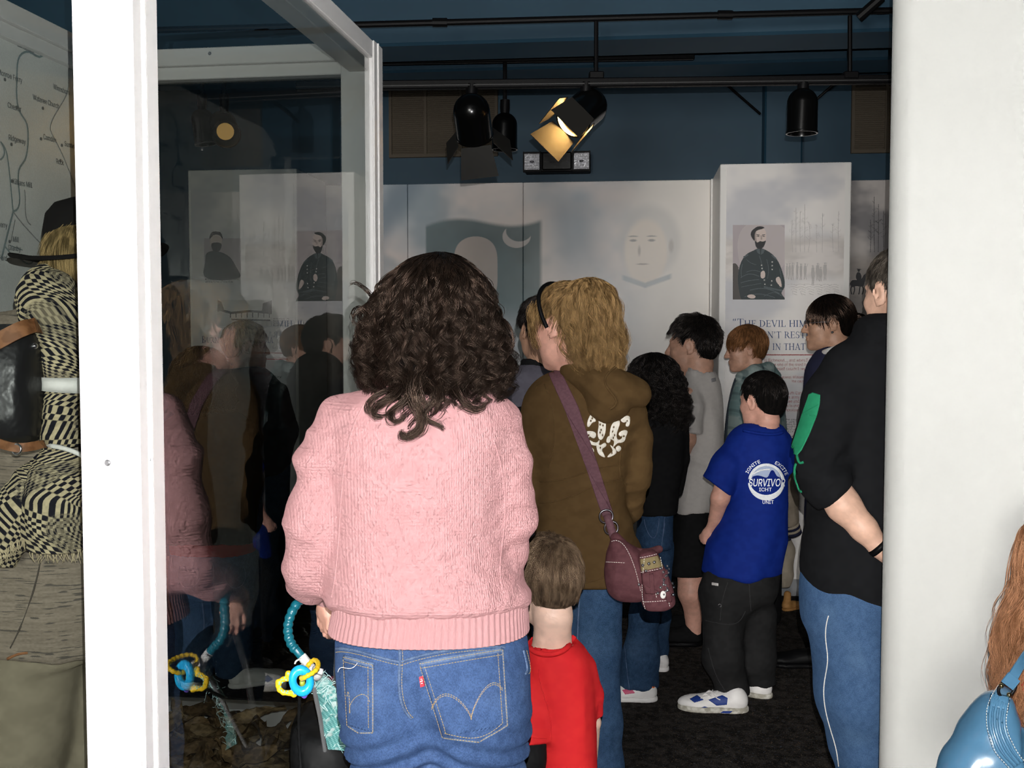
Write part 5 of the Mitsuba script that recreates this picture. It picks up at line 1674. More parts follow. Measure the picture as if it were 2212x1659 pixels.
hdC = s_disp(s_disp(hdC0, lambda P: waistfold(P).astype(np.float32)), lambda P: fC(P) * np.clip(.2 + (np.abs(P[:, 0] - at(1262, 0, DC)[0]) - .08) / .06, .2, 1))
hd = grow('hoodie', hdC, span(DC, 1110, 1430, 780, 1300, -.2, .25), .007, 'olive_fleece', PC)
hood = s_union(.03, s_ell(at(1318, 836, DC - .05), (.095, .085, .05), rot(0, 0, math.radians(18))), s_ell(at(1312, 872, DC - .09), (.055, .045, .05)), s_limb([at(1240, 800, DC - .05), at(1300, 826, DC - .1), at(1372, 846, DC - .06)], [.035, .04, .038]))
hoodf = s_disp(hood, folds((9, 9, 20), .009, 31, .6))
grow('hood', hoodf, span(DC, 1190, 1430, 770, 950, -.24, .14), .006, 'olive_fleece', hd)
obj('drawstring', tube(spline([at(1330, 792, DC - .12), at(1312, 838, DC - .16), at(1330, 862, DC - .165), at(1318, 884, DC - .16)], 20), .003, 6), 'olive_fleece', hd, smooth=True)
grow('body', s_union(.012, HC.fn, HC.neck(at(1240, 815, DC), .05), s_in(torC, .014)), span(DC, 1120, 1400, 590, 1290, -.16, .16), .0055, 'skin_pink', PC)
z = lambda a: [(1040 + x / 2.592, 560 + y / 2.592) for x, y in a]
halfprint = [[(592, 935), (600, 890), (620, 860), (645, 849), (668, 864), (690, 888), (696, 930), (690, 980), (668, 1012), (652, 992), (655, 940), (648, 886), (632, 880), (640, 905), (620, 916), (603, 938)],
             [(583, 995), (588, 966), (615, 962), (640, 974), (636, 998), (618, 1000), (606, 992), (602, 1004), (616, 1018), (648, 1024), (660, 1012), (656, 1036), (620, 1040), (596, 1024)],
             [(645, 1030), (650, 1078), (668, 1100), (690, 1108), (680, 1082), (676, 1062), (698, 1042), (690, 1028), (664, 1040)]]
rightprint = [[(772, 905), (748, 908), (728, 930), (718, 975), (722, 1006), (742, 1020), (738, 1050), (760, 1030), (778, 1028), (800, 1016), (808, 990), (816, 962), (802, 956), (780, 964), (768, 980), (782, 992), (790, 984), (784, 1004), (762, 1008), (756, 985), (766, 945)],
              [(780, 900), (800, 880), (824, 878), (830, 905), (820, 936), (806, 930), (812, 910), (796, 914)], [(720, 1040), (750, 1066), (748, 1090), (706, 1108), (724, 1084), (734, 1070)]]
extra = [[(700, 1022), (712, 990), (722, 1008), (714, 1026)], [(667, 822), (670, 790), (690, 764), (694, 790), (704, 800), (694, 822), (680, 826)], [(590, 1060), (605, 1048), (625, 1060), (628, 1080), (612, 1090), (606, 1072)], [(752, 1056), (768, 1044), (780, 1058), (768, 1076), (756, 1072)]]
holes = shapely.union_all([blob(1040 + x / 2.592, 560 + y / 2.592, 1.7, 2.6, 8) for x, y in [(672, 900), (680, 930), (670, 955), (678, 985), (664, 970), (740, 940), (734, 965), (745, 985), (738, 1000), (620, 890), (612, 905), (600, 985), (665, 1055), (815, 905), (795, 990), (730, 1085), (686, 912), (664, 925)]])
pp = shapely.union_all([curve(z(a), 80) for a in halfprint + rightprint + extra]).difference(holes)
pp = shapely.union_all([g_ for g_ in getattr(pp, 'geoms', [pp]) if g_.area > 6])
obj('scroll_print', patch(hdC, pp, DC, 6, .0018, .0015), 'print_white', hd, smooth=True)
for pts in [[(1166, 1040), (1230, 1032), (1290, 1012), (1344, 1006)], [(1166, 1086), (1240, 1070), (1300, 1044), (1346, 1036)], [(1176, 830), (1196, 900), (1196, 960), (1186, 1010)], [(1344, 876), (1350, 930), (1340, 990), (1348, 1050)], [(1172, 1268), (1250, 1262), (1310, 1246)]]:
    obj('seam', seam(hdC, pts, DC, .0022, -.0006), 'olive_fleece', hd, smooth=True)
jC = flat_floor(s_union(.02, limb(DC, [(1285, 1230, 0, 62), (1287, 1400, 0, 52), (1290, 1560, -.01, 50), (1292, 1659, -.01, 52), (1298, 1890, 0, 56)]), limb(DC, [(1205, 1230, .03, 58), (1200, 1500, .05, 48), (1196, 1880, .05, 50)])))
jcm = grow('jeans', s_disp(jC, folds((9, 9, 7), .006, 41)), span(DC, 1120, 1380, 1220, 1950, -.2, .2), .008, 'denim_mid', PC)
obj('seam', seam(jC, [(1252, 1290), (1248, 1400), (1252, 1500)], DC, .0025, 0), 'denim_edge', jcm, smooth=True)
for x, d in ((1298, 0), (1196, .05)):
    p = at(x, 1890, DC); shoe(PC, (p[0], DC + d - .05), 10, .25, 'black_metal', 'black_metal', h=.009)
# hair: drawn back from the face, a big wavy tail, headband with glasses arms
lvC = rows(DC, [(600, 1262, 1280, .04), (606, 1236, 1300, .09), (625, 1212, 1322, .14), (660, 1204, 1332, .17), (700, 1206, 1340, .175), (745, 1212, 1346, .17), (785, 1226, 1344, .15), (812, 1248, 1326, .12), (826, 1270, 1300, .08)], -.055)
HKC = long_hair(lvC, PC, 'hair_blonde', 120, 26, lambda p, g: float(at(0, g.uniform(770, 832), DC)[2]), (.004, .014), .11, .0008, 8, rad=(.78, 1.03), K=30, spread=.0045, wander=.35, fill=.8, pw=1.3)
capC = short_hair(HC, PC, 'hair_blonde', 2200, .075, 'short', .10, .0009, 9, .10, crown=(0, -.07, .09), cap=.010, name='hair_top')
brow_l = [HC.w(p) for p in ((-.05, .075, .07), (-.074, .066, .03), (-.080, .058, -.02), (-.074, .055, -.055))]
gg = np.random.default_rng(5)
obj('face_lock', strands([np.array(brow_l) + gg.normal(0, .0045, (1, 3)) + gg.normal(0, .0015, (4, 3)) for _ in range(60)], .0009, 14), 'hair_blonde', HKC, smooth=True, kind='stuff')
hb = [HC.w(p) for p in ((-.087, -.002, -.005), (-.092, .012, .045), (-.078, .022, .092), (-.03, .03, .125), (.03, .03, .125), (.078, .022, .092))]
k = obj('headband', tube(spline(hb, 30), .0055, 8), 'black_metal', PC, smooth=True, label='black headband')
# shoulder bag on its webbing strap
BG = thing('shoulder_bag', 'plum canvas shoulder bag with front pocket and charms on a long strap', 'bag')
obj('strap', patch(hdC, PL([(1180, 797), (1207, 792), (1250, 880), (1290, 1000), (1324, 1112), (1301, 1116), (1262, 1000), (1222, 890)]), DC, 10, .004, .004), 'plum_webbing', BG, smooth=True)
obj('strap_end', cat([tube(spline([at(1312, 1114, DC - .125), at(1317, 1132, DC - .135), at(1326, 1160, DC - .14)], 6), .011, 8)]), 'plum_webbing', BG, smooth=True)
for x, y in ((1309, 1116), (1320, 1141)):
    r4 = [at(x + a, y + b, DC - .135) for a, b in ((-11, -9), (10, -12), (12, 8), (-9, 11))]
    obj('strap_ring', tube(spline(r4, 24, True), .0028, 6, closed=True), 'chrome_dark', BG, smooth=True)
pr('chrome_dark', (.32, .30, .32), .25, .5, 1.0)
DG = DC - .19
bagf = s_union(.03, s_loft(rows(DG, [(1160, 1318, 1334, .03), (1180, 1316, 1364, .06), (1210, 1310, 1392, .09), (1250, 1306, 1402, .11), (1284, 1312, 1402, .10), (1300, 1330, 1390, .07)]), 2.6, cap=.01), s_ell(at(1385, 1240, DG + .02), (.055, .05, .055)))
bagf = s_disp(bagf, folds((14, 14, 8), .004, 51, .5))
bb = grow('body', bagf, span(DG, 1280, 1440, 1140, 1320, -.12, .14), .005, 'plum_canvas', BG)
tpl = s_limb([at(1330, 1162, DG), at(1362, 1192, DG), at(1398, 1196, DG), at(1424, 1186, DG + .02)], [.014, .013, .012, .010])
grow('top_edge', tpl, span(DG, 1300, 1450, 1140, 1220, -.05, .08), .004, 'plum_canvas', BG)
DP = DG - .035
pkf = s_loft(rows(DP, [(1192, 1386, 1416, .05), (1206, 1378, 1424, .055), (1240, 1381, 1440, .062), (1280, 1384, 1454, .07), (1306, 1386, 1458, .07), (1322, 1392, 1440, .06)]), 3.2, cap=.01)
pk_ = grow('front_pocket', pkf, span(DP, 1360, 1480, 1180, 1335, -.07, .07), .004, 'plum_canvas', BG)
flp = patch(pkf, PL([(1388, 1238), (1434, 1229), (1442, 1268), (1432, 1280), (1396, 1282), (1390, 1262)]), DP, 6, .005, .006)
obj('flap', flp, 'plum_canvas', pk_, smooth=True)
pr('bag_stripe', (.16, .125, .06), .8, .2)
obj('striped_panel', patch(pkf, PL([(1383, 1208), (1420, 1200), (1432, 1224), (1386, 1234)]), DP, 6, .002, .003), 'bag_stripe', pk_, smooth=True)
obj('stitching', cat([seam(pkf, a, DP, .0007, .003, .004, .002) for a in ([(1384, 1205), (1424, 1196)], [(1386, 1236), (1438, 1226)], [(1392, 1206), (1390, 1290), (1396, 1316)], [(1424, 1204), (1432, 1240), (1446, 1310)], [(1392, 1300), (1450, 1296)], [(1408, 1240), (1418, 1290)])] + [seam(bagf, a, DG, .0007, .002, .004, .002) for a in ([(1322, 1170), (1345, 1176), (1372, 1230), (1384, 1280)], [(1310, 1214), (1350, 1216)])]), 'thread_white', BG, smooth=False)
gg = np.random.default_rng(12)
for a in ([(1406, 1238), (1410, 1282)], [(1432, 1232), (1444, 1300)]):
    obj('pocket_strap', patch(pkf, sg.LineString(a).buffer(4, cap_style='flat'), DP, 5, .008, .004), 'plum_canvas', pk_, smooth=True)
for x, y in [(1390, 1220), (1401, 1217), (1412, 1214), (1396, 1232), (1424, 1228), (1430, 1236), (1436, 1244), (1432, 1252), (1386, 1262), (1426, 1268), (1420, 1280), (1432, 1262), (1440, 1274), (1452, 1262), (1456, 1270), (1450, 1284)]:
    s_ = trimesh.creation.icosphere(2, .0042); s_.apply_translation(on_cloth(pkf, [x], [y], DP, lift=.007)[0]); obj('stud', s_, 'chrome', pk_, smooth=True)
hk_ = on_cloth(pkf, [1431], [1283], DP, lift=.009)[0]
obj('heart_charm', (lambda m: (m.apply_scale([.007, .003, .010]), m.apply_translation(hk_), m)[2])(trimesh.creation.icosphere(2)), 'thread_white', BG, smooth=True)
obj('chain', cat([(lambda s_: (s_.apply_translation(on_cloth(pkf, [1434 + 4 * math.sin(i * 1.1)], [1226 + i * 6.2], DP, lift=.010)[0]), s_)[1])(trimesh.creation.icosphere(1, .003)) for i in range(10)]), 'chrome', BG, smooth=True)

# ---------------------------------------------------------------- dark-haired man in a grey-violet shirt
DD = 3.9
fabric('violet_shirt', (.085, .08, .10), (.10, .095, .118), 60)
PD = thing('person', 'dark-haired man in a grey-violet shirt with a black collar, beside the blonde', 'person')
HD = Head(at(1168, 712, DD), .94, 26)
rD = rows(DD, [(786, 1130, 1200, .12), (804, 1104, 1226, .17), (830, 1086, 1250, .2), (900, 1078, 1262, .23), (1050, 1084, 1258, .23), (1180, 1086, 1256, .24)])
shD = s_disp(s_union(.03, s_loft(rD, 2.4), limb(DD, [(1096, 840, 0, 27), (1082, 950, 0, 26), (1086, 1060, .05, 22)]), limb(DD, [(1246, 840, 0, 27), (1262, 950, 0, 26), (1258, 1060, .05, 22)])), folds((7, 7, 5), .008, 61))
grow('body', s_union(.012, HD.fn, HD.neck(at(1166, 800, DD), .052), s_in(s_loft(rD[:3], 2.4), .012)), span(DD, 1080, 1260, 620, 1000, -.16, .16), .009, 'skin_tan', PD)
sd = grow('shirt', shD, span(DD, 1040, 1300, 780, 1190, -.2, .2), .011, 'violet_shirt', PD)
obj('collar', align(lathe([(.062, 0), (.072, .004), (.066, .045), (.058, .05), (.054, .04), (.056, 0)], 24), at(1164, 806, DD), at(1166, 700, DD + .01)), 'black_jersey', sd, smooth=True)
obj('shoulder_patch', patch(shD, PL([(1094, 914), (1108, 880), (1128, 878), (1120, 906), (1104, 924)]), DD, 6, .002, .002), 'black_jersey', sd, smooth=True)
trD = flat_floor(s_union(.03, s_loft(rows(DD, [(1150, 1088, 1254, .22), (1240, 1090, 1254, .22)]), 2.4), limb(DD, [(1130, 1230, 0, 40), (1126, 1600, 0, 30)]), limb(DD, [(1214, 1230, 0, 40), (1218, 1600, 0, 30)])))
grow('trousers', trD, span(DD, 1060, 1290, 1140, 1640, -.15, .15), .016, 'black_jersey', PD)
for x in (1126, 1218):
    p = at(x, 1618, DD); shoe(PD, (p[0], DD - .06), 0, .27, 'black_metal', 'black_metal', h=.012)
short_hair(HD, PD, 'hair_black', 3000, .04, lift=.45, thick=.0011, seed=6, wild=.4, cap=.011)

# ---------------------------------------------------------------- girl with black curls
DE = 4.4
denim('denim_deep', (.012, .032, .075), (.032, .072, .14), (.06, .11, .19))
pr('shoe_white', two((.76, .74, .72), (.82, .80, .78), 30), .5, .35)
pr('shoe_pink', (.55, .08, .17), .5, .35)
pr('shoe_mark', (.75, .16, .03), .5, .3)
PE = thing('person', 'girl with a mass of black curls in a black top, jeans and white-pink shoes', 'person')
rE = rows(DE, [(872, 1396, 1452, .12), (892, 1378, 1474, .16), (930, 1368, 1478, .18), (1010, 1374, 1474, .18), (1070, 1372, 1466, .19), (1116, 1370, 1462, .2)])
torE = s_union(.02, s_loft(rE, 2.3), limb(DE, [(1380, 905, 0, 18), (1368, 990, .02, 17), (1378, 1070, .08, 14)]), limb(DE, [(1470, 905, 0, 17), (1474, 990, .03, 16), (1462, 1060, .09, 13)]))
HE = Head(at(1420, 826, DE + .02), .88, 10)
grow('body', s_union(.012, HE.fn, HE.neck(at(1424, 890, DE), .046), s_in(s_loft(rE[:3], 2.3), .01)), span(DE, 1360, 1490, 750, 980, -.14, .16), .009, 'skin_tan', PE)
grow('top', s_disp(torE, folds((8, 8, 5), .006, 71)), span(DE, 1340, 1500, 865, 1130, -.16, .2), .011, 'black_jersey', PE)
jE = flat_floor(s_union(.02, s_loft(rows(DE, [(1104, 1382, 1452, .19), (1140, 1378, 1452, .2), (1190, 1374, 1450, .2)]), 2.3), limb(DE, [(1398, 1180, 0, 27), (1392, 1330, -.03, 30), (1384, 1420, -.03, 38), (1378, 1492, -.02, 46)]), limb(DE, [(1432, 1180, .1, 24), (1424, 1330, .28, 24), (1414, 1400, .36, 28), (1408, 1448, .40, 30)])))
jE2 = s_and(jE, s_half((0, 0, .045), (0, 0, -1)), .01)
jm = grow('jeans', s_disp(jE2, folds((10, 10, 7), .006, 73)), span(DE, 1310, 1480, 1095, 1500, -.25, .6), .011, 'denim_deep', PE)
obj('stitching', cat([seam(jE2, a, DE, .0014, .001) for a in ([(1392, 1122), (1400, 1150), (1410, 1162), (1424, 1120)], [(1436, 1130), (1432, 1160)], [(1436, 1115), (1428, 1190)], [(1346, 1330), (1352, 1420), (1360, 1490)])]), 'denim_edge', jm, smooth=False)
pn_ = at(1416, 1500, DE - .03)
sk1, up1, so1 = shoe(PE, (pn_[0], DE - .07), 82, .235, 'shoe_white', 'shoe_white', h=.005)
pf_ = at(1436, 1470, DE + .36)
sk2, up2, so2 = shoe(PE, (pf_[0] - .0, DE + .30), 40, .235, 'shoe_white', 'shoe_white', h=.006)
for poly in ([(1344, 1491), (1362, 1486), (1372, 1497), (1350, 1500)],):
    obj('pink_panel', patch(up1, PL(poly), DE - .1, 4, .0015, .001), 'shoe_pink', sk1, smooth=True)
obj('heel_mark', patch(up1, blob(1411, 1482, 3.2, 4.5).difference(blob(1412, 1482, 1.4, 2.4)), DE - .08, 3, .0015, .001), 'shoe_mark', sk1, smooth=True)
lvE = rows(DE, [(762, 1408, 1420, .03), (766, 1392, 1434, .09), (780, 1372, 1454, .16), (806, 1356, 1470, .2), (845, 1350, 1482, .22), (885, 1358, 1490, .22), (915, 1368, 1490, .2), (938, 1384, 1480, .17)], .0)
long_hair(lvE, PE, 'hair_black', 170, 13, lambda p, g: float(at(0, g.uniform(888, 940), DE)[2]), (.003, .020), .06, .0011, 10, rad=(.75, 1.05), K=28, spread=.004, wander=.4, fill=.8, pw=1.35)

# ---------------------------------------------------------------- boy in the grey T-shirt
DF = 5.1
fabric('grey_jersey', (.40, .375, .355), (.42, .395, .372), 90)
PF = thing('person', 'dark-haired boy in a loose grey T-shirt and black shorts', 'person')
HF = Head(at(1495, 746, DF), 1.12, 66)
rF = rows(DF, [(786, 1476, 1530, .14), (802, 1470, 1544, .18), (830, 1468, 1556, .21), (880, 1470, 1562, .23), (950, 1470, 1563, .24), (1000, 1466, 1556, .23), (1060, 1460, 1544, .24), (1112, 1456, 1534, .25)])
sleF = s_and(limb(DF, [(1492, 830, -.05, 22), (1490, 880, -.11, 25), (1492, 935, -.13, 27)]), s_half(at(1492, 932, DF), (-.15, 0, -1)))
diag = lambda P: (-.008 * np.clip(np.sin((P[:, 0] - at(1500, 0, DF)[0]) * 34 + P[:, 2] * 6 + 1.5 * np.sin(P[:, 2] * 5)), -.3, 1)).astype(np.float32)
shF = s_disp(s_disp(s_union(.015, s_loft(rF, 2.3), sleF), diag), lambda P: (-.012 * np.exp(-((P[:, 2] - at(0, 990, DF)[2] + .25 * (P[:, 0] - at(1510, 0, DF)[0])) / .02) ** 2)).astype(np.float32))
armF = limb(DF, [(1490, 850, -.10, 15), (1486, 950, -.13, 17), (1474, 985, -.06, 14), (1440, 975, .1, 11)])
grow('body', s_union(.012, HF.fn, HF.neck(at(1500, 805, DF), .056), s_in(s_loft(rF[:5], 2.3), .015), armF), span(DF, 1420, 1590, 650, 1010, -.22, .3), .0065, 'skin_warm', PF)
gf = grow('t_shirt', s_sub(shF, HF.neck(at(1500, 806, DF), .062), .008), span(DF, 1420, 1590, 775, 1125, -.25, .25), .01, 'grey_jersey', PF)
obj('neck_print', patch(shF, PL([(1536, 818), (1545, 816), (1546, 824), (1537, 826)]), DF, 4, .002, .001), 'ink_grey', gf, smooth=True)
stF = s_union(.02, s_loft(rows(DF, [(1096, 1456, 1532, .23), (1150, 1448, 1532, .25), (1200, 1438, 1532, .26), (1248, 1432, 1530, .25)]), 2.5))
grow('shorts', stF, span(DF, 1420, 1550, 1090, 1256, -.2, .2), .012, 'black_jersey', PF)
lgF = flat_floor(s_union(.01, limb(DF, [(1490, 1235, -.02, 28), (1492, 1280, -.03, 27), (1498, 1328, .0, 18), (1498, 1366, .0, 17)]), limb(DF, [(1512, 1235, .2, 24), (1516, 1280, .22, 23), (1520, 1325, .26, 15), (1520, 1352, .26, 15)])))
grow('legs', lgF, span(DF, 1450, 1560, 1228, 1400, -.15, .4), .009, 'skin_pink', PF)
for x, d in ((1516, .0), (1530, .24)):
    p = at(x, 1350, DF + d); shoe(PF, (p[0], DF + d), 84, .29, 'black_jersey', 'black_metal', h=.008)
short_hair(HF, PF, 'hair_black', 4200, .034, lift=.7, thick=.0014, seed=14, wild=.45, cap=.013)

# ---------------------------------------------------------------- auburn-haired boy
DJ = 5.4
def plaid(p, n, uv):
    s = p.x + p.y * .6
    a = smoothstep(.4, .6, fbm(s * 28, p.z * 28, 2.0, 3))
    c = mix([.13, .20, .20], [.24, .30, .29], a)
    return mix(c, [.05, .08, .085], .55 * smoothstep(.8, .95, dr.sin(s * 70)) + .45 * smoothstep(.8, .95, dr.sin(p.z * 70 + s * 30)))


pr('plaid_teal', proc(plaid), .8, .2)
pr('plaid_edge', (.03, .04, .05), .8, .2)
PG = thing('person', 'auburn-haired boy in profile with a teal-grey patterned jacket', 'person')
HG = Head(at(1611, 753, DJ), .93, 84, -5)
rG = rows(DJ, [(796, 1604, 1652, .1), (812, 1594, 1672, .16), (840, 1584, 1684, .2), (890, 1574, 1694, .22), (950, 1570, 1698, .23), (1060, 1574, 1694, .23), (1150, 1576, 1690, .24)])
jkG = s_disp(s_loft(rG, 2.3), folds((9, 9, 5), .008, 81))
grow('body', s_union(.012, HG.fn, HG.neck(at(1626, 815, DJ), .046), s_in(s_loft(rG[:4], 2.3), .012)), span(DJ, 1550, 1710, 690, 900, -.16, .16), .0055, 'skin_warm', PG)
jg = grow('jacket', jkG, span(DJ, 1550, 1720, 790, 1160, -.2, .2), .011, 'plaid_teal', PG)
grow('collar', s_union(.015, limb(DJ, [(1600, 815, -.03, 12), (1630, 803, -.07, 15), (1660, 796, -.02, 14), (1678, 812, 0, 10)])), span(DJ, 1580, 1700, 780, 840, -.16, .1), .008, 'plaid_teal', jg)
obj('front_edge', tube(spline([at(x, y, DJ + .0) for x, y in [(1592, 818), (1578, 870), (1570, 940), (1570, 1000)]], 14), .012, 8), 'plaid_edge', jg, smooth=True)
trG = flat_floor(s_union(.03, limb(DJ, [(1610, 1140, 0, 32), (1606, 1330, 0, 24)]), limb(DJ, [(1658, 1140, 0, 32), (1664, 1330, 0, 24)])))
grow('trousers', trG, span(DJ, 1560, 1720, 1120, 1400, -.15, .15), .016, 'black_jersey', PG)
for x in (1606, 1664):
    p = at(x, 1360, DJ); shoe(PG, (p[0], DJ - .04), 60, .22, 'black_metal', 'black_metal', h=.012)
short_hair(HG, PG, 'hair_auburn', 3200, .062, 'fringe', lift=.12, thick=.0012, seed=16, wild=.1, cap=.011)

# ---------------------------------------------------------------- toddler in tan behind the blue shirt
DI = 5.76
pr('tan_leather', two((.30, .25, .19), (.36, .30, .235), 25), .6, .3)
pr('khaki', two((.36, .31, .24), (.42, .36, .28), 20), .85, .2)
pr('navy_rib', (.018, .02, .045), .85, .2)
pr('boot_tan', two((.36, .18, .055), (.43, .22, .075), 30), .7, .25)
PI_ = thing('person', 'small child in a tan varsity jacket, khaki trousers and tan boots behind the blue shirt', 'person')
HI = Head(at(1652, 950, DI), .8, 70)
rI = rows(DI, [(996, 1630, 1676, .1), (1012, 1616, 1690, .15), (1060, 1614, 1698, .19), (1120, 1616, 1700, .2), (1160, 1618, 1704, .2)])
grow('body', s_union(.012, HI.fn, HI.neck(at(1654, 1010, DI), .045), s_in(s_loft(rI[:3], 2.3), .012)), span(DI, 1600, 1710, 890, 1070, -.14, .14), .01, 'skin_fair', PI_)
jI = grow('jacket', s_loft(rI, 2.3), span(DI, 1590, 1720, 985, 1170, -.16, .16), .01, 'tan_leather', PI_)
slI = limb(DI, [(1690, 1030, -.06, 20), (1698, 1080, -.12, 25), (1704, 1122, -.10, 21)])
grow('sleeve', s_disp(slI, folds((14, 14, 10), .006, 91)), span(DI, 1650, 1740, 1005, 1150, -.24, .1), .008, 'tan_leather', jI)
for k_, (y0, r_0, mt) in enumerate([(1126, 19, 'navy_rib'), (1131, 19.4, 'khaki'), (1136, 19, 'navy_rib'), (1141, 18.6, 'khaki'), (1146, 18, 'navy_rib')]):
    a, b = at(1705 + k_ * 2.1, y0, DI - .10), at(1707 + k_ * 2.1, y0 + 6.5, DI - .095)
    obj('cuff_stripe', tube([a, (a + b) / 2, b], r_0 * mpp(DI) * .95, 16), mt, jI, smooth=True)
band(DI, [(1156, 1616, 1706, .205), (1170, 1618, 1706, .205)], 60, .002, 'navy_rib', 'waistband', jI, nz=3)
trI = flat_floor(s_union(.02, s_loft(rows(DI, [(1160, 1620, 1704, .19), (1195, 1620, 1710, .19)]), 2.3), limb(DI, [(1692, 1190, -.02, 25), (1692, 1240, -.02, 21), (1686, 1285, 0, 15)]), limb(DI, [(1640, 1190, 0, 25), (1640, 1285, 0, 18)])))
grow('trousers', s_disp(s_and(trI, s_half((0, 0, .13), (0, 0, -1)), .01), folds((12, 12, 8), .006, 93)), span(DI, 1600, 1730, 1150, 1300, -.16, .16), .01, 'khaki', PI_)
for x in (1688, 1640):
    p = at(x, 1318, DI); shoe(PI_, (p[0], DI - .04), -55 if x > 1660 else 40, .17, 'boot_tan', 'boot_tan', H=.10, tall=.035, h=.007, name='boot')

# ---------------------------------------------------------------- boy in the blue shirt
DH = 4.3
fabric('blue_jersey', (.003, .018, .185), (.004, .022, .205), 45, .8)
fabric('charcoal_twill', (.0125, .0125, .013), (.016, .016, .0165), 50, .8, .05)
pr('tee_white', two((.84, .87, .91), (.88, .91, .94), 80), .6, .2)
pr('tee_pale', (.42, .50, .68), .6, .2)
PH = thing('person', 'dark-haired boy in a bright blue printed T-shirt and charcoal trousers', 'person')
HH = Head(at(1646, 866, DH), .94, 36, -2)
rH = rows(DH, [(916, 1606, 1684, .13), (932, 1586, 1696, .17), (955, 1574, 1704, .2), (1010, 1574, 1702, .215), (1080, 1572, 1700, .22), (1140, 1552, 1702, .24), (1200, 1528, 1696, .26), (1252, 1516, 1684, .27)])
s1H = s_and(limb(DH, [(1592, 960, 0, 24), (1572, 1005, -.03, 32), (1550, 1052, -.05, 38)]), s_half(at(1550, 1050, DH), (-.75, 0, -1)), .004)
s2H = s_and(limb(DH, [(1688, 955, 0, 24), (1700, 990, 0, 26), (1704, 1025, .0, 24)]), s_half(at(1706, 1022, DH), (.7, 0, -1)), .004)
hemH = s_half(at(1600, 1248, DH), (.06, .1, -1))
teeH0 = s_union(.018, s_and(s_loft(rH, 2.3), hemH, .004), s1H, s2H)
draw = lambda P: (-.009 * np.clip(np.sin((P[:, 0] - at(1600, 0, DH)[0]) * 30 - P[:, 2] * 9 + 1.2 * np.sin(P[:, 2] * 7)), -.4, 1) * np.clip((at(0, 1040, DH)[2] - P[:, 2]) / .12, .12, 1)).astype(np.float32)
teeH = s_disp(s_disp(teeH0, draw), folds((8, 8, 5), .007, 101, .6))
armH = limb(DH, [(1572, 1020, -.03, 21), (1556, 1075, -.05, 20), (1545, 1120, .0, 14), (1534, 1142, .02, 9)])
hH = s_hand(at(1535, 1140, DH + .02), at(1522, 1160, DH + .04) - at(1535, 1140, DH + .02), (.8, .5, -.2), 1, .72, (.6, .8, .6))
grow('body', s_union(.006, s_union(.012, HH.fn, HH.neck(at(1652, 935, DH), .046), s_in(s_loft(rH[:5], 2.3), .014), armH), hH), span(DH, 1500, 1730, 790, 1180, -.2, .2), .0052, 'skin_pink', PH)
th = grow('t_shirt', s_sub(teeH, HH.neck(at(1652, 938, DH), .052), .006), span(DH, 1490, 1740, 905, 1270, -.25, .25), .0085, 'blue_jersey', PH)
obj('collar', seam(teeH, [(1606, 930), (1624, 934), (1650, 938), (1676, 938), (1690, 934)], DH, .007, .002), 'blue_jersey', th, smooth=True)
cx, cy = 1655, 1041
outer, inner = blob(cx, cy, 39, 40, 48), blob(cx, cy, 33, 34, 48)
dome = inner.intersection(sg.box(cx - 60, cy - 60, cx + 60, cy - 8))
lowring = blob(cx, cy, 39, 40, 48).difference(blob(cx, cy - 8, 37, 36, 48)).intersection(sg.box(cx - 60, cy + 2, cx + 60, cy + 60))
topring = outer.difference(inner).intersection(sg.box(cx - 60, cy - 60, cx + 60, cy - 6))
tp = lambda nm, poly, m, l=.002: obj(nm, patch(teeH, poly, DH, 6, l, .001), m, th, smooth=True)
tp('emblem_sky', dome, 'tee_pale', .0016)
tp('emblem_ring', topring, 'tee_white', .0022)
tp('emblem_base', lowring, 'tee_white', .0022)
tp('emblem_hill', curve([(cx - 30, cy - 9), (cx - 18, cy - 14), (cx + 2, cy - 10), (cx + 10, cy - 24), (cx + 16, cy - 24), (cx + 24, cy - 12), (cx + 31, cy - 9)]).intersection(inner), 'blue_jersey', .0026)
tp('emblem_streak', shapely.union_all([line(spline([(cx - 30, cy - 16), (cx - 12, cy - 25), (cx + 8, cy - 27)], 10), 3.4)]), 'tee_white', .0026)
words = [cloth_text(teeH, 'SURVIVOR', cx - 39, cy + 9, 15.5, 77, DH, shear=.12, lift=.003), cloth_text(teeH, 'ICHT', cx - 16, cy + 20, 7.5, 27, DH, lift=.003), cloth_text(teeH, 'UNIT', cx - 9, cy + 47, 7.5, 24, DH, lift=.003),
         cloth_text(teeH, 'IGNITE', 0, 0, 7.0, 34, DH, place=on_arc(cx, cy, 42, 43, 204, 252, 34), lift=.003), cloth_text(teeH, 'EXCITE', 0, 0, 7.0, 34, DH, place=on_arc(cx, cy, 42, 43, 294, 340, 34), lift=.003)]
for w_ in words:
    obj('lettering', w_, 'tee_white', th, smooth=False)
pH = s_union(.06, s_loft(rows(DH, [(1236, 1518, 1684, .24), (1280, 1516, 1678, .24), (1320, 1530, 1660, .20)]), 2.4, cap=.04), limb(DH, [(1562, 1300, -.03, 46), (1562, 1420, -.06, 41), (1582, 1490, -.03, 33), (1588, 1514, -.02, 30)]), limb(DH, [(1630, 1330, .05, 46), (1636, 1420, .06, 36), (1640, 1494, .10, 34), (1640, 1506, .11, 32)]))
pHf = s_disp(s_and(pH, s_half((0, 0, .055), (0, 0, -1)), .006), folds((9, 9, 7), .010, 103, .8))
th2 = grow('trousers', pHf, span(DH, 1480, 1710, 1228, 1540, -.28, .32), .0095, 'charcoal_twill', PH)
obj('label_patch', patch(pHf, PL([(1538, 1258), (1552, 1260), (1552, 1266), (1538, 1264)]), DH, 4, .002, .001), 'ink_pale', th2, smooth=False)
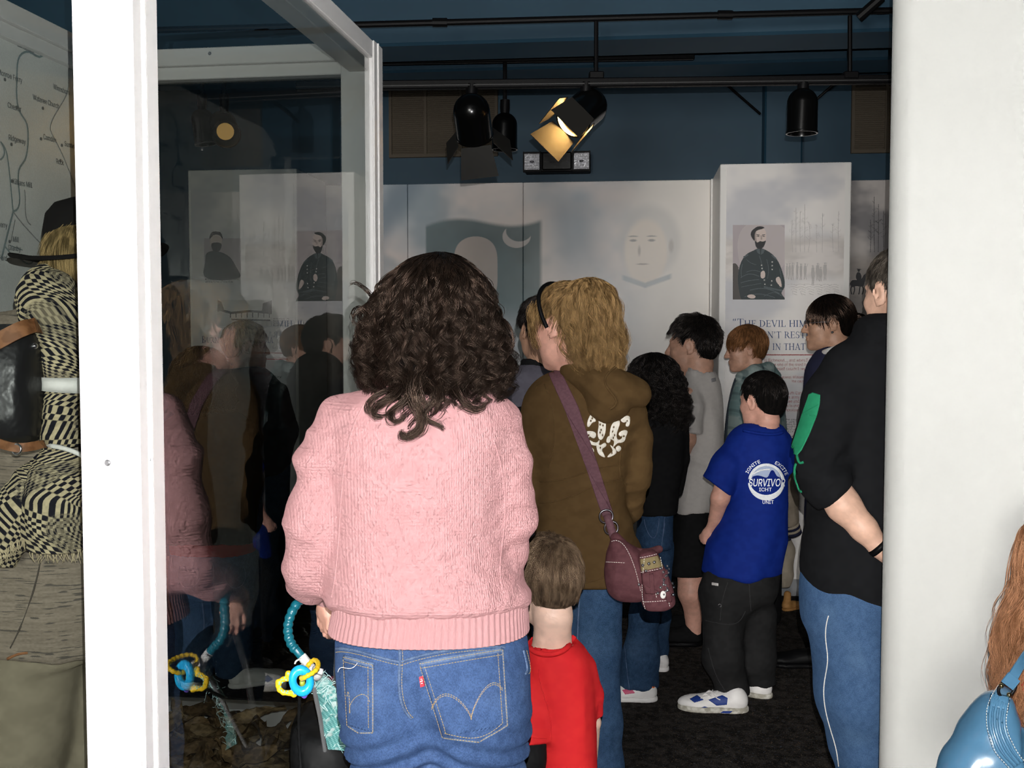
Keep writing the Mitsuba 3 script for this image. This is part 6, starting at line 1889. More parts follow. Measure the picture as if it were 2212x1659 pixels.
obj('stitching', cat([seam(pHf, a, DH, .0011, .0006) for a in ([(1524, 1340), (1590, 1346), (1610, 1320)], [(1572, 1258), (1560, 1300), (1556, 1340)], [(1618, 1260), (1622, 1320)], [(1530, 1400), (1548, 1460), (1572, 1500)])]), 'seam_grey', th2, smooth=False)
tt_ = trimesh.creation.torus(.006, .0015, 16, 8); tt_.apply_transform(trimesh.geometry.align_vectors([0, 0, 1], [0, 1, 0])); tt_.apply_translation(on_cloth(pHf, [1555], [1308], DH, lift=.001)[0]); obj('button', tt_, 'chrome_dark', th2, smooth=True)
pr('seam_grey', (.045, .045, .047), .8, .1)
pr('sneaker_blue', (.012, .04, .22), .55, .35)
pr('sneaker_grime', two((.36, .34, .28), (.62, .60, .54), 55), .7, .25)
pa, pb = at(1610, 1540, DH - .05), at(1660, 1515, DH + .11)
sa, ua, oa = shoe(PH, (pa[0], DH - .09), 82, .27, 'shoe_white', 'sneaker_grime', h=.0045)
sb_, ub, ob = shoe(PH, (pb[0], DH + .06), 58, .24, 'shoe_white', 'sneaker_grime', h=.006)
Ds = DH - .12
for poly in ([(1530, 1512), (1560, 1502), (1572, 1508), (1570, 1522), (1548, 1524)], [(1490, 1510), (1506, 1502), (1520, 1512), (1500, 1518)], [(1506, 1532), (1522, 1526), (1540, 1532), (1520, 1536)]):
    obj('blue_panel', patch(ua, PL(poly), Ds, 4, .0018, .001), 'sneaker_blue', sa, smooth=True)
obj('sole_panel', patch(oa, PL([(1556, 1540), (1562, 1536), (1582, 1536), (1576, 1541)]), Ds, 4, .0018, .001), 'sneaker_blue', sa, smooth=True)
obj('laces', cat([tube(spline(on_cloth(ua, *np.array(p, float).T, Ds, lift=.003), 16), .0024, 6) for p in ([(1514, 1510), (1524, 1500), (1536, 1506)], [(1520, 1504), (1532, 1494), (1544, 1500)], [(1528, 1496), (1538, 1488), (1550, 1494)], [(1536, 1494), (1548, 1508), (1556, 1512)], [(1540, 1492), (1530, 1504), (1518, 1508)])]), 'shoe_white', sa, smooth=True)
short_hair(HH, PH, 'hair_black', 4600, .025, lift=.22, thick=.0011, seed=18, wild=.18, cap=.010)

# ---------------------------------------------------------------- woman with glasses
DW = 4.8
PW_ = thing('person', 'woman in profile with thin glasses and dark hair tied in a ponytail', 'person')
HW = Head(at(1790, 698, DW), 1.0, 80)
rW = rows(DW, [(748, 1776, 1846, .13), (766, 1758, 1872, .18), (800, 1742, 1896, .21), (900, 1736, 1906, .24), (1060, 1742, 1900, .25), (1200, 1738, 1904, .27)])
grow('body', s_union(.012, HW.fn, HW.neck(at(1812, 770, DW), .05), s_in(s_loft(rW[:3], 2.3), .012)), span(DW, 1720, 1910, 610, 860, -.16, .16), .005, 'skin_tan', PW_)
jw = grow('jacket', s_disp(s_loft(rW, 2.3), folds((8, 8, 5), .008, 111)), span(DW, 1710, 1930, 740, 1210, -.2, .2), .013, 'navy_rib', PW_)
obj('collar', tube(spline([at(x, y, DW + d) for x, y, d in [(1778, 764, -.02), (1796, 756, -.085), (1822, 748, -.09), (1846, 742, -.03)]], 14), .014, 8), 'thread_white', jw, smooth=True)
trW = flat_floor(s_union(.03, s_loft(rows(DW, [(1180, 1742, 1900, .25), (1250, 1744, 1898, .25)]), 2.3), limb(DW, [(1796, 1240, -.02, 34), (1780, 1340, -.02, 28), (1784, 1440, 0, 25)]), limb(DW, [(1856, 1240, .05, 34), (1862, 1440, .1, 25)])))
grow('jeans', s_and(trW, s_half((0, 0, .03), (0, 0, -1)), .01), span(DW, 1720, 1930, 1170, 1480, -.2, .25), .013, 'navy_denim', PW_)
pr('navy_denim', two((.008, .014, .035), (.014, .024, .055), 30), .85, .2)
for x, d in ((1778, 0), (1862, .1)):
    p = at(x, 1450, DW + d); shoe(PW_, (p[0] + .02, DW + d - .03), 84, .28, 'black_metal', 'black_metal', h=.009)
hwk = short_hair(HW, PW_, 'hair_dark_brown', 3000, .07, 'back', .06, .0012, 20, .06, crown=(0, .02, .105), cap=.010)
pt = [HW.w(p) for p in ((0, -.10, .03), (0, -.135, .03), (0, -.150, .0), (0, -.150, -.05), (0, -.14, -.10))]
gg = np.random.default_rng(8)
obj('ponytail', cat([strands([np.array(pt) + gg.normal(0, .010, (1, 3)) * np.linspace(.3, 1, 5)[:, None] + gg.normal(0, .003, (5, 3)) for _ in range(160)], .0014, 14), tube(spline(pt, 12), [.012] * 3 + [.018] * 6 + [.012, .008, .004], 10)]), 'hair_dark_brown', hwk, smooth=True)
gl = obj('glasses', cat([tube(spline([HW.w(p) for p in [(sx * .033 + .023 * math.cos(a), .1, .0 + .016 * math.sin(a) - .006) for a in np.linspace(0, 2 * np.pi, 16, endpoint=False)]], 28, True), .0013, 5, closed=True) for sx in (-1, 1)] + [tube([HW.w((sx * .056, .1, 0)), HW.w((sx * .076, .04, .004)), HW.w((sx * .080, -.004, .006))], .0014, 5) for sx in (-1, 1)] + [tube([HW.w((-.011, .102, -.002)), HW.w((0, .106, 0)), HW.w((.011, .102, -.002))], .0013, 5)]), 'chrome_dark', PW_, smooth=True, label='thin metal glasses')
ear = trimesh.creation.icosphere(2, .006); ear.apply_translation(HW.w((-.087, -.006, -.04))); obj('earring', ear, 'chrome', PW_, smooth=True)

# ---------------------------------------------------------------- man in the black sweatshirt
DK = 2.9
fabric('black_fleece', (.0050, .0054, .0064), (.0066, .0070, .0082), 50, .92, .05)
fabric('green_panel', (.014, .19, .09), (.017, .21, .10), 60, .8)
denim('denim_pale', (.030, .068, .148), (.052, .106, .205), (.088, .158, .255))
PK = thing('person', 'man in a black hooded sweatshirt with green stripe and rolled sleeve, beside the pillar', 'person')
HKh = Head(at(1942, 632, DK + .02), 1.0, 24)
rK = rows(DK, [(716, 1868, 2010, .16), (742, 1826, 2050, .20), (780, 1800, 2070, .235), (860, 1786, 2080, .26), (960, 1776, 2080, .28), (1080, 1760, 2076, .30), (1180, 1738, 2072, .31), (1250, 1732, 2068, .31), (1296, 1742, 2066, .30), (1322, 1752, 2064, .29)])
torK = s_and(s_loft(rK, 2.3), s_half(at(1830, 1316, DK), (-.17, 0, -1)), .008)
upK = limb(DK, [(1838, 800, -.02, 62), (1800, 870, -.04, 62), (1778, 960, -.06, 58), (1775, 1020, -.09, 54), (1796, 1056, -.135, 48)])
cutK = s_half(at(1806, 1066, DK - .14), (.62, 0, -.78))
hoodK = s_union(.02, s_loft(rows(DK, [(676, 1876, 2006, .20), (700, 1852, 2030, .25), (726, 1846, 2040, .25), (748, 1850, 2030, .22)]), 2.2, cap=.02))
ruck = folds((7, 7, 17), .017, 121, -.7)
kf = s_disp(s_union(.03, torK, s_and(upK, cutK, .006), hoodK), lambda P: ruck(P) * np.clip((at(0, 930, DK)[2] - P[:, 2]) / .06, .12, 1) * np.clip((at(1850, 0, DK)[0] - P[:, 0]) / .06, .10, 1) * np.clip((P[:, 2] - at(0, 1120, DK)[2]) / .03, .15, 1))
kt = grow('sweatshirt', kf, span(DK, 1690, 2090, 665, 1335, -.26, .26), .0075, 'black_fleece', PK)
foreK = limb(DK, [(1790, 1040, -.13, 38), (1822, 1092, -.155, 36), (1866, 1142, -.175, 29), (1900, 1182, -.185, 22), (1914, 1196, -.19, 20)])
hK = s_hand(at(1914, 1196, DK - .19), at(1960, 1228, DK - .2) - at(1914, 1196, DK - .19), (-.1, -1, 0), 1, .95, (.3, .5, .4))
grow('body', s_union(.006, s_union(.015, HKh.fn, HKh.neck(at(1940, 745, DK + .02), .06), s_in(torK, .02), s_in(upK, .02), foreK), hK), span(DK, 1720, 2080, 515, 1300, -.26, .2), .005, 'skin_fair', PK)
w0 = at(1899, 1181, DK - .185); wd = at(1914, 1196, DK - .19) - w0; wd /= np.linalg.norm(wd)
obj('wristband', tube([w0 - wd * .008, w0, w0 + wd * .008], [.029, .0305, .029], 20), 'black_metal', PK, smooth=True, label='dark wristband')
obj('green_stripe', patch(kf, PL([(1748, 852), (1756, 848), (1772, 853), (1771, 872), (1764, 900), (1748, 940), (1732, 972), (1722, 984), (1710, 978), (1710, 966), (1722, 930), (1734, 892)]), DK, 6, .002, .003), 'green_panel', kt, smooth=True)
for pts in ([(1722, 984), (1728, 1000), (1736, 998)], [(1720, 1002), (1718, 1030), (1726, 1056), (1732, 1062)]):
    obj('green_piping', seam(kf, pts, DK, .0035, .001), 'green_panel', kt, smooth=True)
lk_ = s_union(.03, s_loft(rows(DK, [(1245, 1738, 2064, .28), (1300, 1732, 2060, .28), (1360, 1738, 2056, .27)]), 2.3), limb(DK, [(1842, 1340, -.03, 100), (1866, 1440, -.05, 92), (1864, 1500, -.05, 90), (1880, 1600, -.03, 80), (1892, 1680, 0, 74), (1900, 1890, .02, 66)]), limb(DK, [(1985, 1340, .04, 86), (1990, 1600, .06, 76), (1990, 1890, .08, 66)]))
lkf = s_disp(flat_floor(lk_), folds((6, 6, 6), .008, 123, .8))
kj = grow('jeans', lkf, span(DK, 1690, 2110, 1240, 1960, -.25, .25), .0085, 'denim_pale', PK)
obj('stitching', seam(lkf, [(1790, 1330), (1785, 1390), (1788, 1430), (1780, 1490), (1790, 1560), (1802, 1600), (1812, 1655)], DK, .0016, .001), 'thread_white', kj, smooth=True)
for x, d in ((1900, 0), (1990, .06)):
    p = at(x, 1900, DK); shoe(PK, (p[0], DK + d - .08), 10, .29, 'black_metal', 'black_metal', h=.011)
short_hair(HKh, PK, 'hair_salt', 4200, .028, lift=.3, thick=.0008, seed=22, wild=.3, cap=.008)

# ================================================================== MANNEQUIN IN THE CASE
def ribbon(pts, D, half, th=.003):
    p = spline(pts, 16) if len(pts) > 2 else np.linspace(pts[0], pts[1], 8)
    t = np.gradient(p, axis=0); t /= np.linalg.norm(t, axis=1, keepdims=True)
    s = np.cross(t, [0, 1, 0]); s /= np.linalg.norm(s, axis=1, keepdims=True)
    v = np.concatenate([p - s * half, p + s * half, p + s * half + [0, th, 0], p - s * half + [0, th, 0]])
    k = len(p); i = np.arange(k - 1)
    F = [np.c_[a * k + i, b * k + i, b * k + i + 1] for a, b in ((0, 1), (1, 2), (2, 3), (3, 0))] + [np.c_[a * k + i, b * k + i + 1, a * k + i + 1] for a, b in ((0, 1), (1, 2), (2, 3), (3, 0))]
    return trimesh.Trimesh(v, np.vstack(F), process=False)


DN = 2.2
def wool(p, n, uv):
    s = p.x + p.y * .5
    t = noise(s * 26, p.z * 330, 2.0) * .6 + .4 * noise(s * 210, p.z * 420, 5.0)
    c = mix([.150, .124, .096], [.25, .21, .168], t)
    return mix(c, [.06, .055, .05], smoothstep(.72, .85, noise(s * 34, p.z * 480, 9.0)) * .8)


pr('grey_wool', proc(wool), .95, .1, sheen=.2, bump=proc(lambda p, n, uv: .0006 * noise((p.x + p.y) * 200, p.z * 600, 1.0), .0006))
fabric('taupe_drill', (.19, .165, .118), (.225, .196, .142), 30, .9)
pr('seam_brown', (.07, .06, .05), .9, .1)
pr('felt_black', (.010, .009, .009), .95, .08)
pr('bag_leather', (.012, .012, .013), .42, .4, coat=.1, bump=proc(lambda p, n, uv: .003 * fbm(p.x * 60, p.y * 60, p.z * 40, 3), .001))
pr('strap_leather', two((.16, .065, .025), (.24, .105, .045), 60), .55, .35)
pr('cotton_white', two((.66, .65, .62), (.72, .71, .68), 60), .85, .2)
PN = thing('mannequin', 'soldier mannequin in black hat and grey coat with a blanket roll, inside the case', 'mannequin')
HN = Head(at(190, 596, DN), .95, 10)
rN = rows(DN, [(652, 90, 250, .13), (680, 30, 275, .19), (740, -10, 285, .23), (860, -28, 285, .25), (1000, -25, 285, .25), (1150, -35, 288, .27), (1290, -45, 290, .29), (1400, -52, 292, .30), (1424, -54, 290, .30)])
ctN = s_disp(s_disp(s_union(.03, s_loft(rN, 2.4), limb(DN, [(10, 740, -.02, 52), (-14, 900, -.02, 50), (-8, 1100, .03, 42)]), limb(DN, [(262, 740, .02, 50), (268, 900, .04, 46), (255, 1080, .1, 40)])), folds((5, 5, 3), .014, 131, .5)), lambda P: (-.006 * np.exp(-((P[:, 0] - at(110, 0, DN)[0] + .22 * (P[:, 2] - at(0, 1200, DN)[2])) / .02) ** 2)).astype(np.float32))
cn = grow('coat', ctN, span(DN, -110, 345, 640, 1440, -.24, .24), .009, 'grey_wool', PN)
obj('seam', seam(ctN, [(90, 1190), (74, 1270), (46, 1350), (22, 1400)], DN, .002, -.001), 'seam_brown', cn, smooth=True)
obj('lining_edge', seam(ctN, [(16, 1424), (36, 1414), (60, 1410)], DN, .003, -.001), 'strap_leather', cn, smooth=True)
grow('body', s_union(.012, HN.fn, HN.neck(at(185, 672, DN), .055), s_in(s_loft(rN[:3], 2.4), .015)), span(DN, 20, 300, 500, 760, -.16, .16), .008, 'skin_warm', PN)
tN = flat_floor(s_union(.02, s_loft(rows(DN, [(1380, -30, 240, .24), (1450, -20, 236, .24)]), 2.4), limb(DN, [(72, 1440, -.03, 98), (52, 1600, -.04, 88), (40, 1760, -.02, 78), (40, 2200, 0, 66)]), limb(DN, [(180, 1440, .05, 72), (172, 1600, .05, 64), (160, 1760, .05, 58), (160, 2200, .05, 54)])))
grow('trousers', s_disp(tN, folds((7, 7, 6), .012, 133, .7)), span(DN, -80, 300, 1380, 2260, -.2, .2), .01, 'taupe_drill', PN)
short_hair(HN, PN, 'hair_sandy', 3400, .075, 'all', lift=.06, thick=.0009, seed=30, wild=.12, cap=.012)
hc = at(196, 553, DN)
hat = lathe([(0, .118), (.03, .117), (.06, .108), (.078, .088), (.086, .055), (.089, .01), (.092, .002), (.12, -.002), (.15, .004), (.153, .001), (.15, -.004), (.10, -.010), (.085, -.008), (0, -.006)], 48)
v = hat.vertices
a_ = np.arctan2(v[:, 1], v[:, 0]); rr = np.hypot(v[:, 0], v[:, 1])
v[:, 2] += np.where(rr > .095, .012 * np.cos(2 * a_) * ((rr - .09) / .06), 0)
hat.vertices = v
hat.apply_transform(trimesh.transformations.rotation_matrix(math.radians(-4), [0, 1, 0]))
hat.apply_translation(hc)
obj('hat', hat, 'felt_black', PN, smooth=40, label='black felt hat with a curled brim')


def coverlet(p, n, uv):
    """Overshot weave: checks that swell and shrink into wheels and tables."""
    u, v = uv.x, uv.y
    ph = lambda t: t * 320.0 + 5.0 * dr.sin(t * 34.0) + 2.0 * dr.sin(t * 83.0)
    a, b = dr.sin(ph(u)), dr.sin(ph(v * 1.02 + .3 * dr.sin(u * 9) * .12))
    chk = smoothstep(-.16, .16, a * b)
    rose = smoothstep(.3, .55, dr.sin(u * 30) * dr.sin(v * 30))
    fine = smoothstep(-.3, .3, dr.sin(u * 520) * dr.sin(v * 520))
    k = mix([.012, .012, .017], [.46, .39, .25], chk)
    k = mix(k, mix([.012, .012, .017], [.30, .26, .18], fine), rose * .7)
    return k * (.82 + .3 * noise(u * 260, v * 260, 3.0))


scene['coverlet_weave'] = {'type': 'twosided', 'bsdf': {'type': 'bumpmap', 'arbitrary': proc(lambda p, n, uv: .002 * noise(uv.x * 130, uv.y * 130, 1.0), .001), 'scale': 1.0,
                           'bsdf': {'type': 'principled', 'base_color': proc(coverlet), 'roughness': .95, 'specular': .1}}}


def roll(path, widths, depths, D, seed, twist=0.):
    """A soft rolled cloth: path and half-widths in pixels, depths in metres; uv in metres along and around."""
    p = spline(np.array(path, float), 70)
    s0 = np.linspace(0, 1, len(path)); s = np.linspace(0, 1, 70)
    w, d = np.interp(s, s0, widths), np.interp(s, s0, depths)
    c = at(p[:, 0], p[:, 1], D + np.interp(s, s0, [q[2] if len(q) > 2 else 0 for q in path]))
    t = np.gradient(c, axis=0); t /= np.linalg.norm(t, axis=1, keepdims=True)
    e2 = np.tile([0, 1.0, 0], (70, 1)); e2 -= t * (e2 * t).sum(1, keepdims=True); e2 /= np.linalg.norm(e2, axis=1, keepdims=True)
    e1 = np.cross(t, e2)
    n = 48
    th = np.linspace(0, 2 * np.pi, n + 1)
    wr = 1 + .10 * (meshkit.fbm(np.stack([np.cos(th)[None] * 2.2 + 0 * s[:, None], np.sin(th)[None] * 2.2 + 0 * s[:, None], s[:, None] * 9 + 0 * th[None]], -1), 3, seed) - .5) * 2
    V = c[:, None] + (w * mpp(D))[:, None, None] * wr[..., None] * np.cos(th)[None, :, None] * e1[:, None] + d[:, None, None] * wr[..., None] * np.sin(th)[None, :, None] * e2[:, None]
    ln = np.r_[0, np.cumsum(np.linalg.norm(np.diff(c, axis=0), axis=1))]
    U = np.stack([th[None] * (w * mpp(D))[:, None] * 1.0 + 0 * s[:, None] + twist * s[:, None], ln[:, None] + 0 * th[None]], -1)
    i, j = np.meshgrid(np.arange(69), np.arange(n), indexing='ij')
    k = n + 1
    q = np.stack([i * k + j, (i + 1) * k + j, (i + 1) * k + j + 1, i * k + j + 1], -1).reshape(-1, 4)
    F = np.vstack([q[:, [0, 1, 2]], q[:, [0, 2, 3]]])
    o = 70 * k
    Vv = np.vstack([V.reshape(-1, 3), c[:1], c[-1:]]); Uv = np.vstack([U.reshape(-1, 2), [[0, 0]], [[0, ln[-1]]]])
    jj = np.arange(n)
    F = np.vstack([F, np.c_[np.full(n, o), jj, jj + 1], np.c_[np.full(n, o + 1), 69 * k + jj + 1, 69 * k + jj]])
    return trimesh.Trimesh(Vv, F, process=False), Uv


def uvobj(name, mu, bsdf, parent, **kw):
    m, u = mu
    key = fresh(name, parent)
    scene[key] = mikit.ply(trimesh.Trimesh(world(m.vertices), m.faces, process=False), bsdf, smooth=True, uv=u)
    return key


CVR = thing('blanket_roll', 'black and cream woven coverlet rolled and tied over the mannequin\u2019s shoulder', 'blanket')
uvobj('upper_roll', roll([(190, 650, .05), (150, 618, -.02), (112, 640, -.10), (118, 700, -.15), (132, 765, -.16), (141, 826, -.165)], [30, 45, 68, 56, 44, 34], [.03, .05, .065, .06, .055, .045], DN, 3), 'coverlet_weave', CVR)
uvobj('middle_roll', roll([(141, 840, -.165), (136, 880, -.17), (134, 920, -.17), (140, 968, -.17)], [32, 37, 38, 40], [.045, .05, .05, .05], DN, 5, .03), 'coverlet_weave', CVR)
uvobj('hanging_end', roll([(140, 972, -.17), (132, 1020, -.175), (122, 1090, -.185), (124, 1150, -.19), (126, 1186, -.19)], [40, 58, 68, 66, 58], [.05, .055, .055, .05, .045], DN, 7, .05), 'coverlet_weave', CVR)
uvobj('hanging_end', roll([(118, 985, -.16), (80, 1050, -.165), (40, 1110, -.17), (8, 1165, -.17), (-12, 1205, -.17)], [26, 50, 52, 48, 44], [.045, .05, .045, .04, .035], DN, 9, .08), 'coverlet_weave', CVR)
obj('paper_band', tube([at(141, 814, DN - .165), at(141, 829, DN - .165), at(140, 844, DN - .165)], [.050, .0485, .050], 24), 'cotton_white', CVR, smooth=True, label='white paper band')
obj('tie_string', tube(spline([at(x, y, DN + d) for x, y, d in [(98, 962, -.18), (118, 964, -.225), (150, 972, -.23), (178, 984, -.22), (190, 992, -.18)]], 16), .0045, 6), 'cotton_white', CVR, smooth=True, label='white tie string')
fr = []
gg = np.random.default_rng(3)
for x in list(np.linspace(70, 180, 40)) + list(np.linspace(-10, 60, 26)):
    y = 1186 if x > 66 else 1150 + (60 - x) * .75
    p = at(x + gg.uniform(-2, 2), y, DN - .215)
    fr.append(np.array([p, p + [gg.uniform(-.006, .006), -.002, -.008], p + [gg.uniform(-.01, .01), 0, -.020 - gg.uniform(0, .008)]]))
obj('fringe', strands(fr, .0011, 6), 'cotton_cream', CVR, smooth=True, kind='stuff')
pr('cotton_cream', (.46, .39, .25), .9, .1)
HV = thing('haversack', 'black leather haversack with brown straps on the mannequin\u2019s back', 'bag')
hvf = s_disp(s_loft(rows(DN - .20, [(706, -40, 60, .06), (730, -52, 80, .12), (800, -56, 92, .16), (880, -58, 98, .17), (940, -52, 92, .15), (962, -40, 78, .09)]), 2.6, cap=.02), folds((10, 10, 5), .012, 141))
hv = grow('body', hvf, span(DN - .2, -90, 130, 690, 975, -.14, .14), .006, 'bag_leather', HV)
obj('top_strap', ribbon([at(x, y, DN + d) for x, y, d in [(-40, 752, -.28), (0, 734, -.295), (30, 718, -.29), (58, 706, -.275), (84, 706, -.22)]], DN, .014, .005), 'strap_leather', HV, smooth=30)
obj('bottom_strap', ribbon([at(x, y, DN + d) for x, y, d in [(-20, 952, -.27), (10, 962, -.285), (40, 967, -.285), (70, 964, -.27), (96, 960, -.22)]], DN, .008, .005), 'strap_leather', HV, smooth=30)
rg = trimesh.creation.torus(.009, .002, 20, 8); rg.apply_transform(trimesh.geometry.align_vectors([0, 0, 1], [.2, 1, 0])); rg.apply_translation(at(36, 970, DN - .285)); obj('buckle', rg, 'chrome', HV, smooth=True)
sn = trimesh.creation.icosphere(2, .006); sn.apply_translation(on_cloth(hvf, [72], [748], DN - .2, lift=.003)[0]); obj('stud', sn, 'chrome', HV, smooth=True)

# ================================================================== STROLLER AND TEETHING TOY
pr('teal_rubber', (.004, .105, .145), .28, .5, coat=.4)
pr('white_plastic', (.62, .62, .60), .4, .4)
pr('tube_grey', (.36, .37, .38), .35, .5, .6)


def teal_mesh(p, n, uv):
    m = smoothstep(-.2, .5, dr.sin((p.x * .7 + p.z) * 900) * dr.sin((p.x - p.z * .7) * 900))
    w = fbm(p.x * 60, p.y * 60, p.z * 60, 3)
    return mix(mix([.10, .34, .33], [.26, .56, .54], m), [.55, .70, .68], smoothstep(.58, .72, w))


pr('teal_cloth', proc(teal_mesh), .85, .2, bump=proc(lambda p, n, uv: .004 * fbm(p.x * 90, p.y * 90, p.z * 90, 3), .001))
fabric('black_nylon', (.007, .0075, .008), (.012, .0125, .013), 40, .6)
ST = thing('stroller', 'umbrella stroller with ribbed teal handle, torn teal fabric and black cover', 'stroller')
hp = spline([at(x, y, d) for x, y, d in [(662, 1288, 2.03), (640, 1306, 2.0), (626, 1334, 1.985), (622, 1362, 1.98), (628, 1388, 1.975), (640, 1404, 1.97)]], 80)
obj('grip', tube(hp, .0072 + .0022 * np.abs(np.sin(np.linspace(0, 10 * np.pi, 80))) ** .7, 18), 'teal_rubber', ST, smooth=True, label='ribbed teal grip')
obj('handle_tube', tube([at(638, 1402, 1.97), at(654, 1421, 1.97)], .0078, 16), 'teal_rubber', ST, smooth=True)
obj('handle_joint', tube(spline([at(651, 1417, 1.97), at(668, 1438, 1.97), at(688, 1462, 1.98)], 10), [.0088] * 6 + [.010] * 4, 16), 'white_plastic', ST, smooth=True)
obj('side_tube', tube([at(673, 1462, 1.985), at(691, 1548, 2.06), at(708, 1660, 2.16), at(735, 2150, 2.4)], .0045, 10), 'tube_grey', ST, smooth=True)
obj('hook', tube(spline([at(680, 1444, 1.96), at(690, 1450, 1.95), at(697, 1452, 1.95)], 8), .006, 10), 'white_plastic', ST, smooth=True)
obj('loose_strip', cat([tube(spline([at(648, 1424, 1.955), at(640, 1428, 1.95), at(637, 1434, 1.95)], 8), .0018, 6), tube(spline([at(650, 1436, 1.955), at(654, 1450, 1.95), at(664, 1458, 1.955)], 8), .0022, 6)]), 'white_plastic', ST, smooth=True)
n_, m_ = 22, 12
L_ = spline([at(676, 1459, 1.985), at(682, 1500, 2.02), at(692, 1548, 2.06), at(708, 1620, 2.1)], n_)
R_ = spline([at(697, 1456, 1.99), at(730, 1500, 2.06), at(756, 1550, 2.12), at(800, 1640, 2.18)], n_)
t_ = np.linspace(0, 1, m_)
S_ = L_[:, None] * (1 - t_)[None, :, None] + R_[:, None] * t_[None, :, None]
S_[..., 1] += .012 * np.sin(np.pi * t_)[None] + .004 * meshkit.fbm(S_ * 40, 3)
S_[:, -1, 0] += .004 * np.sin(np.arange(n_) * 2.7)
i, j = np.meshgrid(np.arange(n_ - 1), np.arange(m_ - 1), indexing='ij')
q = np.stack([i * m_ + j, i * m_ + j + 1, (i + 1) * m_ + j + 1, (i + 1) * m_ + j], -1).reshape(-1, 4)
Vf = S_.reshape(-1, 3); k_ = len(Vf)
F1 = np.vstack([q[:, [0, 1, 2]], q[:, [0, 2, 3]]])
bd = np.r_[np.arange(m_), np.arange(1, n_) * m_ + m_ - 1, (n_ - 1) * m_ + np.arange(m_ - 2, -1, -1), np.arange(n_ - 2, 0, -1) * m_]
b2 = np.roll(bd, -1)
obj('torn_fabric', trimesh.Trimesh(np.vstack([Vf, Vf + [0, .004, 0]]), np.vstack([F1, F1[:, ::-1] + k_, np.c_[bd, b2, b2 + k_], np.c_[bd, b2 + k_, bd + k_]]), process=False), 'teal_cloth', ST, smooth=30, label='torn teal mesh fabric')
gg = np.random.default_rng(9)
fr = []
for _ in range(60):
    a, b = gg.integers(0, n_ - 1), gg.integers(0, m_)
    p = S_[a, b] - [0, .003, 0]
    fr.append(np.array([p, p + gg.normal(0, .006, 3) - [0, .003, 0], p + gg.normal(0, .010, 3) - [0, .002, .006]]))
for a in range(0, n_ - 1):
    p = S_[a, -1]
    fr.append(np.array([p, p + [.004, -.002, .004], p + [.008 + gg.uniform(0, .004), -.002, gg.uniform(-.004, .008)]]))
obj('frayed_threads', strands(fr, .0011, 6), 'teal_pale', ST, smooth=True, kind='stuff')
pr('teal_pale', (.45, .66, .63), .85, .2)
DS = 2.27
cvf = s_disp(s_loft(rows(DS, [(1543, 656, 706, .10), (1556, 648, 742, .2), (1590, 646, 772, .27), (1659, 645, 792, .30), (1800, 650, 800, .30), (1860, 660, 790, .26)]), 2.6, cap=.02), folds((8, 8, 8), .016, 151, .8))
grow('cover', cvf, span(DS, 610, 840, 1530, 1890, -.2, .2), .009, 'black_nylon', ST)
obj('cover_strap', tube(spline([at(647, 1494, 1.945), at(646, 1540, 2.05), at(646, 1590, 2.1), at(650, 1660, 2.11), at(655, 1740, 2.13)], 40), .0032 + .0006 * np.sin(np.arange(40) * 2.2), 6), 'black_nylon', ST, smooth=True)
obj('handle_rod', tube([at(735, 1330, 2.12), at(728, 1450, 2.16), at(735, 1600, 2.2)], .0075, 10), 'tube_grey', ST, smooth=True)
for x, d in ((668, 2.2), (770, 2.2), (690, 2.5), (780, 2.5)):
    p = at(x, 2000, d)
    obj('leg_tube', tube([np.array([p[0], d, .075]), np.array([p[0] + .01, DS, .42])], .0075, 8), 'tube_grey', ST, smooth=True)
    for o in (-.018, .018):
        w_ = trimesh.creation.torus(.055, .016, 28, 12); w_.apply_transform(trimesh.geometry.align_vectors([0, 0, 1], [1, 0, 0])); w_.apply_translation((p[0] + o, d, .071)); obj('wheel', w_, 'black_nylon', ST, smooth=True)

pr('toy_blue', (.012, .38, .72), .22, .5, coat=.6)
pr('toy_yellow', (.80, .52, .018), .3, .5, coat=.4)
pr('toy_dot', (.16, .52, .60), .3, .5)
pr('toy_green', (.34, .40, .05), .35, .5)
pr('toy_violet', (.13, .08, .45), .35, .5)
DT = 1.905
TY = thing('teething_toy', 'blue and yellow plastic teething ring toy hanging from the stroller handle', 'baby toy')
c_ = at(651, 1470.5, DT)
tr_ = trimesh.creation.torus(.0162, .0075, 44, 20)
tr_.apply_transform(np.diag([.93, 1.22, 1.1, 1]))
tr_.apply_transform(trimesh.transformations.rotation_matrix(math.radians(90), [1, 0, 0]))
tr_.apply_transform(trimesh.transformations.euler_matrix(0, math.radians(-12), math.radians(14), 'sxyz'))
tr_.apply_translation(c_)
obj('blue_ring', tr_, 'toy_blue', TY, smooth=True)
lk = spline([at(x, y, DT + d) for x, y, d in [(652, 1466, -.012), (664, 1460, -.022), (680, 1450, -.012), (687, 1438, .01), (684, 1428, .035), (674, 1428, .05), (664, 1440, .045), (656, 1456, .02)]], 60, True)
obj('link_ring', tube(lk, .0042 + .0007 * np.sin(np.arange(60) * 1.9), 12, closed=True), 'toy_yellow', TY, smooth=True)
up = [(631, 1463), (622, 1466), (612, 1467), (604, 1473), (601, 1481), (604, 1490), (612, 1496), (624, 1497), (634, 1494), (639, 1490)]
uf = s_union(.004, s_limb([at(x, y, DT + .004) for x, y in up], [.0046] * len(up)), s_ell(at(623, 1455, DT + .004), (.0056, .005, .0056)), s_limb([at(623, 1457, DT + .004), at(630, 1462, DT + .004)], [.0045, .0045]), s_ell(at(635, 1500, DT + .004), (.0058, .005, .0058)), s_ell(at(600, 1473, DT + .004), (.0042, .0045, .0042)))
grow('yellow_teether', uf, span(DT, 590, 650, 1440, 1512, -.012, .022), .0016, 'toy_yellow', TY, 2)
dt = []
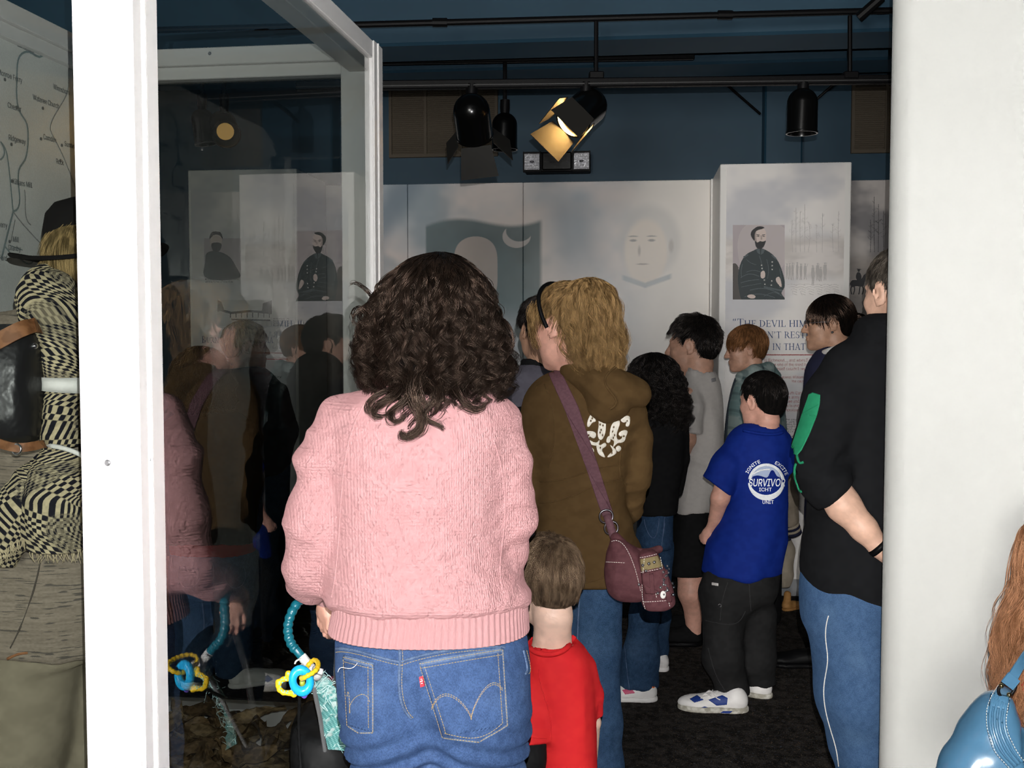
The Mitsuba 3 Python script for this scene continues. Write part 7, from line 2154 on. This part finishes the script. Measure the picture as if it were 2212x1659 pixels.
for x, y in [(622, 1454), (625, 1464), (615, 1463), (618, 1469), (608, 1468), (610, 1474), (603, 1478), (606, 1484), (608, 1491), (615, 1493), (622, 1493), (629, 1491), (620, 1497), (635, 1499), (634, 1492), (604, 1474)]:
    s_ = trimesh.creation.icosphere(1, .00155); s_.apply_translation(on_cloth(uf, [x], [y], DT, .1, .1)[0]); dt.append(s_)
for s_ in dt:
    obj('dot', s_, 'toy_dot', TY, smooth=True)
s_ = trimesh.creation.icosphere(2); s_.apply_scale([.0052, .006, .008]); s_.apply_translation(at(653, 1475, DT + .012)); obj('green_bead', s_, 'toy_green', TY, smooth=True)
grow('violet_piece', s_union(.003, s_ell(at(657, 1500, DT + .010), (.006, .005, .008)), s_ell(at(661, 1496, DT + .010), (.004, .004, .006))), span(DT, 640, 680, 1480, 1520, -.01, .03), .002, 'toy_violet', TY, 1)

# ================================================================== CHILD IN THE LOWER RIGHT CORNER
DL = 2.0
pr('red_top', two((.21, .008, .011), (.24, .011, .013), 60), .85, .2)
pr('patent_blue', (.050, .135, .225), .22, .5, coat=.9, coat_gloss=.95)
pr('brass', (.55, .40, .18), .2, .5, 1.0)
PL_ = thing('person', 'child with long wavy copper hair and a red top at the lower right edge', 'person')
HL = Head(at(2300, 1236, DL + .03), .84, 6)
rL = rows(DL, [(1352, 2268, 2338, .1), (1378, 2232, 2372, .14), (1420, 2210, 2396, .16), (1520, 2206, 2404, .17), (1640, 2204, 2406, .18), (1900, 2200, 2410, .19)])
tlf = s_disp(s_union(.02, s_loft(rL, 2.3), limb(DL, [(2238, 1420, -.02, 34), (2230, 1520, -.04, 35), (2240, 1600, -.06, 34), (2270, 1640, -.10, 28)])), folds((10, 10, 7), .006, 161))
grow('body', s_union(.012, HL.fn, HL.neck(at(2302, 1375, DL + .02), .046), s_in(s_loft(rL, 2.3), .012)), span(DL, 2190, 2420, 1110, 1890, -.14, .16), .009, 'skin_fair', PL_)
grow('top', tlf, span(DL, 2170, 2440, 1340, 1920, -.2, .2), .008, 'red_top', PL_)
jL = flat_floor(s_union(.02, s_loft(rows(DL, [(1880, 2200, 2410, .19), (1960, 2198, 2410, .19)]), 2.3), limb(DL, [(2248, 1950, 0, 46), (2250, 2400, 0, 40)]), limb(DL, [(2356, 1950, 0, 46), (2354, 2400, 0, 40)])))
grow('jeans', jL, span(DL, 2180, 2430, 1870, 2480, -.15, .15), .012, 'denim_mid', PL_)
for x in (2250, 2354):
    p = at(x, 2420, DL); shoe(PL_, (p[0], DL - .06), 0, .2, 'shoe_white', 'shoe_white', h=.009)
lvL = rows(DL, [(1128, 2288, 2312, .05), (1142, 2252, 2348, .12), (1180, 2226, 2374, .19), (1250, 2212, 2388, .22), (1310, 2204, 2396, .22), (1370, 2178, 2404, .21), (1430, 2158, 2408, .20), (1490, 2156, 2400, .19), (1560, 2166, 2390, .17)], -.0)
long_hair(lvL, PL_, 'hair_copper', 150, 14, lambda p, g: float(at(0, g.uniform(1490, 1565), DL)[2]), (.003, .011), .17, .0007, 24, rad=(.75, 1.06), K=40, spread=.006, wander=.3, fill=.78, pw=1.2)
BL_ = thing('shoulder_bag', 'glossy blue patent shoulder bag on the copper-haired child at the corner', 'bag')
DLb = DL - .13
bgf = s_disp(s_loft(rows(DLb, [(1498, 2146, 2172, .03), (1515, 2130, 2182, .06), (1550, 2104, 2190, .09), (1590, 2080, 2206, .115), (1640, 2054, 2290, .13), (1700, 2024, 2320, .14), (1780, 2014, 2330, .14), (1840, 2050, 2290, .10)]), 2.3, cap=.015), lambda P: (-.0022 * np.sin(P[:, 2] * 46 + P[:, 0] * 70) * np.clip((at(0, 1560, DLb)[2] - P[:, 2]) / .08, 0, 1)).astype(np.float32))
bgf = s_sub(bgf, s_ell(at(2192, 1600, DLb), (.014, .2, .036)), .01)
bgk = grow('body', bgf, span(DLb, 1995, 2345, 1485, 1860, -.12, .12), .0055, 'patent_blue', BL_)
hpth = [(2174, 1494), (2160, 1520), (2152, 1555), (2156, 1592), (2172, 1624), (2192, 1650)]
hp2 = np.array(spline(np.array(hpth, float), 24)); nn_ = np.gradient(hp2, axis=0); nn_ = np.c_[-nn_[:, 1], nn_[:, 0]] / np.linalg.norm(nn_, axis=1, keepdims=True)
wd_ = np.interp(np.linspace(0, 1, 24), [0, .3, .7, 1], [12, 17, 19, 16])
poly = PL(np.vstack([hp2 + nn_ * wd_[:, None], (hp2 - nn_ * wd_[:, None])[::-1]])).buffer(0)
hd_ = obj('handle', patch(bgf, poly, DLb, 6, .010, .008), 'patent_blue', BL_, smooth=True)
for f_ in (-.75, -.3, .15, .6):
    obj('pleat', seam(bgf, hp2[3:] + nn_[3:] * wd_[3:, None] * f_, DLb, .0030, .011), 'patent_blue', hd_, smooth=True)
obj('stitching', cat([seam(bgf, hp2 + nn_ * wd_[:, None] * .9 * s, DLb, .0006, .0135, .003, .002) for s in (-1, 1)]), 'thread_white', hd_, smooth=False)
obj('tab', patch(bgf, PL([(2146, 1508), (2176, 1514), (2172, 1538), (2142, 1532)]), DLb, 5, .013, .006), 'patent_blue', BL_, smooth=True)
obj('buckle', tube(spline([at(x, y, DLb - .03) for x, y in [(2158, 1498), (2160, 1482), (2178, 1470), (2194, 1478), (2184, 1500), (2170, 1508)]], 30, True), .0028, 8, closed=True), 'black_metal', BL_, smooth=True)
for x, y in ((2163, 1481), (2180, 1501)):
    s_ = trimesh.creation.icosphere(2, .0042); s_.apply_translation(at(x, y, DLb - .035)); obj('buckle_knob', s_, 'brass', BL_, smooth=True)
obj('strap', ribbon([at(2180, 1478, DLb - .03), at(2205, 1436, DLb - .02), at(2240, 1385, DLb + .04), at(2262, 1366, DLb + .13)], DLb, .009), 'patent_blue', BL_, smooth=30)
obj('strap_tab', ribbon([at(2176, 1482, DLb - .034), at(2184, 1472, DLb - .034), at(2192, 1462, DLb - .034)], DLb, .0125), 'patent_blue', BL_, smooth=30)

# ================================================================== VISITOR SEEN THROUGH THE CASE
DM = 5.2
fabric('navy_jacket', (.007, .008, .012), (.010, .011, .016), 40, .85)
PM = thing('person', 'sandy-haired visitor in a dark navy jacket, facing right behind the glass case', 'person')
HM = Head(at(532, 748, DM), .98, -68)
rM = rows(DM, [(792, 506, 562, .13), (812, 482, 592, .18), (850, 472, 616, .22), (920, 468, 628, .25), (980, 472, 630, .26), (1030, 484, 618, .25)])
grow('body', s_union(.012, HM.fn, HM.neck(at(530, 812, DM), .052), s_in(s_loft(rM[:3], 2.3), .015)), span(DM, 450, 640, 670, 900, -.16, .16), .009, 'skin_warm', PM)
grow('jacket', s_disp(s_union(.03, s_loft(rM, 2.3), limb(DM, [(596, 850, -.05, 26), (618, 930, -.07, 25), (604, 990, -.05, 20)])), folds((8, 8, 6), .01, 171)), span(DM, 430, 670, 785, 1050, -.24, .2), .013, 'navy_jacket', PM)
grow('jeans', flat_floor(s_union(.03, limb(DM, [(530, 1010, 0, 44), (540, 1200, 0, 34), (545, 1370, 0, 28)]), limb(DM, [(585, 1010, 0, 42), (590, 1200, 0, 32), (588, 1370, 0, 28)]))), span(DM, 470, 650, 1000, 1400, -.16, .16), .014, 'denim_deep', PM)
for x in (545, 588):
    p = at(x, 1380, DM); shoe(PM, (p[0], DM - .05), -50, .27, 'black_metal', 'black_metal', h=.012)
short_hair(HM, PM, 'hair_sandy', 2600, .045, lift=.25, thick=.0013, seed=33, wild=.25, cap=.010)

# ---------------------------------------------------------------- the nearer visitor behind the case
DO = 4.5
pr('red_hem', (.20, .012, .016), .85, .15)
PO = thing('person', 'bushy-haired visitor in black top, red hem and jeans behind the glass case', 'person')
HO = Head(at(436, 822, DO + .03), .92, -20)
rO = rows(DO, [(880, 404, 480, .13), (900, 376, 524, .17), (940, 358, 548, .2), (1040, 354, 556, .23), (1140, 362, 552, .23), (1184, 366, 552, .235)])
grow('body', s_union(.012, HO.fn, HO.neck(at(442, 895, DO), .05), s_in(s_loft(rO[:3], 2.3), .012)), span(DO, 340, 560, 730, 960, -.16, .18), .009, 'skin_warm', PO)
grow('top', s_disp(s_union(.02, s_loft(rO, 2.3), limb(DO, [(376, 930, 0, 26), (362, 1030, .03, 24), (376, 1120, .1, 19)]), limb(DO, [(530, 930, 0, 26), (546, 1030, .03, 24), (534, 1120, .1, 19)])), folds((8, 8, 5), .008, 181)), span(DO, 320, 590, 870, 1200, -.2, .24), .012, 'black_jersey', PO)
grow('red_hem', s_loft(rows(DO, [(1172, 368, 550, .245), (1206, 370, 552, .245)]), 2.3), span(DO, 350, 570, 1160, 1220, -.2, .2), .011, 'red_hem', PO)
jO = flat_floor(s_union(.03, s_loft(rows(DO, [(1196, 372, 550, .235), (1250, 368, 556, .245), (1300, 372, 552, .235)]), 2.3), limb(DO, [(416, 1290, 0, 44), (420, 1400, 0, 36), (422, 1500, 0, 34)]), limb(DO, [(508, 1290, 0, 44), (504, 1400, .02, 36), (500, 1490, .03, 34)])))
jo = grow('jeans', s_disp(s_and(jO, s_half((0, 0, .04), (0, 0, -1)), .01), folds((9, 9, 6), .007, 183)), span(DO, 340, 590, 1190, 1520, -.2, .22), .012, 'denim_deep', PO)
obj('stitching', cat([seam(jO, a, DO, .0014, .001) for a in ([(460, 1215), (462, 1260), (460, 1300)], [(390, 1222), (392, 1262), (408, 1270), (424, 1262), (426, 1222)], [(490, 1222), (492, 1262), (508, 1270), (524, 1262), (526, 1222)])]), 'denim_edge', jo, smooth=False)
for x, d, yw in ((424, 0, 20), (502, .03, -60)):
    p = at(x, 1510, DO + d); shoe(PO, (p[0], DO + d - .05), yw, .25, 'shoe_white', 'shoe_white', h=.008)
lvO = rows(DO, [(748, 424, 438, .04), (754, 408, 456, .11), (775, 384, 482, .18), (810, 368, 498, .21), (850, 364, 504, .21), (890, 372, 498, .19), (908, 386, 488, .16)])
long_hair(lvO, PO, 'hair_dark_brown', 120, 8, lambda p, g: float(at(0, g.uniform(860, 906), DO)[2]), (.004, .014), .09, .0012, 41, rad=(.75, 1.05), K=26, spread=.006, wander=.35, fill=.82, pw=1.35)

# added fill light behind the viewer: framed glowing panes that brighten the far wall
ek_ = thing('window_1', 'frosted glazed entrance wall far behind the viewer', None, None, 'structure')
for i in range(4):
    x = -2.7 + i * .55
    v = turned(trimesh.Trimesh([[x + .03, -6.98, .3], [x + .52, -6.98, .3], [x + .52, -6.98, 2.7], [x + .03, -6.98, 2.7]], [[0, 2, 1], [0, 3, 2]], process=False), ROOM)
    scene[fresh('pane', ek_)] = ply(v, 'white_lam', smooth=False, emitter={'type': 'area', 'radiance': {'type': 'rgb', 'value': [ADDED_FILL_LIGHT * c for c in (1, .97, .92)]}})
obj('frame', turned(cat([box(-2.73 + i * .55, -2.67 + i * .55, -7.0, -6.94, 0, 2.8) for i in range(5)] + [box(-2.73, -.47, -7.0, -6.94, 2.7, 2.8)]), ROOM), 'white_lam', ek_)
